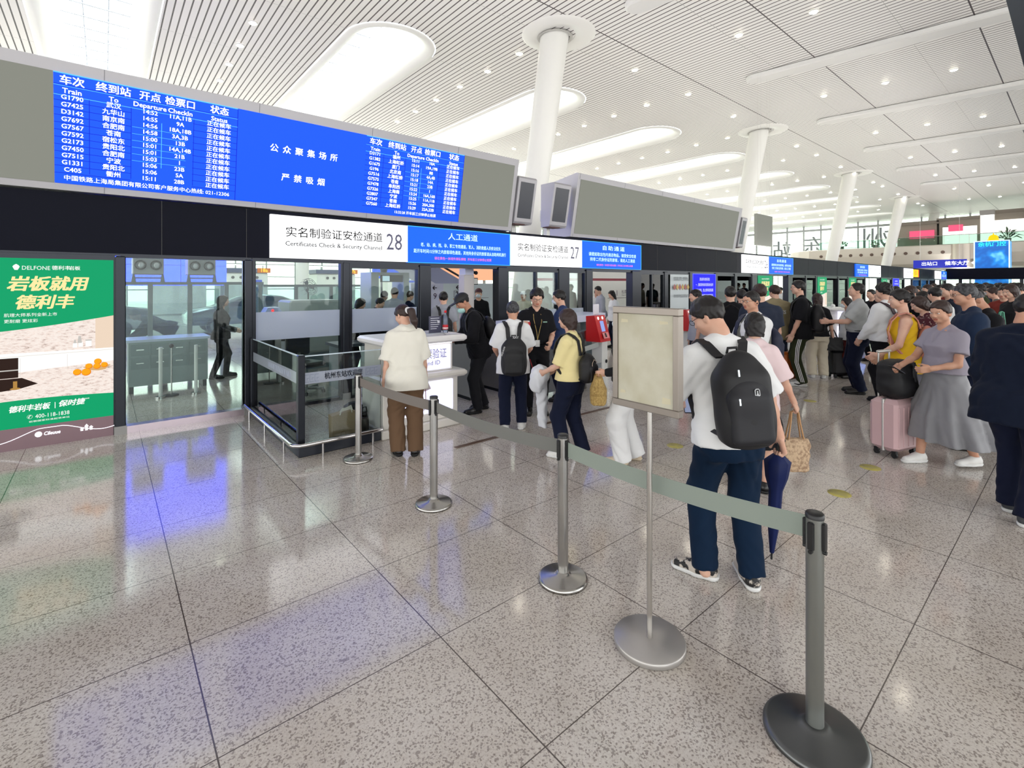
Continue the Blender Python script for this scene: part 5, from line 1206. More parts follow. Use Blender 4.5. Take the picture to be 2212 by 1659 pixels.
# door track strips and floor stickers
M_brass = mat('brown_floor_strip', (112, 88, 72), rough=0.4, metal=0.4)
m = MB(); m.box(2.95, 3.75, 4.44, 4.50, 0.0, 0.004); tag(m.build('floor_strip', M_brass), 'brown metal strip set in the floor in front of the counter', 'floor strip', group='brown strips in the floor')
m = MB(); m.box(4.35, 5.9, 4.46, 4.52, 0.0, 0.004); tag(m.build('floor_strip', M_brass), 'brown metal strip set in the floor by the woman in the yellow tee', 'floor strip', group='brown strips in the floor')
M_yel = mat('yellow_sticker', (200, 188, 92), rough=0.4, noise=(14, (176, 166, 100), 0.4, 0.6))
for (x, y), lab in (((4.852, 2.954), 'worn yellow round floor sticker nearest the sign stand'), ((4.828, 1.374), 'yellow round floor sticker between the pole and the man on the right'), ((5.742, 1.373), 'yellow round floor sticker in front of the pink suitcase'), ((8.3, 2.75), 'faded yellow round floor sticker far behind, by the orange suitcase'), ((9.9, 1.9), 'faded yellow round floor sticker far behind, by the black trolley')):
    m = MB(); m.lathe([(0, 0.003), (0.085, 0.003), (0.088, 0.0)], (x, y, 0), 32); t_ = m.build('floor_sticker', M_yel); tag(t_, lab, 'floor sticker', group='yellow round floor stickers')
# railing with white bars behind the man in the lettered jacket
t = thing('white_railing', 'white barred railing behind the man in the black tee', 'railing', (12.4, 4.9, 0))
m = MB(); m.box(12.25, 13.3, 4.9, 4.94, 1.28, 1.32); m.box(12.25, 13.3, 4.9, 4.94, 0.55, 0.59); m.build('rail', M_white, t)
m = MB()
for k in range(10): m.box(12.28 + k * 0.11, 12.3 + k * 0.11, 4.91, 4.93, 0.59, 1.28)
m.build('bars', M_white, t)
m = MB(); m.box(12.2, 12.27, 4.88, 4.95, 0, 1.32); m.box(13.28, 13.35, 4.88, 4.95, 0, 1.32); m.build('post', M_white, t)

# ================================================================= luggage
def suitcase(x, y, rz, w, d, h, body, label, pull=0.0, trim=None, ribs=0, grp='wheeled suitcases'):
    t = thing('suitcase', label, 'suitcase', (x, y, 0), rz, group=grp, w=False)
    m = MB(); m.box(-w / 2, w / 2, -d / 2, d / 2, 0.06, h, bev=0.045)
    m.build('shell', body, t, smooth=False)
    if ribs:
        m = MB()
        for k in range(ribs):
            xx = -w / 2 + w * (k + 0.5) / ribs; m.box(xx - 0.012, xx + 0.012, -d / 2 - 0.006, d / 2 + 0.006, 0.12, h - 0.07, bev=0.006)
        m.build('ribs', body, t)
    m = MB(); m.box(-w / 2 - 0.004, w / 2 + 0.004, -0.012, 0.012, 0.055, h + 0.004, bev=0.01); m.build('zip_band', trim or M_black, t)
    for sx in (-1, 1):
        for sy in (-1, 1):
            c = MB(); c.cyl((sx * (w / 2 - 0.05) - 0.012, sy * (d / 2 - 0.05), 0.028), (sx * (w / 2 - 0.05) + 0.012, sy * (d / 2 - 0.05), 0.028), 0.028, n=14); c.box(sx * (w / 2 - 0.05) - 0.018, sx * (w / 2 - 0.05) + 0.018, sy * (d / 2 - 0.05) - 0.02, sy * (d / 2 - 0.05) + 0.02, 0.035, 0.07); c.build('wheel', M_black, t)
    m = MB(); m.tube([(-0.06, d / 4, h), (-0.06, d / 4, h + 0.03), (0.06, d / 4, h + 0.03), (0.06, d / 4, h)], 0.01, 8); m.build('carry_handle', M_black, t)
    if pull:
        m = MB(); yb_ = d / 2 - 0.03
        m.cyl((-0.09, yb_, h - 0.02), (-0.09, yb_, h + pull), 0.009, n=10); m.cyl((0.09, yb_, h - 0.02), (0.09, yb_, h + pull), 0.009, n=10); m.box(-0.11, 0.11, yb_ - 0.016, yb_ + 0.016, h + pull, h + pull + 0.03, bev=0.01); m.build('pull_handle', M_steel_d if trim is None else trim, t)
    return t
suitcase(9.62, 3.55, radians(-20), 0.40, 0.26, 0.56, mat('orange_shell', (214, 112, 44), rough=0.35), 'orange suitcase with black frame between the jacket man and the striped trousers', 0.16, M_black)
suitcase(10.85, 3.1, radians(-35), 0.36, 0.24, 0.52, mat('black_shell', (22, 22, 26), rough=0.5), 'small black trolley case with tall handle left of the grey polo man', 0.55, M_black)
suitcase(6.41, 1.32, radians(-18), 0.40, 0.27, 0.60, mat('pink_shell', (226, 190, 192), rough=0.3), 'pale pink suitcase with a black bag on top beside the grey dress', 0.46, mat('pale_handle', (206, 204, 200), rough=0.3, metal=0.6), ribs=5)
# ================================================================= people: smooth implicit surfaces turned into meshes
class Field:
    def __init__(s, lo, hi, h):
        s.lo = np.array(lo, float); s.h = h
        n = np.maximum(np.ceil((np.array(hi, float) - s.lo) / h).astype(int) + 1, 4)
        s.n = n; s.f = np.full(n, 0.5, np.float32)
        s.ax = [s.lo[i] + h * np.arange(n[i]) for i in range(3)]
    def sl(s, lo, hi):
        r = []
        for i in range(3):
            a = int(np.floor((lo[i] - s.lo[i]) / s.h)) - 1; b = int(np.ceil((hi[i] - s.lo[i]) / s.h)) + 2
            a = max(a, 0); b = min(b, s.n[i])
            if a >= b: return None
            r.append(slice(a, b))
        return tuple(r)
    def xyz(s, r):
        return (s.ax[0][r[0]][:, None, None], s.ax[1][r[1]][None, :, None], s.ax[2][r[2]][None, None, :])
    def put(s, fn, lo, hi, k=0.03, op='u'):
        m = k + 2.5 * s.h
        r = s.sl([a - m for a in lo], [a + m for a in hi])
        if r is None: return
        d = fn(*s.xyz(r)).astype(np.float32); f = s.f[r]
        if op == 'u':
            t = np.maximum(k - np.abs(f - d), 0) / k
            s.f[r] = np.minimum(f, d) - t * t * k * 0.25
        else:
            d = -d; t = np.maximum(k - np.abs(f - d), 0) / k
            s.f[r] = np.maximum(f, d) + t * t * k * 0.25
    def cone(s, a, b, r1, r2, k=0.03, op='u', cap=False, ext=0.0):
        a = np.array(a, float); b = np.array(b, float); d = b - a; L = max(np.linalg.norm(d), 1e-6); u = d / L
        def fn(x, y, z):
            px, py, pz = x - a[0], y - a[1], z - a[2]
            t = px * u[0] + py * u[1] + pz * u[2]; tc = np.clip(t, 0, L)
            q = np.sqrt((px - u[0] * tc) ** 2 + (py - u[1] * tc) ** 2 + (pz - u[2] * tc) ** 2) - (r1 + (r2 - r1) * tc / L)
            if cap: q = np.maximum(q, t - L)
            return q
        R = max(r1, r2)
        s.put(fn, np.minimum(a, b) - R, np.maximum(a, b) + R, k, op)
    def ell(s, c, r, k=0.03, op='u', R=None):
        c = np.array(c, float); r = np.array(r, float)
        def fn(x, y, z):
            p = [x - c[0], y - c[1], z - c[2]]
            if R is not None: p = [R[0][i] * p[0] + R[1][i] * p[1] + R[2][i] * p[2] for i in range(3)]
            k0 = np.sqrt((p[0] / r[0]) ** 2 + (p[1] / r[1]) ** 2 + (p[2] / r[2]) ** 2)
            k1 = np.sqrt((p[0] / r[0] ** 2) ** 2 + (p[1] / r[1] ** 2) ** 2 + (p[2] / r[2] ** 2) ** 2) + 1e-6
            return k0 * (k0 - 1) / k1
        m = r.max() if R is not None else r
        s.put(fn, c - m, c + m, k, op)
    def loft(s, sec, k=0.03, M=None, op='u', pw=2.3, flute=None):
        """sec rows: z, cx, cy, rx, ry; stacked elliptical sections; M = 3x4 frame (rows of rotation, origin)"""
        sec = np.array(sec, float); zs = sec[:, 0]
        O = np.zeros(3) if M is None else np.array(M[1]); Rm = np.eye(3) if M is None else np.array(M[0])
        cs = []
        for row in sec:
            for sx in (-1, 1):
                for sy in (-1, 1): cs.append(O + Rm @ np.array([row[1] + sx * row[3], row[2] + sy * row[4], row[0]]))
        cs = np.array(cs)
        def fn(x, y, z):
            q = [x - O[0], y - O[1], z - O[2]]
            p = [Rm[0][i] * q[0] + Rm[1][i] * q[1] + Rm[2][i] * q[2] for i in range(3)]
            zc = np.clip(p[2], zs[0], zs[-1])
            cx = np.interp(zc, zs, sec[:, 1]); cy = np.interp(zc, zs, sec[:, 2]); rx = np.interp(zc, zs, sec[:, 3]); ry = np.interp(zc, zs, sec[:, 4])
            if flute is not None:
                th = np.arctan2(p[1] - cy, p[0] - cx); amp = flute[1] * np.clip((flute[2] - zc) / max(flute[2] - zs[0], 1e-3), 0, 1)
                w = 1 + amp * (np.sin(th * flute[0] + 2.0 * np.sin(zc * 4 + flute[3])) + 0.5 * np.sin(th * flute[0] * 1.7 + 1.3)); rx = rx * w; ry = ry * w
            a = np.abs((p[0] - cx) / rx) ** pw + np.abs((p[1] - cy) / ry) ** pw
            d = (a ** (1 / pw) - 1) * np.minimum(rx, ry)
            e = np.abs(p[2] - zc)
            return np.where(e > 0, np.sqrt(np.maximum(d, 0) ** 2 + e ** 2) + np.minimum(d, 0) * 0, d)
        s.put(fn, cs.min(0), cs.max(0), k, op)
    def rbox(s, c, hsz, rad, k=0.02, R=None, op='u'):
        c = np.array(c, float); hs = np.array(hsz, float) - rad
        def fn(x, y, z):
            p = [x - c[0], y - c[1], z - c[2]]
            if R is not None: p = [R[0][i] * p[0] + R[1][i] * p[1] + R[2][i] * p[2] for i in range(3)]
            q = [np.abs(p[i]) - hs[i] for i in range(3)]
            return np.sqrt(sum(np.maximum(v, 0) ** 2 for v in q)) + np.minimum(np.maximum(np.maximum(q[0], q[1]), q[2]), 0) - rad
        m = np.linalg.norm(hsz) if R is not None else np.array(hsz)
        s.put(fn, c - m, c + m, k, op)
    def cut(s, n, c, soft=0.0):
        """keep n.p < c"""
        x, y, z = s.xyz((slice(None),) * 3)
        s.f = np.maximum(s.f, (n[0] * x + n[1] * y + n[2] * z - c).astype(np.float32))
    def warp(s, fn):
        x, y, z = s.xyz((slice(None),) * 3); s.f = s.f + fn(x, y, z).astype(np.float32)
    def mesh(s, keep=None):
        f = s.f
        f[0] = f[-1] = 0.5; f[:, 0] = f[:, -1] = 0.5; f[:, :, 0] = f[:, :, -1] = 0.5
        inn = f < 0; nx, ny, nz = f.shape
        cnt = np.zeros((nx - 1, ny - 1, nz - 1), np.int8)
        for i in (0, 1):
            for j in (0, 1):
                for k in (0, 1): cnt += inn[i:nx - 1 + i, j:ny - 1 + j, k:nz - 1 + k]
        act = (cnt > 0) & (cnt < 8)
        ci = np.argwhere(act); m = len(ci)
        if m == 0: return np.zeros((0, 3)), np.zeros((0, 4), int)
        acc = np.zeros((m, 3)); num = np.zeros(m)
        for a in range(3):
            o1, o2 = [q for q in range(3) if q != a]
            for p in (0, 1):
                for q in (0, 1):
                    c0 = ci.copy(); c0[:, o1] += p; c0[:, o2] += q; c1 = c0.copy(); c1[:, a] += 1
                    v0 = f[c0[:, 0], c0[:, 1], c0[:, 2]]; v1 = f[c1[:, 0], c1[:, 1], c1[:, 2]]
                    x = (v0 < 0) != (v1 < 0)
                    t = np.where(x, v0 / np.where(x, v0 - v1, 1), 0)
                    pt = c0.astype(float); pt[:, a] += t
                    acc[x] += pt[x]; num[x] += 1
        V = s.lo + s.h * acc / num[:, None]
        idx = np.full(act.shape, -1, np.int64); idx[ci[:, 0], ci[:, 1], ci[:, 2]] = np.arange(m)
        Q = []
        for a in range(3):
            o1, o2 = [(1, 2), (2, 0), (0, 1)][a]
            s0 = [slice(None)] * 3; s1 = [slice(None)] * 3; s0[a] = slice(0, f.shape[a] - 1); s1[a] = slice(1, f.shape[a])
            e = np.argwhere(inn[tuple(s0)] != inn[tuple(s1)])
            if not len(e): continue
            ok = (e[:, o1] > 0) & (e[:, o2] > 0); e = e[ok]
            flip = inn[e[:, 0], e[:, 1], e[:, 2]]
            def gi(d1, d2):
                c = e.copy(); c[:, o1] -= d1; c[:, o2] -= d2; return idx[c[:, 0], c[:, 1], c[:, 2]]
            q = np.stack([gi(0, 0), gi(1, 0), gi(1, 1), gi(0, 1)], 1)
            q[~flip] = q[~flip][:, ::-1]
            Q.append(q)
        Q = np.concatenate(Q)
        Q = Q[(Q >= 0).all(1)]
        if keep is not None:
            c = V[Q].mean(1); Q = Q[keep(c)]
            u, inv = np.unique(Q, return_inverse=True); V = V[u]; Q = inv.reshape(Q.shape)
        return V, Q

def np_mesh(name, chunks, mats, parent, mi=None):
    V = np.concatenate([c[0] for c in chunks]); off = 0; F = []
    for v, q in chunks: F.append(q + off); off += len(v)
    F = np.concatenate(F)
    me = bpy.data.meshes.new(name)
    me.vertices.add(len(V)); me.vertices.foreach_set('co', V.astype(np.float32).ravel())
    me.loops.add(len(F) * 4); me.loops.foreach_set('vertex_index', F.astype(np.int32).ravel())
    me.polygons.add(len(F)); me.polygons.foreach_set('loop_start', np.arange(0, len(F) * 4, 4, dtype=np.int32))
    me.polygons.foreach_set('use_smooth', np.ones(len(F), bool))
    for m in (mats if isinstance(mats, (list, tuple)) else [mats]): me.materials.append(m)
    if mi is not None: me.polygons.foreach_set('material_index', mi(V[F].mean(1)).astype(np.int32))
    me.update(calc_edges=True); me.validate()
    o = bpy.data.objects.new(name, me); COL.objects.link(o)
    if parent is not None: o.parent = parent
    return o

def rotm(rx=0, ry=0, rz=0):
    return np.array((Matrix.Rotation(rz, 3, 'Z') @ Matrix.Rotation(rx, 3, 'X') @ Matrix.Rotation(ry, 3, 'Y')))

def ik(a, c, l1, l2, hint):
    a = np.array(a, float); c = np.array(c, float); d = c - a; L = np.linalg.norm(d)
    mx = (l1 + l2) * 0.995
    if L > mx: c = a + d / L * mx; d = c - a; L = mx
    u = d / L; x = (l1 * l1 - l2 * l2 + L * L) / (2 * L); hh = sqrt(max(l1 * l1 - x * x, 0))
    hv = np.array(hint, float); hv = hv - u * hv.dot(u); hv = hv / (np.linalg.norm(hv) + 1e-9)
    return a + u * x + hv * hh, c

def fabric(name, col, **k):
    return mat(name, col, rough=k.pop('rough', 0.8), spec=0.15, sheen=k.pop('sheen', 0.03), bump=k.pop('bump', (160, 0.12, 0.002)), **k)
SKIN = {}
def skin(tone):
    key = tone
    if key not in SKIN:
        c = {'light': (226, 182, 158), 'mid': (208, 160, 134), 'tan': (190, 140, 114)}[tone]
        m = mat('skin_' + tone, c, rough=0.5, spec=0.35, noise=(9, tuple(min(255, int(q * f)) for q, f in zip(c, (0.96, 0.9, 0.88))), 0.4, 0.7))
        b = m.node_tree.nodes['Principled BSDF']; b.inputs['Subsurface Weight'].default_value = 0.0
        SKIN[key] = (m, mat('lips_' + tone, tuple(int(q * f) for q, f in zip(c, (0.86, 0.64, 0.62))), rough=0.4))
    return SKIN[key]
M_hair = mat('black_hair', (24, 20, 20), rough=0.45, spec=0.4, bump=(220, 0.35, 0.004))
M_hairbr = mat('dark_brown_hair', (52, 36, 32), rough=0.45, spec=0.4, bump=(220, 0.35, 0.004))
M_hairgr = mat('grey_hair', (74, 74, 78), rough=0.5, spec=0.4, bump=(220, 0.35, 0.004), noise=(40, (38, 38, 42), 0.4, 0.6))
M_eye = mat('eye_white', (232, 228, 222), rough=0.2); M_iris = mat('dark_iris', (36, 24, 20), rough=0.15)
M_brow = mat('dark_brow', (38, 28, 26), rough=0.7)

def person(label, loc, face, H=1.7, female=False, lean=0.0, side=0.0, twist=0.0, head=(0, 0), wide=1.0, tone='light', hands=None, feet=None, top=None, bottom=None, shoes=None,
           hair='short', hairm=None, res=0.012, group=None, curl=(0.35, 0.35), palm=(None, None), face_detail=True, extras=()):
    """face = compass angle (deg) the person looks along: 0 = +Y (into the gates), 90 = +X. all lengths for a 1.72 m figure"""
    rz = -radians(face)
    root = thing('person', label, 'person', (loc[0], loc[1], 0), rz, group=group, w=False, scale=H / 1.72)
    sh = 0.165 * wide * (0.88 if female else 1.0); hipx = 0.088 * (1.03 if female else 1.0) * (0.5 + 0.5 * wide)
    hands = hands or ((-0.24, 0.06, 0.80), (0.24, 0.06, 0.80)); feet = feet or ((-0.10, 0.0), (0.10, 0.0))
    R = rotm(-radians(lean), radians(side), radians(twist)); P0_ = np.array([0, 0, 0.92])
    # shift the pelvis back a little when leaning
    P0_[1] -= sin(radians(lean)) * 0.12
    W_ = lambda p: P0_ + R @ np.array(p, float)
    M = (R, P0_)
    neck0 = W_((0, -0.005, 0.50)); hp = W_((0, 0.02, 0.605))
    HR = R @ rotm(-radians(head[1]), 0, -radians(head[0])) @ rotm(radians(lean) * 0.6)
    Hd = lambda p: hp + HR @ np.array(p, float)
    shL = [W_((-sh, -0.012, 0.438)), W_((sh, -0.012, 0.438))]
    aw = 0.9 if female else 1.0
    J = {'root': root, 'rz': rz, 'S': H / 1.72}
    elb, wri, hdir = [], [], []
    for i, s_ in enumerate((-1, 1)):
        hd = hands[i]; hint = hd[3:6] if len(hd) >= 6 else (s_ * 0.45, -1.0, -0.3)
        e, w_ = ik(shL[i], hd[:3], 0.285, 0.25, hint)
        elb.append(e); wri.append(w_); hdir.append((w_ - e) / np.linalg.norm(w_ - e))
    kne, ank = [], []
    for i, s_ in enumerate((-1, 1)):
        hip = W_((s_ * hipx, 0, -0.02)); ft = feet[i]
        az = 0.085 + (ft[2] if len(ft) > 2 else 0)
        k_, a_ = ik(hip, (ft[0], ft[1] - 0.02, az), 0.43, 0.41, (s_ * 0.12, 1, 0))
        kne.append(k_); ank.append(a_)
    J.update(elb=elb, wri=wri, neck=neck0, head=hp, HR=HR, kne=kne, ank=ank)
    world_m = Matrix.Translation((loc[0], loc[1], 0)) @ Matrix.Rotation(rz, 4, 'Z') @ Matrix.Scale(H / 1.72, 4)
    J['world'] = lambda p: np.array(world_m @ Vector([float(q) for q in p]))
    wf = wide; fy = 0.5 + 0.5 * wide
    bust = 0.014 if female else 0.0
    TORSO = [(-0.12, 0, -0.005, 0.150 * wf, 0.105 * fy), (-0.02, 0, -0.008, 0.172 * wf * (1.0 if not female else 1.0), 0.122 * fy), (0.10, 0, 0.005, (0.150 if not female else 0.132) * wf, 0.105 * fy), (0.22, 0, 0.005, (0.156 if not female else 0.136) * wf, 0.108 * fy),
             (0.34, 0, 0.005 + bust * 0.6, (0.172 if not female else 0.15) * wf, (0.115 + bust) * fy), (0.43, 0, -0.008, (0.172 if not female else 0.15) * wf, 0.100 * fy), (0.485, 0, -0.012, 0.115 * wf, 0.075 * fy), (0.525, 0, -0.006, 0.066, 0.06)]
    def arm_r(i): return 0.049 * aw, 0.040 * aw, 0.034 * aw, 0.026 * aw
    tk = 0.9 if (top and top.get('sleeve') != 'none') else 1.0; lk = 0.78 if (bottom and bottom.get('kind', 'trousers') == 'trousers') else 1.0
    def trap(F, r):
        for s_ in (-1, 1): F.cone(W_((s_ * 0.035, -0.016, 0.525)), W_((s_ * sh, -0.012, 0.445)), r, r + 0.004, 0.04)
    def build_body(F, fine=False):
        F.loft([(a, b, c, d * (tk if a < 0.5 else 1), e * (tk if a < 0.5 else 1)) for a, b, c, d, e in TORSO], 0.04, M)
        trap(F, 0.036 * aw)
        F.cone(W_((0, -0.008, 0.49)), hp + HR @ np.array([0, 0.0, 0.03]), 0.052 * aw, 0.051 * aw, 0.022)
        for i in (0, 1):
            a, b_, c, d = arm_r(i)
            F.cone(shL[i], elb[i], a + 0.006, b_, 0.04); F.cone(elb[i], elb[i] + (wri[i] - elb[i]) * 0.35, c + 0.002, c + 0.003, 0.02); F.cone(elb[i] + (wri[i] - elb[i]) * 0.3, wri[i], c + 0.002, d, 0.02)
            hip = W_(((-1, 1)[i] * hipx, 0, -0.02))
            F.cone(hip, kne[i], 0.088 * fy * lk, 0.056 * lk, 0.05); F.cone(kne[i], kne[i] + (ank[i] - kne[i]) * 0.35 + np.array([0, -0.012, 0]), 0.054 * lk, 0.055 * lk, 0.03); F.cone(kne[i] + (ank[i] - kne[i]) * 0.3 + np.array([0, -0.01, 0]), ank[i], 0.053 * lk, 0.036 * (lk + 1) / 2, 0.03)
            F.cone(ank[i] + np.array([0, -0.02, -0.03]), ank[i] + np.array([0, 0.1, -0.05]), 0.036, 0.028, 0.03)
    def build_head(F):
        fs = 0.94 if female else 1.0
        F.cone(hp + HR @ np.array([0, -0.012, -0.03]), hp + HR @ np.array([0, 0.0, 0.05]), 0.052 * aw, 0.05 * aw, 0.03)
        F.ell(Hd((0, 0.012, 0.115)), (0.074, 0.094, 0.088), 0.03, R=HR)
        F.ell(Hd((0, 0.045, 0.055)), (0.058 * fs, 0.056, 0.066), 0.03, R=HR)
        F.ell(Hd((0, 0.074, 0.012)), (0.026 * fs, 0.022, 0.018), 0.03, R=HR)
        for s_ in (-1, 1):
            F.ell(Hd((s_ * 0.04, 0.066, 0.062)), (0.026, 0.026, 0.024), 0.02, R=HR)
            F.ell(Hd((s_ * 0.045, 0.03, 0.03)), (0.02, 0.034, 0.022), 0.025, R=HR)
            F.ell(Hd((s_ * 0.075, -0.004, 0.073)), (0.010, 0.020, 0.031), 0.012, R=HR)
            F.ell(Hd((s_ * 0.083, 0.004, 0.077)), (0.006, 0.010, 0.016), 0.008, 'd', R=HR)
            F.ell(Hd((s_ * 0.031, 0.108, 0.094)), (0.017, 0.012, 0.011), 0.016, 'd', R=HR)
        F.cone(Hd((-0.028, 0.096, 0.112)), Hd((0.028, 0.096, 0.112)), 0.010, 0.010, 0.02)
        F.cone(Hd((0, 0.101, 0.1)), Hd((0, 0.117, 0.062)), 0.008, 0.0105, 0.012)
        for s_ in (-1, 1): F.ell(Hd((s_ * 0.011, 0.107, 0.058)), (0.008, 0.010, 0.007), 0.008, R=HR)
        F.ell(Hd((0, 0.097, 0.036)), (0.021, 0.011, 0.0065), 0.007, R=HR); F.ell(Hd((0, 0.095, 0.026)), (0.018, 0.011, 0.007), 0.007, R=HR)
        F.ell(Hd((0, 0.110, 0.0315)), (0.022, 0.008, 0.0016), 0.004, 'd', R=HR)
    handfr = []
    for i, s_ in enumerate((-1, 1)):
        u = hdir[i]; pn = palm[i]
        n = np.array(pn, float) if pn is not None else np.array([-s_ * 1.0, 0.15, 0.0])
        n = n - u * n.dot(u); n = n / np.linalg.norm(n); w_ = np.cross(u, n) * (1 if s_ < 0 else -1)
        # thumb lies forward when the palm faces the body
        if pn is None and w_[1] < 0: w_ = -w_
        handfr.append((wri[i], u, n, w_))
    def build_hand(F, i):
        p, u, n, w_ = handfr[i]; sc = 0.92 if female else 1.0; cu = curl[i]
        F.cone(p - u * 0.09, p + u * 0.01, arm_r(i)[2] * 0.95, arm_r(i)[3] * 0.98, 0.015)
        R3 = np.stack([w_, u, n], 1)
        F.rbox(p + u * 0.05 * sc, (0.040 * sc, 0.052 * sc, 0.0145 * sc), 0.013, 0.015, R=R3)
        F.ell(p + u * 0.03 * sc + w_ * 0.026 + n * 0.008, (0.018, 0.032, 0.015), 0.012, R=R3)
        for j, (off, ln) in enumerate(((0.030, 0.070), (0.0105, 0.078), (-0.0095, 0.072), (-0.0285, 0.056))):
            b0 = p + u * (0.098 - 0.004 * abs(j - 1.2)) * sc + w_ * off * sc; d = u * 1.0
            ang = 0.0
            for q, fr in enumerate((0.45, 0.31, 0.24)):
                ang += (0.25 + 0.12 * j * 0.3 + cu * 1.15) * (0.7 if q == 0 else 1.0) if cu > 0.05 else 0.12
                dd = u * cos(ang) + n * sin(ang)
                b1 = b0 + dd * ln * fr * sc
                F.cone(b0, b1, (0.0092 - 0.0008 * q) * sc, (0.0086 - 0.0009 * q) * sc, 0.004); b0 = b1
        t0 = p + u * 0.022 * sc + w_ * 0.034 * sc + n * 0.006; t1 = t0 + (u * 0.62 + w_ * (0.62 - 0.4 * cu) + n * (0.25 + 0.5 * cu)) * 0.042 * sc; t2 = t1 + (u * 0.85 + w_ * (0.25 - 0.3 * cu) + n * (0.25 + 0.45 * cu)) * 0.032 * sc
        F.cone(t0, t1, 0.0135 * sc, 0.0108 * sc, 0.01); F.cone(t1, t2, 0.0105 * sc, 0.0088 * sc, 0.004)
    J['hand'] = [h[0] + h[1] * 0.085 + h[2] * 0.028 for h in handfr]; J['hf'] = handfr
    allp = np.array(elb + wri + kne + ank + [W_((0, 0, 0)), W_((0, 0, 0.5)), hp])
    lo = allp.min(0) - 0.22; hi = allp.max(0) + 0.22; lo[2] = -0.02
    # ---- the body: one mesh, coarse limbs with finer head and hands
    hr_ = min(res, 0.0068) if face_detail else max(res * 0.6, 0.009)
    zc = hp + HR @ np.array([0, 0, -0.01]); nrm = HR @ np.array([0, 0, 1.0])
    in_head = lambda c, e=-0.02: ((c - zc) @ nrm > e) & (np.linalg.norm(c - hp, axis=1) < 0.33)
    hcut = [(handfr[i][0] - handfr[i][1] * 0.0, handfr[i][1]) for i in (0, 1)]
    in_hand = lambda c, i, e=-0.02: ((c - hcut[i][0]) @ hcut[i][1] > e) & (np.linalg.norm(c - hcut[i][0], axis=1) < 0.26)
    F = Field(lo, hi, max(res, 0.012)); build_body(F); build_head(F)
    for i in (0, 1): F.cone(wri[i] - hdir[i] * 0.05, wri[i] + hdir[i] * 0.05, arm_r(i)[3], 0.026, 0.02)
    chunks = [F.mesh(lambda c: ~in_head(c, 0.006) & ~in_hand(c, 0, 0.012) & ~in_hand(c, 1, 0.012))]
    F = Field(hp - 0.24, hp + 0.24, hr_); build_body(F); build_head(F); chunks.append(F.mesh(in_head))
    for i in (0, 1):
        q = wri[i] + hdir[i] * 0.08; F = Field(q - 0.16, q + 0.16, min(max(res * 0.45, 0.0052), 0.008)); build_hand(F, i); chunks.append(F.mesh(lambda c: in_hand(c, i)))
    sk, lips = skin(tone)
    inv = HR.T
    def mi(c):
        p = (c - hp) @ HR
        return ((np.abs(p[:, 0]) < 0.021) & (p[:, 1] > 0.092) & (p[:, 2] > 0.019) & (p[:, 2] < 0.0425) & (p[:, 1] > 0.088)).astype(int)
    np_mesh('body', chunks, [sk, lips], root, mi)
    if face_detail:
        for s_ in (-1, 1):
            m = MB(); m.T = Matrix.Translation([float(q) for q in Hd((s_ * 0.031, 0.092, 0.094))]) @ Matrix(HR.tolist()).to_4x4()
            m.sphere((0, 0, 0), 0.0135, 14, rz=0.0072, ry=0.0095); m.m = 1; m.sphere((0, 0.0052, 0.0), 0.0056, 10, rz=0.0056, ry=0.005); m.build('eye', [M_eye, M_iris], root)
            m = MB(); m.T = Matrix.Translation([float(q) for q in hp]) @ Matrix(HR.tolist()).to_4x4()
            m.tube([(s_ * 0.014, 0.1035, 0.113), (s_ * 0.03, 0.1035, 0.118), (s_ * 0.047, 0.092, 0.113)], [0.003, 0.0036, 0.0022], 6); m.build('eyebrow', M_brow, root)
    # ---- hair
    hm = hairm or M_hair
    if hair and hair != 'cap':
        F = Field(hp - 0.36, hp + 0.3, hr_ * 1.05)
        big = {'short': 0.014, 'crop': 0.008, 'fluffy': 0.024, 'bob': 0.016, 'bun': 0.012, 'pony': 0.012, 'long': 0.016, 'bald': 0.004}[hair]
        F.ell(Hd((0, 0.006, 0.118)), (0.074 + big, 0.096 + big * 0.9, 0.088 + big * 1.1), 0.02, R=HR)
        if hair in ('bob', 'long'):
            F.loft([(-0.03 if hair == 'bob' else -0.28, 0, -0.04, 0.075, 0.05), (0.06, 0, -0.02, 0.092, 0.085), (0.12, 0, 0.0, 0.085, 0.09)], 0.03, (HR, hp))
        x, y, z = F.xyz((slice(None),) * 3)
        px = [HR[0][i] * (x - hp[0]) + HR[1][i] * (y - hp[1]) + HR[2][i] * (z - hp[2]) for i in range(3)]
        fr = 0.75 * px[1] - 0.66 * px[2] + 0.024 + 0.004 * np.sin(px[0] * 130 + px[2] * 60) + (0.1 * np.abs(px[0]) if hair not in ('bob', 'long') else -0.25 * np.maximum(np.abs(px[0]) - 0.055, 0) * 8)
        F.f = np.maximum(F.f, (fr * 0.9).astype(np.float32))
        if hair not in ('bob', 'long'):
            lowz = 0.075 - 0.55 * np.maximum(-px[1] + 0.005, 0) - px[2]
            if hair in ('bald',): lowz = 0.10 - px[2] - 0.3 * np.maximum(-px[1], 0)
            F.f = np.maximum(F.f, (lowz * 0.9).astype(np.float32))
        ph = random.random() * 6
        amp = 0.0035 if hair != 'fluffy' else 0.007
        F.f += (amp * np.sin(px[0] * 95 + 3 * np.sin(px[1] * 40 + ph)) * np.sin(px[1] * 80 + 2 * np.sin(px[2] * 60 + ph) + px[2] * 30)).astype(np.float32)
        if hair == 'pony':
            F.cone(Hd((0, -0.09, 0.10)), Hd((0.005, -0.15, 0.06)), 0.024, 0.040, 0.015); F.cone(Hd((0.005, -0.15, 0.06)), Hd((0.015, -0.145, -0.06)), 0.043, 0.040, 0.02); F.cone(Hd((0.015, -0.145, -0.06)), Hd((0.03, -0.13, -0.15)), 0.036, 0.008, 0.02)
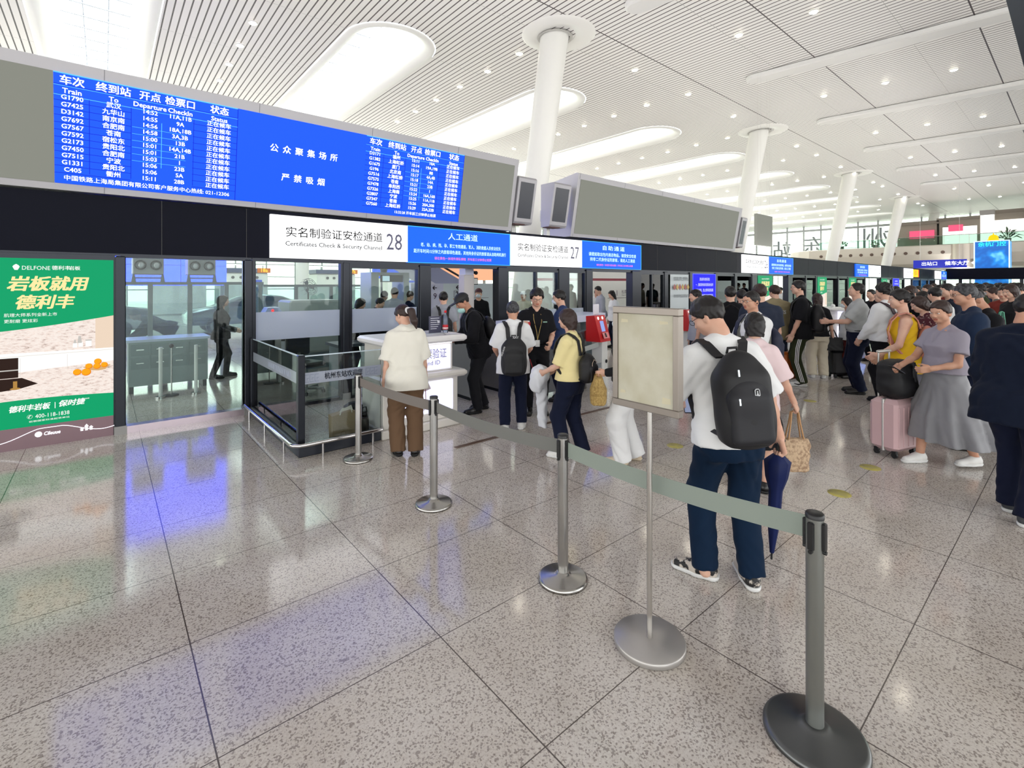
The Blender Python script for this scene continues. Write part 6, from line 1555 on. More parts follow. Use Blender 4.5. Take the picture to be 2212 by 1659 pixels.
        if hair == 'bun': F.ell(Hd((0, -0.105, 0.13)), (0.036, 0.03, 0.036), 0.012, R=HR)
        np_mesh('hair', [F.mesh()], hm, root)
    # ---- trousers or skirt
    rng = random.Random(hash(label) % 9999)
    ph = [rng.random() * 6 for _ in range(6)]
    cr = max(res * 1.0, 0.0105)
    def folds(F, amp, vert=1.0):
        def fn(x, y, z):
            u1 = z * 26 * vert + np.abs(x) * 30 + 2.5 * np.sin(x * 9 + ph[0]) + 2.0 * np.sin(y * 11 + z * 6 + ph[1]); u2 = z * 17 - x * 24 + 2.2 * np.sin(y * 10 + ph[4]) + 1.5 * np.sin(z * 13 + ph[5])
            cr1 = (1 - 1.6 * np.abs(np.sin(u1))) * (0.5 + 0.5 * np.sin(x * 11 + z * 8 + ph[2])); cr2 = (1 - 1.6 * np.abs(np.sin(u2))) * (0.5 + 0.5 * np.sin(y * 9 - z * 7 + ph[3]))
            return amp * 0.75 * (cr1 + cr2) + amp * 0.6 * (np.sin(x * 38 + 2.2 * np.sin(z * 9 * vert + ph[0]) + ph[1]) * np.sin(y * 31 + 1.7 * np.sin(z * 12 * vert + ph[2]) + ph[3]) + 0.6 * np.sin(z * 46 / vert + 3 * np.sin(x * 14 + ph[4]) + 2 * np.sin(y * 17 + ph[5])) * np.sin(x * 22 + y * 18 + ph[2]))
        F.warp(fn)
    if bottom and bottom.get('kind', 'trousers') == 'trousers':
        w_ = bottom.get('wide', 0.0); ln = bottom.get('len', 1.0); hem = bottom.get('hem', 0.055)
        F = Field(lo, [hi[0], hi[1], W_((0, 0, 0.2))[2]], cr)
        F.loft([(-0.16, 0, -0.01, 0.158 * wf + w_ * 0.4, 0.115 * fy + w_ * 0.3), (-0.03, 0, -0.012, 0.184 * wf + w_ * 0.3, 0.136 * fy + w_ * 0.2), (0.05, 0, -0.002, 0.172 * wf, 0.126 * fy), (0.11, 0, 0.003, 0.158 * wf, 0.116 * fy)], 0.03, M)
        for i in (0, 1):
            hip = W_(((-1, 1)[i] * hipx, -0.005, -0.05)); end = ank[i] + np.array([0, -0.012, hem - 0.085])
            kn = kne[i] + np.array([0, -0.004, 0])
            if ln < 1.0: end = kn + (end - kn) * ln
            F.cone(hip, kn, 0.098 * fy + w_ * 0.5, 0.070 + w_ * 0.9, 0.035); F.cone(kn, end, 0.069 + w_ * 0.9, 0.056 + w_ * 1.15, 0.03, cap=True)
        folds(F, bottom.get('fold', 0.0045), 1.0)
        F.cut((0, 0, -1), -hem * 0.6)
        tr = np_mesh('trousers', [F.mesh()], bottom['m'], root)
        J['trousers'] = tr
    elif bottom and bottom['kind'] == 'skirt':
        z0 = bottom['z0'] - 0.92; rb = bottom['r']; ta = bottom.get('top', 0.12)
        F = Field([lo[0] - 0.2, lo[1] - 0.35, 0.0], [hi[0] + 0.2, hi[1] + 0.3, W_((0, 0, 0.2))[2]], cr)
        sw = bottom.get('sway', (0, 0))
        sec = [(z0, sw[0], sw[1], rb, rb * 0.85), (z0 * 0.6, sw[0] * 0.5, sw[1] * 0.5, 0.10 + rb * 0.62, 0.06 + rb * 0.55), (-0.05, 0, -0.01, 0.195 * wf, 0.15), (ta, 0, 0.0, 0.145 * wf, 0.115)]
        F.loft(sec, 0.03, None if False else (np.eye(3), P0_), flute=(bottom.get('n', 9), bottom.get('amp', 0.09), 0.0, ph[0]))
        folds(F, 0.003)
        np_mesh('skirt', [F.mesh()], bottom['m'], root)
    # ---- top
    if top:
        o = top.get('o', 0.018); hem = top.get('hem', -0.10); sl_ = top.get('sleeve', 'short'); fl = top.get('flare', 0.012)
        zt = W_((0, 0, hem))[2]
        F = Field([lo[0], lo[1], min(zt, wri[0][2], wri[1][2]) - 0.1], hi, cr)
        sec = []
        hems = [r for r in TORSO if r[0] > hem + 0.02]
        b_ = 0.186 * wf
        sec.append((hem, 0, -0.010, b_ + o + fl, 0.142 * fy + o + fl))
        if hem < -0.06: sec.append((-0.02, 0, -0.009, b_ + o + fl * 0.8, 0.140 * fy + o + fl * 0.8)); sec.append((0.05, 0, -0.004, b_ * 0.96 + o + fl * 0.6, 0.134 * fy + o + fl * 0.6))
        for r in TORSO:
            if r[0] >= max(hem + 0.05, 0.09) and r[0] < 0.5: sec.append((r[0], r[1], r[2], max(r[3], 0.160 * wf * (0.92 if female else 1) if r[0] < 0.4 else r[3]) + o * (1 if r[0] < 0.4 else 0.9) + top.get('box', 0.0) * (1 if r[0] < 0.4 else 0.3), max(r[4], 0.118 * fy if r[0] < 0.2 else 0) + o * (1 if r[0] < 0.4 else 1.05)))
        if top.get('tuck'): sec[0] = (hem, 0, -0.003, 0.156 * wf + 0.014, 0.114 * fy + 0.014)
        F.loft(sec, 0.03, M)
        if sl_ != 'none':
            trap(F, 0.044 * aw + o * 0.5)
        F.cone(W_((0, -0.014, 0.46)), W_((0, -0.004, 0.53)), 0.078, 0.062 + top.get('collar', 0.004), 0.03, cap=True)
        for i in (0, 1):
            if sl_ == 'short':
                e = shL[i] + (elb[i] - shL[i]) * top.get('slen', 0.72); F.cone(shL[i], e, 0.060 * aw + o * 0.7, 0.060 * aw + o + top.get('sflare', 0.0), 0.04, cap=True)
            elif sl_ == 'half':
                F.cone(shL[i], elb[i] * 0.97 + shL[i] * 0.03, 0.060 * aw + o * 0.7, 0.056 * aw + o + top.get('sflare', 0.0), 0.04, cap=True)
            elif sl_ == 'long':
                F.cone(shL[i], elb[i], 0.058 * aw + o * 0.7, 0.050 * aw + o * 0.8, 0.04); F.cone(elb[i], wri[i] - hdir[i] * 0.0, 0.049 * aw + o * 0.8, 0.034 * aw + o * 0.7, 0.03, cap=True)
            elif sl_ == 'rolled':
                e = elb[i] + (wri[i] - elb[i]) * 0.45
                F.cone(shL[i], elb[i], 0.058 * aw + o * 0.7, 0.050 * aw + o * 0.8, 0.04); F.cone(elb[i], e, 0.049 * aw + o * 0.8, 0.044 * aw + o * 0.8, 0.03, cap=True)
        folds(F, top.get('fold', 0.004))
        v = top.get('vneck')
        if v: F.cone(W_((0, 0.10, 0.52)), W_((0, 0.13, 0.52 - v)), 0.05, 0.012, 0.01, 'd')
        F.cut(tuple(-(R @ np.array([0, 0, 1.0]))), -float((R @ np.array([0, 0, 1.0])) @ W_((0, 0, hem))))
        J['top'] = np_mesh(top.get('name', 'shirt'), [F.mesh()], top['m'], root)
    # ---- shoes
    if shoes:
        for i, s_ in enumerate((-1, 1)):
            ft = feet[i]; yaw = radians(ft[3] if len(ft) > 3 else s_ * 10); zz = ft[2] if len(ft) > 2 else 0
            c = np.array([ank[i][0], ank[i][1] + 0.02, zz]); Rf = rotm(0, 0, -yaw)
            Q = lambda p: c + Rf @ np.array(p, float)
            F = Field(c + np.array([-0.2, -0.2, -0.02]), c + np.array([0.2, 0.26, 0.2]), max(res * 0.6, 0.007))
            F.cone(Q((0, -0.045, 0.05)), Q((0, 0.03, 0.05)), 0.043, 0.045, 0.03); F.cone(Q((0, 0.03, 0.048)), Q((s_ * -0.006, 0.15, 0.034)), 0.044, 0.034, 0.03); F.cone(Q((0, -0.03, 0.06)), Q((0, -0.025, 0.10 if shoes.get('high') is None else 0.15)), 0.04, 0.042, 0.03, cap=True)
            F.cut((0, 0, -1), -(zz + 0.022))
            sh_ = np_mesh('shoe', [F.mesh()], shoes['m'], root)
            F = Field(c + np.array([-0.2, -0.2, -0.02]), c + np.array([0.2, 0.26, 0.1]), max(res * 0.6, 0.007))
            F.cone(Q((0, -0.05, 0.03)), Q((0, 0.03, 0.03)), 0.046, 0.047, 0.02); F.cone(Q((0, 0.03, 0.03)), Q((s_ * -0.006, 0.155, 0.03)), 0.047, 0.041, 0.02)
            F.cut((0, 0, -1), -(zz + 0.001)); F.cut((0, 0, 1), zz + 0.03)
            np_mesh('sole', [F.mesh()], shoes.get('sole', shoes['m']), sh_)
    HM = Matrix.Translation([float(q) for q in hp]) @ Matrix(HR.tolist()).to_4x4()
    TM = Matrix.Translation([float(q) for q in P0_]) @ Matrix(R.tolist()).to_4x4()
    J['HM'] = HM; J['TM'] = TM; J['M'] = M
    for ex in extras:
        if ex == 'glasses':
            m = MB(); m.T = HM
            for s_ in (-1, 1):
                m.tube([(s_ * 0.033 + 0.024 * cos(a * pi / 10), 0.116 - 0.012 * abs(cos(a * pi / 10) * 0.024 * s_ + s_ * 0.033) * 6, 0.092 + 0.017 * sin(a * pi / 10)) for a in range(20)], 0.0016, 6, True)
                m.tube([(s_ * 0.056, 0.098, 0.097), (s_ * 0.072, 0.06, 0.097), (s_ * 0.08, 0.0, 0.092)], 0.0016, 6)
            m.tube([(-0.010, 0.117, 0.095), (0, 0.121, 0.097), (0.010, 0.117, 0.095)], 0.0016, 6); m.build('glasses', M_black, root)
        if ex == 'mask' or ex == 'mask_low':
            F = Field(hp - 0.2, hp + 0.2, 0.006); dz = 0.0 if ex == 'mask' else -0.045
            F.ell(Hd((0, 0.068, 0.035 + dz)), (0.058, 0.062, 0.046), 0.02, R=HR); F.ell(Hd((0, 0.10, 0.05 + dz)), (0.02, 0.03, 0.024), 0.03, R=HR)
            n_ = HR @ np.array([0, -1.0, 0]); F.cut(tuple(n_), float(n_ @ Hd((0, 0.05, 0))))
            np_mesh('face_mask', [F.mesh()], mat('mask_white', (224, 234, 240), rough=0.8) if ex == 'mask' else mat('mask_mint', (176, 222, 216), rough=0.8), root)
        if ex == 'belt':
            m = MB(); m.T = TM; n = 28
            m.tube([((0.176 * wf) * cos(a * 2 * pi / n), -0.002 + 0.13 * fy * sin(a * 2 * pi / n), 0.075) for a in range(n)], 0.012, 6, True); m.build('belt', M_black, root)
    return J

def on(J, p): return J['world'](p)
# ================================================================= who is in the hall
def at(px, d):
    xc = (px - 1106.0) / 1047.0 * d
    return (xc * cos(YAW) + d * sin(YAW), -xc * sin(YAW) + d * cos(YAW))
def fb(n, c, **k): return fabric(n, c, **k)
F_white = fb('white_cotton', (238, 238, 238)); F_offw = fb('ivory_linen', (236, 232, 220)); F_black = fb('black_cloth', (22, 22, 26)); F_blk2 = fb('soft_black_cloth', (30, 30, 34)); F_navy = fb('navy_cloth', (22, 28, 50)); F_nvjk = fb('midnight_jacket_cloth', (20, 28, 46))
F_brown = fb('brown_twill', (106, 82, 62)); F_jean = fb('dark_teal_denim', (12, 34, 58)); F_blue = fb('slate_blue_tee', (52, 66, 104)); F_yel = fb('butter_yellow_knit', (244, 228, 168)); F_khaki = fb('khaki_canvas', (150, 138, 108)); F_grey = fb('light_grey_pique', (186, 188, 186)); F_dgrey = fb('charcoal_navy_tee', (44, 50, 66)); F_gvest = fb('grey_vest_cloth', (112, 112, 104)); F_olive = fb('olive_track_cloth', (54, 60, 38))
F_mustard = fb('mustard_cloth', (236, 190, 44)); F_gdress = fb('silver_grey_satin', (150, 150, 154), rough=0.45, sheen=0.3); F_gtop = fb('lilac_grey_cloth', (158, 152, 164)); F_wine = fb('wine_print_cloth', (84, 40, 48), noise=(30, (190, 170, 160), 0.56, 0.62)); F_dblue = fb('ink_blue_shirt', (34, 48, 72)); F_teal = fb('dusty_teal_cloth', (70, 98, 104)); F_lgrey = fb('pale_grey_cloth', (170, 172, 182)); F_cream = fb('cream_cloth', (222, 212, 190)); F_pink = fb('pale_pink_cloth', (238, 214, 216)); F_bjean = fb('mid_blue_denim', (52, 66, 92)); F_gskirt = fb('mid_grey_cloth', (120, 118, 128)); F_rust = fb('rust_red_cloth', (130, 52, 44))
M_lea = mat('black_leather', (20, 19, 20), rough=0.3, spec=0.5); M_ws = mat('white_trainer', (232, 230, 226), rough=0.5); M_sole = mat('white_rubber', (236, 236, 234), rough=0.6); M_bsole = mat('black_rubber', (20, 20, 22), rough=0.6); M_beige = mat('beige_shoe', (222, 204, 178), rough=0.5)
M_nyl = mat('black_nylon', (20, 20, 24), rough=0.6, spec=0.25); M_nyl2 = mat('black_nylon_pocket', (28, 29, 36), rough=0.55, bump=(400, 0.2, 0.001))
SH_w = dict(m=M_ws, sole=M_sole); SH_b = dict(m=M_lea, sole=M_bsole); SH_bw = dict(m=M_lea, sole=M_sole)

def worn(J, name, label, cat, group=None):
    r = J['root']; t = thing(name, label, cat, tuple(r.location), J['rz'], group=group, w=False, scale=J['S']); return t
def backpack(J, label, w=0.30, h=0.46, d=0.15, zc=0.20, y0=-0.135, col=None, pocket=None, straps=True, name='backpack', tags=True, group=None, fr=0.16):
    t = worn(J, name, label, 'backpack', group); TM = J['TM']; M = J['M']; R, O = M
    col = col or M_nyl; pocket = pocket or M_nyl2
    C = lambda p: O + R @ np.array(p, float)
    yc = y0 - d / 2
    F = Field(C((0, yc, zc)) - h * 0.85, C((0, yc, zc)) + h * 0.85, 0.009)
    F.rbox(C((0, yc, zc - h * 0.1)), (w / 2, d / 2, h * 0.4), min(d / 2 * 0.85, 0.06), 0.03, R=R); F.ell(C((0, yc, zc + h * 0.13)), (w * 0.5, d * 0.52, h * 0.37), 0.05, R=R); F.ell(C((0, yc - d * 0.1, zc - h * 0.2)), (w * 0.52, d * 0.6, h * 0.32), 0.05, R=R)
    np_mesh('main_bag', [F.mesh()], col, t)
    F = Field(C((0, yc - d / 2, zc - h * 0.12)) - h * 0.6, C((0, yc - d / 2, zc - h * 0.12)) + h * 0.6, 0.008)
    F.rbox(C((0, yc - d * 0.5, zc - h * 0.2)), (w * 0.40, d * 0.2, h * 0.26), min(d * 0.19, 0.035), 0.02, R=R); F.ell(C((0, yc - d * 0.45, zc + h * 0.02)), (w * 0.39, d * 0.24, h * 0.2), 0.04, R=R)
    pk = np_mesh('front_pocket', [F.mesh()], pocket, t)
    if straps:
        for s_ in (-1, 1):
            m = MB(); m.T = TM
            m.strip([(s_ * w * 0.22, y0 - 0.01, zc + h * 0.42), (s_ * w * 0.26, y0 + 0.02, 0.46), (s_ * 0.105, -0.085, 0.515), (s_ * 0.115, -0.02, 0.545), (s_ * 0.12, 0.055, 0.52), (s_ * 0.125, 0.118, 0.44), (s_ * 0.135, 0.146, 0.32), (s_ * 0.165, 0.11, 0.17), (s_ * 0.195, 0.02, 0.06), (s_ * w * 0.42, y0 - 0.03, zc - h * 0.4)],
                    [(1, 0, 0)] * 2 + [(1, 0.1 * s_, 0)] * 5 + [(0.6, 0.6 * s_, 0.2)] + [(0, 0.8, 0.5)] * 2, 0.055, 0.012)
            m.build('strap', col, t)
        m = MB(); m.T = TM; m.tube([(-0.03, y0 - 0.02, zc + h * 0.46), (-0.025, y0 - 0.03, zc + h * 0.52), (0.025, y0 - 0.03, zc + h * 0.52), (0.03, y0 - 0.02, zc + h * 0.46)], 0.008, 8); m.build('grab_loop', col, t)
    return t, yc, pk
def held_thing(name, label, cat, p, rz=0.0, group=None): return thing(name, label, cat, tuple(float(q) for q in p), rz, group=group, w=False)
def phone(J, i, label, tilt=50, yaw=0):
    p = J['world'](J['hand'][i]); t = held_thing('phone', label, 'phone', p, J['rz'] + radians(yaw), 'phones in hands')
    m = MB(); m.T = Matrix.Rotation(radians(tilt), 4, 'X'); m.box(-0.036, 0.036, -0.075, 0.075, -0.004, 0.004, bev=0.003); m.build('case', M_black, t)
    m = MB(); m.T = Matrix.Rotation(radians(tilt), 4, 'X'); m.add([(-0.033, -0.07, 0.0045), (0.033, -0.07, 0.0045), (0.033, 0.07, 0.0045), (-0.033, 0.07, 0.0045)], [(0, 1, 2, 3)]); m.build('screen', glow('phone_screen', (150, 160, 190), 0.7), t)
    return t
def tote(name, label, p, w, h, d, body, handle, hl=0.25, rz=0.0, cat='bag', taper=0.8, group=None, wide_m=None):
    """soft bag whose handle top is at p"""
    t = held_thing(name, label, cat, p, rz, group)
    F = Field((-w * 0.8, -d * 1.2, -hl - h - 0.03), (w * 0.8, d * 1.2, -hl + 0.06), 0.009)
    F.loft([(-hl - h, 0, 0, w / 2 * taper, d / 2), (-hl - h * 0.5, 0, 0, w / 2 * (taper + 1) / 2, d / 2 * 1.1), (-hl, 0, 0, w / 2, d / 2 * 0.5)], 0.02, pw=3.2)
    F.warp(lambda x, y, z: 0.004 * np.sin(x * 40 + 3 * np.sin(z * 18)) * np.sin(z * 30 + 2 * np.sin(x * 12)))
    np_mesh('body', [F.mesh()], body, t)
    for s_ in (-1, 1):
        m = MB(); m.tube([(-w * 0.25, s_ * d * 0.2, -hl + 0.0), (-w * 0.16, s_ * d * 0.12, -hl * 0.45), (-0.03, s_ * 0.008, -0.01), (0.0, s_ * 0.006, 0.0), (0.03, s_ * 0.008, -0.01), (w * 0.16, s_ * d * 0.12, -hl * 0.45), (w * 0.25, s_ * d * 0.2, -hl + 0.0)], 0.007, 8); m.build('handle', handle, t)
    return t

# ---------------------------------------------------------------- in front of the counter
J = person('person in a white blouse and brown trousers with a ponytail, standing at the lit counter', at(877, 5.12), 20, H=1.58, female=True, lean=7, head=(-28, 26), wide=1.06, res=0.0105,
           top=dict(m=F_offw, name='blouse', hem=-0.17, sleeve='half', o=0.026, box=0.014, flare=0.02, sflare=0.022, fold=0.0055, collar=0.012), bottom=dict(m=F_brown, wide=0.026, fold=0.006, hem=0.05), shoes=SH_b, hair='pony', hairm=M_hairbr,
           hands=((-0.25, 0.03, 0.78), (0.25, 0.12, 0.80)), feet=((-0.09, 0.02, 0, -12), (0.10, -0.04, 0, 18)), curl=(0.35, 0.6))
F_ = J['root']; m = MB(); m.T = J['HM']; m.tube([(0.034 * cos(a * pi / 8), -0.112, 0.088 + 0.034 * sin(a * pi / 8)) for a in range(16)], 0.013, 8, True); m.build('hair_tie', F_white, F_)
t = held_thing('papers', 'crumpled papers in the hand of the woman in the white blouse', 'paper', J['world'](J['hand'][1]), J['rz'])
m = MB(); m.add([(-0.05, -0.02, 0.06), (0.03, 0.0, 0.07), (0.09, 0.05, -0.06), (0.02, 0.06, -0.09), (0.0, 0.02, 0.0), (0.06, 0.09, -0.02)], [(0, 1, 4, 3), (1, 2, 3, 4), (1, 5, 2), (4, 5, 1)]); m.build('sheets', mat('crumpled_paper', (214, 200, 204), rough=0.7), t)
m = MB(); m.tube([(0.03, 0.05, -0.06), (0.035, 0.06, -0.18), (0.02, 0.07, -0.3)], 0.004, 6); m.build('cord', mat('pinkish_cord', (170, 120, 120)), t)

J = person('person in a black jacket and black cap with a mint mask, leaning on the counter', (4.02, 5.55), 290, H=1.70, lean=16, head=(0, 24), tone='tan', res=0.0115,
           top=dict(m=F_black, name='jacket', hem=-0.12, sleeve='long', o=0.03, fold=0.005, collar=0.02), bottom=dict(m=F_blk2, wide=0.012, fold=0.005), shoes=SH_b, hair='crop', hands=((-0.16, 0.36, 1.05), (0.12, 0.38, 1.03)), feet=((-0.1, 0.04), (0.11, -0.12)), extras=('mask_low',))
def cap(J, m_, badge=None):
    HR = J['HR']; hp = J['head']; F = Field(hp - 0.3, hp + 0.3, 0.008); H_ = lambda p: hp + HR @ np.array(p, float)
    F.ell(H_((0, 0.006, 0.125)), (0.092, 0.112, 0.096), 0.02, R=HR); n_ = HR @ np.array([0, 0, -1.0]); F.cut(tuple(n_), float(n_ @ H_((0, 0, 0.122))))
    F.rbox(H_((0, 0.135, 0.128)), (0.07, 0.065, 0.007), 0.006, 0.02, R=HR); o = np_mesh('cap', [F.mesh()], m_, J['root'])
    if badge:
        m = MB(); m.T = J['HM']; m.sphere((0.03, 0.098, 0.185), 0.012, 10, rz=0.012, ry=0.006); m.build('cap_badge', badge, o)
cap(J, M_nyl, mat('brass_badge', (190, 160, 80), rough=0.3, metal=0.8))
backpack(J, 'black backpack worn by the person in the black cap', 0.28, 0.42, 0.14, 0.18, y0=-0.16)

J = person('person with grey hair in a white tee seen from behind, carrying a black drawstring pack', at(1108, 5.98), 37, H=1.57, head=(4, 12), lean=4, tone='mid', hairm=M_hairgr, res=0.0105,
           top=dict(m=F_white, hem=-0.15, sleeve='short', slen=0.85, o=0.026, box=0.01, flare=0.016, sflare=0.016, fold=0.0045), bottom=dict(m=F_navy, wide=0.014, hem=0.09), shoes=SH_w, hands=((-0.2, 0.3, 0.98), (0.2, 0.3, 0.98)), feet=((-0.11, -0.06, 0, -6), (0.12, 0.06, 0, 16)))
t, yc, pk = backpack(J, 'black drawstring backpack with white letters on the person in the white tee', 0.31, 0.5, 0.13, 0.10, y0=-0.165, pocket=M_nyl)
m = MB(); m.T = J['TM']
for s_, x, z in (('RAY', 0.02, 0.335), ('FASHION', -0.142, 0.16)): add_text(m, s_, (x, yc - 0.072, z), (1, 0, 0) if s_ == 'RAY' else (0.3, 0, 0.95), (0, 0.0, 1) if s_ == 'RAY' else (-0.95, 0, 0.3), 0, 0, 0.04 if s_ == 'RAY' else 0.03, 'CENTER', bold=0.03)
m.build('lettering', F_white, t)
t = held_thing('red_strap', 'red hanging strap at the side of the drawstring backpack', 'strap', J['world']((0.22, -0.12, 0.86)), J['rz'])
m = MB(); m.strip([(0, 0, 0.1), (0.03, 0, 0.0), (0.07, 0.01, -0.14)], (0, 1, 0), 0.03, 0.006); m.build('ribbon', mat('red_ribbon', (190, 30, 44), rough=0.6), t)

J = person('guard in black uniform with glasses and lanyard, facing the queue and looking down', at(1158, 6.75), 215, H=1.72, head=(0, 16), lean=3, res=0.010, wide=1.0,
           top=dict(m=F_black, name='uniform_shirt', hem=0.04, tuck=True, sleeve='short', slen=0.8, o=0.02, fold=0.004, collar=0.016, vneck=0.10), bottom=dict(m=F_black), shoes=SH_b, hair='fluffy', hands=((-0.16, 0.2, 0.98), (0.25, 0.32, 1.26, 1.0, -0.4, -0.5)), extras=('glasses', 'belt'), curl=(0.5, 0.9))
m = MB(); m.T = J['TM']
m.tube([(-0.05, 0.085, 0.47), (-0.06, 0.125, 0.38), (-0.02, 0.15, 0.22), (0.0, 0.145, 0.12)], 0.004, 6); m.tube([(0.05, 0.085, 0.47), (0.05, 0.125, 0.4), (0.01, 0.15, 0.22), (0.0, 0.145, 0.12)], 0.004, 6); m.m = 1; m.box(-0.03, 0.03, 0.145, 0.15, 0.03, 0.12); m.build('lanyard', [mat('gold_lanyard', (196, 166, 96), rough=0.5), M_white], J['root'])
m = MB(); m.T = J['TM']; m.box(-0.13, -0.075, 0.142, 0.148, 0.36, 0.375); m.build('name_bar', mat('pale_name_bar', (150, 190, 170)), J['root'])
for s_ in (-1, 1):
    m = MB(); m.T = J['TM']; m.box(s_ * 0.13 - 0.02, s_ * 0.13 + 0.02, -0.035, 0.035, 0.525, 0.537); m.build('shoulder_board', mat('shoulder_board', (46, 46, 52)), J['root'])
t = held_thing('ticket_wallet', 'red wallet held by the guard', 'wallet', J['world'](J['hand'][1]), J['rz']); m = MB(); m.box(-0.05, 0.05, -0.02, 0.02, -0.035, 0.035, bev=0.01); m.build('cover', mat('red_wallet', (200, 24, 36), rough=0.4), t); m = MB(); m.box(-0.04, 0.04, -0.015, 0.015, 0.03, 0.045); m.build('papers', M_white, t)

J = person('person in a slate blue tee with a white mask, in profile beside the guard', at(1214, 7.45), 330, H=1.69, res=0.0115, head=(-6, 8), top=dict(m=F_blue, sleeve='short', o=0.024, hem=-0.1), bottom=dict(m=F_navy), shoes=SH_b, hair='short', hands=((-0.1, 0.33, 1.02), (0.1, 0.33, 1.0)), extras=('mask', 'glasses'))

J = person('person in a butter yellow tee with a small black backpack, holding a white jacket', at(1232, 5.05), 340, H=1.52, female=True, res=0.0105, head=(-2, 4), wide=1.12, tone='light', hairm=M_hairbr,
           top=dict(m=F_yel, sleeve='short', slen=0.95, o=0.018, hem=0.0, flare=0.008), bottom=dict(m=F_navy, wide=0.02), shoes=SH_w, hair='bob', hands=((-0.12, 0.3, 0.98), (0.13, 0.28, 0.97)), feet=((-0.1, 0.06), (0.1, -0.1)))
t, yc, pk = backpack(J, 'small black backpack with silver zips on the person in the yellow tee', 0.25, 0.33, 0.14, 0.15, y0=-0.145)
m = MB(); m.T = J['TM']; m.tube([(-0.08, yc - 0.09, 0.13), (-0.07, yc - 0.085, 0.21), (0.0, yc - 0.08, 0.245), (0.07, yc - 0.085, 0.21)], 0.004, 6); m.box(-0.02, 0.03, yc - 0.115, yc - 0.11, 0.05, 0.065); m.build('zip', mat('silver_zip', (220, 200, 180), rough=0.3, metal=0.7), pk)
hw = (J['world'](J['hand'][0]) + J['world'](J['hand'][1])) / 2
t = held_thing('folded_jacket', 'white jacket draped over the arms of the person in the yellow tee', 'jacket', hw, J['rz'])
F = Field((-0.2, -0.2, -0.62), (0.22, 0.2, 0.16), 0.009); F.ell((-0.03, 0.02, 0.0), (0.10, 0.10, 0.10), 0.03); F.ell((-0.08, 0.04, -0.08), (0.07, 0.08, 0.12), 0.04); F.loft([(-0.58, 0.03, 0.02, 0.035, 0.05), (-0.3, 0.03, 0.03, 0.05, 0.06), (-0.02, 0.0, 0.02, 0.06, 0.06)], 0.03)
F.warp(lambda x, y, z: 0.007 * np.sin(x * 60 + 3 * np.sin(z * 12)) * np.sin(y * 50 + 2 * np.sin(z * 20) + 1)); np_mesh('cloth', [F.mesh()], fb('jacket_white', (226, 228, 234)), t)

J = person('person in wide white trousers and dark top walking behind the blank sign', at(1352, 4.9), 318, H=1.53, female=True, res=0.0105, top=dict(m=F_blk2, sleeve='long', o=0.02, hem=0.0), bottom=dict(m=F_white, wide=0.04, hem=0.05, fold=0.006), shoes=dict(m=M_beige, sole=M_beige), hair='bob',
           hands=((-0.2, 0.24, 1.04), (0.24, 0.0, 0.8)), feet=((-0.08, 0.07, 0, 0), (0.10, -0.10, 0.0, 20)), extras=('mask',), curl=(0.9, 0.4))
tote('straw_bag', 'tan woven bag hanging left of the blank sign', J['world'](J['hand'][0]) + np.array([0, 0, 0.01]), 0.30, 0.27, 0.15, mat('tan_woven', (196, 166, 102), rough=0.8, bump=(120, 0.6, 0.004), noise=(60, (170, 138, 80), 0.4, 0.6)), mat('tan_handle', (176, 140, 84), rough=0.7), hl=0.035, rz=J['rz'], taper=0.6)

# ---------------------------------------------------------------- the man with the big backpack
J = person('person in a white tee and dark jeans wearing the big black backpack beside the sign', at(1572, 2.93), 42, H=1.725, wide=1.0, res=0.0085, head=(-42, 26), lean=5, side=-4, tone='light',
           top=dict(m=F_white, hem=-0.075, sleeve='short', slen=0.9, o=0.022, flare=0.01, sflare=0.018, fold=0.0055), bottom=dict(m=F_jean, wide=0.016, fold=0.006, hem=0.07), shoes=dict(m=mat('beige_black_trainer', (206, 196, 184), rough=0.55, noise=(16, (24, 24, 26), 0.5, 0.54)), sole=M_sole), hair='short',
           hands=((-0.2, 0.27, 1.02, -0.8, -0.6, -0.2), (0.34, 0.02, 0.80)), feet=((-0.13, 0.05, 0, -58), (0.12, -0.02, 0, 4)), extras=('glasses',), curl=(0.5, 0.9))
phone(J, 0, 'phone held by the man with the big backpack', 55)
for i, s_ in enumerate((-1, 1)):
    m = MB(); a = J['ank'][i]; yw = radians((-58, 4)[i])
    for k in range(5):
        q = Vector((a[0], a[1] + 0.02, 0)) + Matrix.Rotation(-yw, 3, 'Z') @ Vector((0, 0.045 + k * 0.018, 0)); sx = Matrix.Rotation(-yw, 3, 'Z') @ Vector((0.022, 0, 0)); zz = 0.093 - k * 0.0055
        m.tube([tuple(q - sx + Vector((0, 0, zz - 0.008))), tuple(q + Vector((0, 0, zz))), tuple(q + sx + Vector((0, 0, zz - 0.008)))], 0.0032, 6)
    m.build('laces', M_white, J['root'])
t, yc, pk = backpack(J, 'large black backpack with a small white emblem on the man in the white tee', 0.285, 0.52, 0.18, 0.225, y0=-0.15)
m = MB(); m.T = J['TM']; yf = yc - 0.18 * 0.70 - 0.004
m.add([(0.03 + a, yf, 0.25 + c) for a, c in ((-0.014, 0.0), (-0.014, 0.028), (-0.006, 0.036), (0.008, 0.036), (0.014, 0.026), (0.014, 0.0), (0.004, -0.006))], [tuple(range(7))]); m.m = 1
m.add([(0.03 + a, yf - 0.001, 0.25 + c) for a, c in ((-0.010, 0.003), (-0.010, 0.027), (-0.004, 0.032), (0.007, 0.032), (0.010, 0.025), (0.010, 0.003))], [tuple(range(6))]); m.m = 0
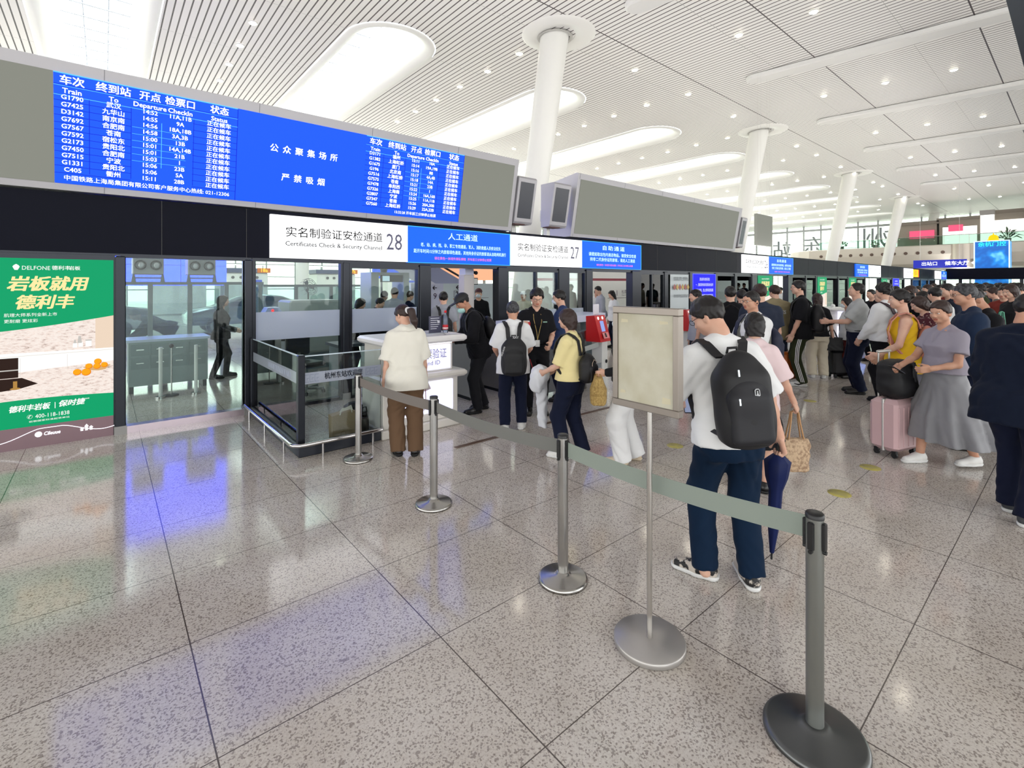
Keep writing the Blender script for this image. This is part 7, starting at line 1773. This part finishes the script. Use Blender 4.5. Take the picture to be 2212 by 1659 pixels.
m.add([(0.03 + a, yf - 0.002, 0.252 + c) for a, c in ((-0.006, 0.002), (0.006, 0.002), (0.002, 0.012), (0.003, 0.022), (-0.003, 0.022), (-0.002, 0.012))], [tuple(range(6))]); m.build('emblem', [mat('emblem_silver', (206, 208, 210), rough=0.3), M_nyl], pk)
m = MB(); m.T = J['TM']
for x, z in ((-0.05, 0.37), (-0.065, 0.22)): m.box(x - 0.006, x + 0.006, yf + (0.012 if z > 0.3 else -0.002), yf + (0.02 if z > 0.3 else 0.004), z - 0.02, z + 0.02, bev=0.003)
m.build('zip_pull', mat('bright_zip_pull', (206, 214, 220), rough=0.2, metal=0.6), pk)
hw = J['world'](J['hand'][1])
t = held_thing('umbrella', 'folded navy umbrella hanging at the right side of the man with the big backpack', 'umbrella', hw, J['rz'])
m = MB(); n = 8; rings = [(-0.02, 0.03), (-0.06, 0.075), (-0.16, 0.062), (-0.24, 0.038), (-0.44, 0.034), (-0.62, 0.012)]; vs = []
for z, r in rings:
    for k in range(16): rr = r * (1.0 if k % 2 else 0.68); vs.append((rr * cos(k * pi / 8) - z * -0.06, rr * sin(k * pi / 8), z))
m.add(vs, [(i * 16 + k, i * 16 + (k + 1) % 16, i * 16 + 16 + (k + 1) % 16, i * 16 + 16 + k) for i in range(5) for k in range(16)], True); m.build('canopy', fb('navy_nylon', (30, 40, 86), rough=0.5), t)
m = MB(); m.cyl((0, 0, 0.06), (-0.04, 0, -0.66), 0.006, n=8); m.build('shaft', M_black, t)
m = MB(); m.tube([(0, 0, 0.0), (0, 0, 0.06), (0.02, 0, 0.08), (0.04, 0, 0.06)], 0.008, 8); m.build('handle', M_black, t)

J = person('person in a pale pink blouse and black skirt behind the man with the big backpack', at(1630, 4.25), 72, H=1.53, female=True, res=0.0115, head=(-10, 12), top=dict(m=F_pink, sleeve='half', o=0.024, hem=-0.12, sflare=0.02), bottom=dict(m=F_black, kind='skirt', z0=0.45, r=0.24), shoes=SH_b, hair='bob', hands=((-0.2, 0.2, 0.95), (0.34, 0.1, 0.86)), curl=(0.5, 0.9))
tote('woven_handbag', 'beige woven handbag with a long strap right of the folded umbrella', J['world'](J['hand'][1]), 0.27, 0.27, 0.12, mat('beige_woven', (206, 178, 146), rough=0.8, bump=(120, 0.6, 0.004), noise=(40, (160, 130, 104), 0.45, 0.65)), mat('tan_strap', (196, 150, 104), rough=0.6), hl=0.24, rz=J['rz'] + 0.6, taper=0.85)

# ---------------------------------------------------------------- middle distance
J = person('person in glasses with a grey vest over a white shirt, looking left', at(1628, 5.65), 300, H=1.70, res=0.0105, tone='mid', head=(-6, 2), wide=1.08, top=dict(m=F_white, sleeve='short', slen=0.9, o=0.022, hem=-0.1, sflare=0.012, collar=0.014), bottom=dict(m=F_navy), shoes=SH_b, hair='crop', hands=((-0.12, 0.3, 0.98), (0.14, 0.3, 0.98)), extras=('glasses',))
vest = None
F = Field([-0.32, -0.3, 0.8], [0.32, 0.3, 1.5], 0.011); W2 = J['M']
F.loft([(-0.08, 0, -0.008, 0.225, 0.178), (0.1, 0, 0, 0.20, 0.162), (0.34, 0, 0.004, 0.212, 0.152), (0.44, 0, -0.006, 0.17, 0.125), (0.50, 0, -0.01, 0.11, 0.1)], 0.02, W2); F.cone((0, 0.12, 1.46), (0, 0.2, 1.1), 0.075, 0.03, 0.01, 'd'); F.cut((0, 0, -1), -0.86); np_mesh('vest', [F.mesh()], F_gvest, J['root'])
m = MB(); m.T = J['HM']; m.sphere((0.083, 0.002, 0.068), 0.009, 10); m.sphere((-0.083, 0.002, 0.068), 0.009, 10); m.build('earphone', M_black, J['root'])
backpack(J, 'navy backpack with straps over the shoulders of the person in the grey vest', 0.28, 0.42, 0.14, 0.18, y0=-0.16, col=mat('navy_nylon_pack', (32, 36, 60), rough=0.6), pocket=mat('navy_nylon_pocket', (38, 42, 66), rough=0.6))

P_ = person
P_('person with short dark hair and a pale shirt in front of the blue notice screen', at(1506, 8.6), 320, H=1.68, res=0.015, top=dict(m=F_lgrey, sleeve='short'), bottom=dict(m=F_navy), shoes=SH_b)
J = P_('person in a black top with a camera strap, seen from behind', at(1578, 7.9), 62, H=1.74, res=0.014, top=dict(m=F_black, sleeve='short', o=0.024), bottom=dict(m=F_bjean), shoes=SH_bw)
m = MB(); m.T = J['TM']; m.strip([(-0.2, -0.1, 0.30), (-0.1, -0.12, 0.46), (0, -0.11, 0.53), (0.1, -0.12, 0.46), (0.2, -0.1, 0.30)], (0, -0.4, 0.9), 0.03, 0.006); m.build('camera_strap', M_lea, J['root'])
P_('person with black hair in a black tee half hidden behind the man in glasses', at(1603, 8.7), 50, H=1.68, res=0.014, top=dict(m=F_blk2, sleeve='short'), bottom=dict(m=F_navy), shoes=SH_b)
P_('heavy person in a charcoal navy tee with brownish hair, seen from behind', at(1643, 6.9), 45, H=1.78, wide=1.22, res=0.013, hairm=M_hairbr, top=dict(m=F_dgrey, sleeve='short', o=0.026, hem=-0.16), bottom=dict(m=F_navy, wide=0.02), shoes=SH_bw)
J = P_('person in a khaki jacket with white letters on the back and dark jeans', at(1675, 8.95), 58, H=1.76, res=0.0125, wide=1.05, head=(-25, 4), top=dict(m=F_khaki, name='jacket', sleeve='long', o=0.034, hem=-0.16, box=0.01, collar=0.016), bottom=dict(m=F_bjean, wide=0.02), shoes=SH_w, hair='short', hairm=M_hairbr)
m = MB(); m.T = J['TM']; add_text(m, 'DICKIES', (0, -0.176, 0.335), (1, 0, 0), (0, 0, 1), 0, 0, 0.085, 'CENTER', bold=0.03, width=0.27); m.build('lettering', F_white, J['top'])
J = P_('tall person in a black tee and olive trousers with white side stripes, facing left', at(1729, 8.6), 337, H=1.84, res=0.012, head=(0, 0), top=dict(m=F_black, sleeve='half', o=0.03, hem=-0.14, box=0.012, sflare=0.02), bottom=dict(m=F_olive, wide=0.018), shoes=dict(m=M_ws, sole=M_sole, high=1), hair='short', extras=('glasses',), hands=((-0.24, 0.14, 0.82), (0.2, 0.05, 0.8)))
m = MB()
for k in range(3):
    pts = []
    for f in (0.0, 0.3, 0.6, 0.8, 1.0):
        hip = np.array([-0.088, 0, 0.86]); p = hip + (J['kne'][0] - hip) * min(f * 2, 1) if f <= 0.5 else J['kne'][0] + (J['ank'][0] - J['kne'][0]) * (f - 0.5) * 2
        r = 0.112 - 0.022 * min(f * 2, 1); pts.append((p[0] - r, p[1] + (k - 1) * 0.022, p[2]))
    m.strip(pts, (0, 1, 0), 0.011, 0.008)
m.build('side_stripes', F_white, J['trousers'])
backpack(J, 'black backpack worn by the tall person in the olive trousers', 0.30, 0.46, 0.16, 0.2, y0=-0.16)
m = MB(); a = J['ank'][0]; m.tube([(a[0] - 0.05, a[1] + 0.12, 0.05), (a[0] - 0.056, a[1] + 0.06, 0.035), (a[0] - 0.054, a[1] - 0.01, 0.06), (a[0] - 0.05, a[1] - 0.04, 0.08)], [0.004, 0.012, 0.008, 0.003], 6); m.build('shoe_mark', M_black, J['root'])
J = P_('person with long brown hair, black top and white trousers behind the tall person', at(1766, 9.3), 60, H=1.60, female=True, res=0.013, hair='long', hairm=M_hairbr, top=dict(m=F_black, sleeve='half', o=0.024, hem=-0.06), bottom=dict(m=F_cream, wide=0.03), shoes=SH_w, hands=((-0.2, 0.2, 0.95), (0.28, 0.05, 0.85)), curl=(0.4, 0.9))
tote('duffel_bag', 'black duffel bag hanging behind the tall person in the olive trousers', J['world'](J['hand'][1]) + np.array([0, 0, 0.22]), 0.36, 0.24, 0.2, M_nyl, M_lea, hl=0.16, rz=J['rz'], taper=1.0)
J = P_('person in a light grey polo with one hand on the hip, holding up a phone', at(1852, 7.98), 335, H=1.80, res=0.011, wide=1.16, head=(4, -14), top=dict(m=F_grey, name='polo_shirt', tuck=True, hem=0.04, sleeve='short', slen=0.85, o=0.024, fold=0.005, collar=0.012, sflare=0.012), bottom=dict(m=F_navy, wide=0.02, fold=0.005), shoes=SH_b, hair='crop', hands=((-0.12, 0.4, 1.12), (0.16, -0.14, 1.05, 1.0, -0.7, 0.1)), extras=('belt',), curl=(0.6, 0.4))
phone(J, 0, 'phone held up by the person in the grey polo', 60)
P_('person with white mask and pale shirt hidden beyond the grey polo', at(1832, 9.3), 320, H=1.52, female=True, res=0.014, hair='bob', top=dict(m=F_white, sleeve='short'), bottom=dict(m=F_rust), shoes=SH_b, extras=('mask',))
P_('person in black uniform behind the person in the grey polo', at(1884, 11.2), 300, H=1.66, res=0.016, top=dict(m=F_black, sleeve='short'), bottom=dict(m=F_black), shoes=SH_b, hair='crop')
J = P_('person in a white long sleeved shirt and black trousers with a dark backpack', at(1915, 7.35), 28, H=1.79, res=0.0115, hair='fluffy', head=(-10, 4), top=dict(m=F_white, sleeve='long', o=0.03, hem=-0.02, box=0.01, fold=0.006), bottom=dict(m=F_black, wide=0.014), shoes=SH_b, hands=((-0.22, 0.22, 0.9), (0.22, 0.2, 0.92)))
backpack(J, 'dark wine backpack on the person in the white long sleeved shirt', 0.28, 0.42, 0.14, 0.2, y0=-0.165, col=mat('dark_wine_nylon', (52, 30, 38), rough=0.6), pocket=mat('dark_wine_pocket', (58, 36, 44), rough=0.6))
P_('person in a white sleeve reaching left toward the round counter', at(1906, 9.6), 345, H=1.64, res=0.014, top=dict(m=F_white, sleeve='long'), bottom=dict(m=F_black), shoes=SH_b, hands=((-0.2, 0.42, 1.2), (0.2, 0.3, 1.1)))
J = P_('person in a mustard camisole and grey skirt with a coral backpack, facing left', at(1952, 5.7), 345, H=1.72, female=True, res=0.0105, hair='bun', head=(0, 4), wide=1.0, top=dict(m=F_mustard, name='camisole', sleeve='none', o=0.014, hem=-0.14, flare=0.05, fold=0.006), bottom=dict(m=F_gskirt, kind='skirt', z0=0.42, r=0.22, amp=0.03), shoes=SH_w, hands=((-0.16, 0.26, 0.96, -0.6, -0.8, -0.2), (0.2, 0.2, 0.9)))
backpack(J, 'coral backpack worn by the person in the mustard camisole', 0.28, 0.40, 0.14, 0.2, y0=-0.14, col=mat('coral_nylon', (206, 136, 120), rough=0.7), pocket=mat('coral_pocket', (214, 146, 130), rough=0.7))
J = P_('person in a wine coloured printed dress looking down behind the mustard camisole', at(1998, 6.7), 330, H=1.62, female=True, res=0.012, hair='bob', hairm=M_hairbr, head=(0, 22), top=dict(m=F_wine, sleeve='half', o=0.022, hem=-0.05), bottom=dict(m=F_wine, kind='skirt', z0=0.4, r=0.26), shoes=SH_b, hands=((-0.12, 0.32, 1.05), (0.12, 0.32, 1.05)))
# ---------------------------------------------------------------- woman in the grey dress with the pink suitcase
J = P_('person in a long silver grey dress walking left with a phone, pulling a pink suitcase', at(2040, 4.82), 305, H=1.62, female=True, res=0.0095, hair='short', hairm=M_hairbr, head=(-10, 10), wide=1.08, tone='mid', top=dict(m=F_gtop, name='dress_top', sleeve='short', slen=0.62, o=0.016, hem=0.06, sflare=0.012, vneck=0.13, fold=0.004),
       bottom=dict(m=F_gdress, kind='skirt', z0=0.26, r=0.40, n=11, amp=0.085, sway=(0.0, -0.12), top=0.16), shoes=SH_w, hands=((-0.13, 0.30, 1.04), (0.16, 0.36, 1.02)), feet=((-0.1, -0.22, 0.02, 0), (0.1, 0.2, 0, 0)), curl=(0.7, 0.6))
phone(J, 1, 'phone held by the person in the grey dress', 30)
t = thing('travel_bag', 'black soft bag strapped on top of the pink suitcase', 'bag', (6.41, 1.32, 0.605), radians(-18), w=False)
F = Field((-0.3, -0.25, -0.05), (0.3, 0.25, 0.46), 0.011); F.rbox((0, -0.02, 0.2), (0.185, 0.125, 0.195), 0.08, 0.03); F.ell((0, -0.06, 0.12), (0.20, 0.12, 0.11), 0.05); F.warp(lambda x, y, z: 0.004 * np.sin(x * 30 + 2 * np.sin(z * 20)) * np.sin(z * 28)); np_mesh('body', [F.mesh()], M_nyl, t)
m = MB(); m.strip([(0.06, -0.152, 0.38), (0.06, -0.165, 0.2), (0.06, -0.17, 0.05)], (1, 0, 0), 0.03, 0.006); m.build('strap', mat('grey_strap', (70, 70, 76), rough=0.6), t)

# ---------------------------------------------------------------- right edge
P_('person in a midnight blue jacket and dark trousers in the right foreground, seen from behind', at(2205, 3.72), 112, H=1.72, wide=1.2, res=0.009, head=(20, 14), lean=5, hair='crop', tone='mid', top=dict(m=F_nvjk, name='jacket', sleeve='long', o=0.034, hem=-0.2, box=0.016, flare=0.03, fold=0.006, collar=0.012), bottom=dict(m=F_navy, wide=0.02), shoes=dict(m=mat('grey_black_trainer', (70, 72, 76), rough=0.6), sole=M_sole), hands=((-0.26, 0.1, 0.84), (0.26, 0.1, 0.84)), feet=((-0.1, 0.1, 0, -6), (0.1, -0.1, 0, 6)))
P_('person in an ink blue shirt with short grey hair, in profile behind the grey dress', at(2095, 5.3), 340, H=1.79, res=0.0105, hairm=M_hairgr, head=(0, 6), wide=1.1, tone='mid', hair='crop', top=dict(m=F_dblue, name='shirt', sleeve='rolled', o=0.03, hem=-0.12, collar=0.014), bottom=dict(m=F_navy), shoes=SH_b, hands=((-0.2, 0.24, 0.96), (0.2, 0.24, 0.96)), extras=('glasses',))
J = P_('balding person in a black jacket bending his head, behind the midnight blue jacket', at(2140, 5.75), 338, H=1.74, res=0.0115, hair='bald', hairm=M_hairgr, head=(0, 30), lean=8, wide=1.1, tone='tan', top=dict(m=F_black, name='jacket', sleeve='long', o=0.03, collar=0.01), bottom=dict(m=F_navy), shoes=SH_b, hands=((-0.2, 0.3, 1.0), (0.2, 0.24, 0.95)))
J = P_('person in a black top with a white tote on a green strap, in the crowd', at(2112, 7.3), 50, H=1.71, female=True, res=0.0125, hair='bun', top=dict(m=F_black, sleeve='short', o=0.024), bottom=dict(m=F_bjean), shoes=SH_w)
tote('tote_bag', 'white tote bag with a green strap on the person in the black top', J['world']((0.20, -0.16, 1.4)), 0.30, 0.32, 0.12, fb('white_bag_cloth', (226, 214, 204)), mat('green_strap', (96, 170, 140), rough=0.6), hl=0.42, rz=J['rz'] + 0.4, taper=0.95)

# ---------------------------------------------------------------- behind the glass
P_('person in dark uniform with a bob at the desk behind the glass under sign 28', at(764, 9.3), 110, H=1.52, female=True, res=0.0125, hair='bob', head=(0, 14), lean=10, top=dict(m=F_black, sleeve='long'), bottom=dict(m=F_black), shoes=SH_b, hands=((-0.1, 0.3, 1.0), (0.15, 0.3, 1.0)))
for px, d, f, H, m_, lab in ((803, 10.2, 120, 1.52, F_navy, 'person in navy bending down left of the metal detector behind the glass'), (826, 11.3, 60, 1.62, F_blk2, 'person in black before the metal detector behind the glass'), (852, 11.0, 30, 1.70, F_lgrey, 'person in a grey shirt seen from behind at the metal detector'), (880, 11.4, 80, 1.62, F_navy, 'person in navy right of the metal detector behind the glass')):
    P_(lab, at(px, d), f, H=H, res=0.016, top=dict(m=m_, sleeve='short'), bottom=dict(m=F_navy), shoes=SH_b, lean=16 if px == 803 else 3, head=(0, 12))
J = P_('person in a pale grey shirt with a black backpack inside the staffed gate', at(958, 8.9), 30, H=1.64, res=0.0125, head=(0, 4), top=dict(m=F_lgrey, sleeve='short', o=0.026), bottom=dict(m=F_navy), shoes=SH_b)
backpack(J, 'black backpack on the person in the pale grey shirt inside the gate', 0.30, 0.46, 0.16, 0.14, y0=-0.16)
J = P_('guard in black with a dark red cap and white mask inside the staffed gate', at(1034, 11.2), 222, H=1.68, res=0.0125, hair='crop', top=dict(m=F_black, sleeve='long', collar=0.014), bottom=dict(m=F_black), shoes=SH_b, extras=('mask',))
cap(J, mat('dark_red_cap', (70, 24, 34), rough=0.6))
J = P_('officer in a white cap and dark vest behind the window under sign 27', at(1131, 13.2), 235, H=1.58, res=0.015, top=dict(m=F_cream, sleeve='long'), bottom=dict(m=F_navy), shoes=SH_b, hair='crop', hands=((-0.3, 0.1, 1.05), (0.3, 0.1, 1.05))); cap(J, F_white)
for px, d, f, H, m_, hr, lab in ((1298, 14.5, 300, 1.72, F_lgrey, 'short', 'person in a grey shirt behind the self service gate'), (1288, 15.5, 220, 1.62, F_white, 'short', 'person with a dark vest farther behind the self service gate'), (1327, 13.6, 290, 1.60, F_white, 'long', 'person with long black hair and white top behind the self service gate')):
    P_(lab, at(px, d), f, H=H, res=0.016, female=hr == 'long', hair=hr, top=dict(m=m_, sleeve='long'), bottom=dict(m=F_navy), shoes=SH_b, lean=4, head=(0, 14))
P_('dark person walking right behind the first glass panel', at(478, 9.3), 95, H=1.56, female=True, res=0.0125, hair='long', top=dict(m=F_blk2, sleeve='long', o=0.03), bottom=dict(m=F_black), shoes=SH_b, hands=((-0.12, 0.24, 1.0), (0.16, 0.26, 1.0)), feet=((-0.1, 0.12), (0.1, -0.14)))
P_('dark person bending far forward behind the inspection desk', at(352, 10.2), 275, H=1.6, res=0.0135, lean=62, head=(0, 10), top=dict(m=F_black, sleeve='long', o=0.03), bottom=dict(m=F_blk2), shoes=SH_b, hands=((-0.15, 0.55, 0.75), (0.15, 0.6, 0.72)))
for px, d, f, H, m_, lab in ((1687, 20.6, 290, 1.64, F_white, 'person in white inside gate 26'), (1707, 21.0, 240, 1.62, F_cream, 'person in cream farther inside gate 26'), (1795, 24.0, 240, 1.6, F_lgrey, 'person in grey inside the distant glass front by the third green advert'), (1414, 14.8, 60, 1.6, F_dgrey, 'dark person behind the glass left of the paper poster'), (1426, 15.2, 60, 1.66, F_blk2, 'taller dark person behind the glass beside the poster')):
    P_(lab, at(px, d), f, H=H, res=0.018, top=dict(m=m_, sleeve='long'), bottom=dict(m=F_navy), shoes=SH_b)

# ---------------------------------------------------------------- the crowd toward the far end
protos = []
KIND = [('short', False, 'short'), ('bob', True, 'half'), ('bun', True, 'short'), ('fluffy', False, 'long'), ('long', True, 'short'), ('crop', False, 'half')]
CROWD = [(1972, 8.6, 619, F_black, 'black', 0), (1999, 9.4, 631, F_cream, 'cream', 1), (2012, 8.2, 641, F_gvest, 'grey brown', 1), (2024, 7.9, 622, F_white, 'white', 5), (2008, 12.0, 616, F_navy, 'navy', 0), (2036, 10.5, 618, F_rust, 'rust red', 3), (2052, 8.6, 614, F_dgrey, 'charcoal', 5), (2063, 12.5, 619, F_cream, 'cream', 2), (2072, 9.6, 626, F_lgrey, 'pale grey', 4),
         (2087, 11.5, 620, F_black, 'black', 1), (2101, 14.0, 613, F_teal, 'dusty teal', 0), (2122, 12.0, 616, F_olive, 'olive', 3), (2133, 16.0, 611, F_lgrey, 'pale grey', 0), (2143, 13.0, 614, F_navy, 'navy', 5), (2152, 10.0, 622, F_gvest, 'grey brown', 2), (2162, 15.0, 613, F_black, 'black', 3), (2170, 9.2, 620, F_rust, 'rust red', 5), (2178, 11.8, 614, F_white, 'white', 1),
         (2189, 8.4, 617, F_blk2, 'soft black', 4), (2196, 13.6, 612, F_cream, 'cream', 0), (2206, 10.2, 614, F_dblue, 'ink blue', 3), (1960, 13.0, 622, F_lgrey, 'pale grey', 2), (1985, 15.0, 620, F_black, 'black', 3), (2043, 17.0, 614, F_blue, 'slate blue', 5), (2112, 19.0, 612, F_navy, 'navy', 1), (1938, 14.5, 620, F_teal, 'dusty teal', 3), (2074, 22.0, 612, F_dgrey, 'charcoal', 0), (2155, 23.0, 611, F_pink, 'pale pink', 4), (2186, 20.0, 611, F_blue, 'slate blue', 2), (2020, 24.0, 613, F_olive, 'olive', 0)]
where = ['just left of the wine printed dress', 'above the wine printed dress', 'close behind the grey dress', 'left of the ink blue shirt', 'before the end glass', 'behind the white tee', 'directly behind the ink blue shirt', 'small, above the ink blue shirt', 'right of the ink blue shirt',
         'left of the balding person', 'below the blue video tower', 'behind the green strapped tote', 'tiny, right of the video tower', 'above the balding person', 'behind the balding person', 'tiny, behind the balding person', 'above the midnight jacket', 'at the right, behind the midnight jacket',
         'over the midnight jacket shoulder', 'tiny, at the right edge', 'at the very right edge', 'behind the mustard camisole', 'tiny, behind the printed dress', 'tiny, under the end beam', 'tiny, under the video tower', 'behind the white long sleeved shirt', 'farthest, under the end beam', 'farthest, near the right edge', 'tiny, near the right edge', 'farthest, by the last gate sign']
HN = ['short hair', 'bobbed hair', 'hair in a bun', 'thick hair', 'long hair', 'cropped hair']
cache = {}
for i, (px, d, yt, m_, cn, k) in enumerate(CROWD):
    H = 1.8 - (yt - 613) * d / 1047.0; H = min(max(H, 1.55), 1.82)
    lab = f'person in {cn} with {HN[k]}, {where[i]}'
    x, y = at(px, d); face = [330, 20, 345, 50, 300, 350][i % 6] + random.uniform(-20, 20)
    if k not in cache:
        hr, fe, slv = KIND[k]
        J = P_(lab, (x, y), face, H=H, female=fe, res=0.014, hair=hr, hairm=M_hair if k % 2 else M_hairbr, top=dict(m=m_, sleeve=slv, o=0.024), bottom=dict(m=[F_navy, F_black, F_bjean][k % 3]), shoes=SH_b, head=(0, 8), extras=('mask',) if k == 1 else (), group='people crowding toward the far end')
        cache[k] = J['root']
    else:
        c = copy_thing(cache[k], (x, y, 0), -radians(face), lab, 'people crowding toward the far end'); c.scale = (H / 1.72,) * 3
        for ch in c.children:
            if ch.name.startswith('shirt'): ch.material_slots[0].link = 'OBJECT'; ch.material_slots[0].material = m_
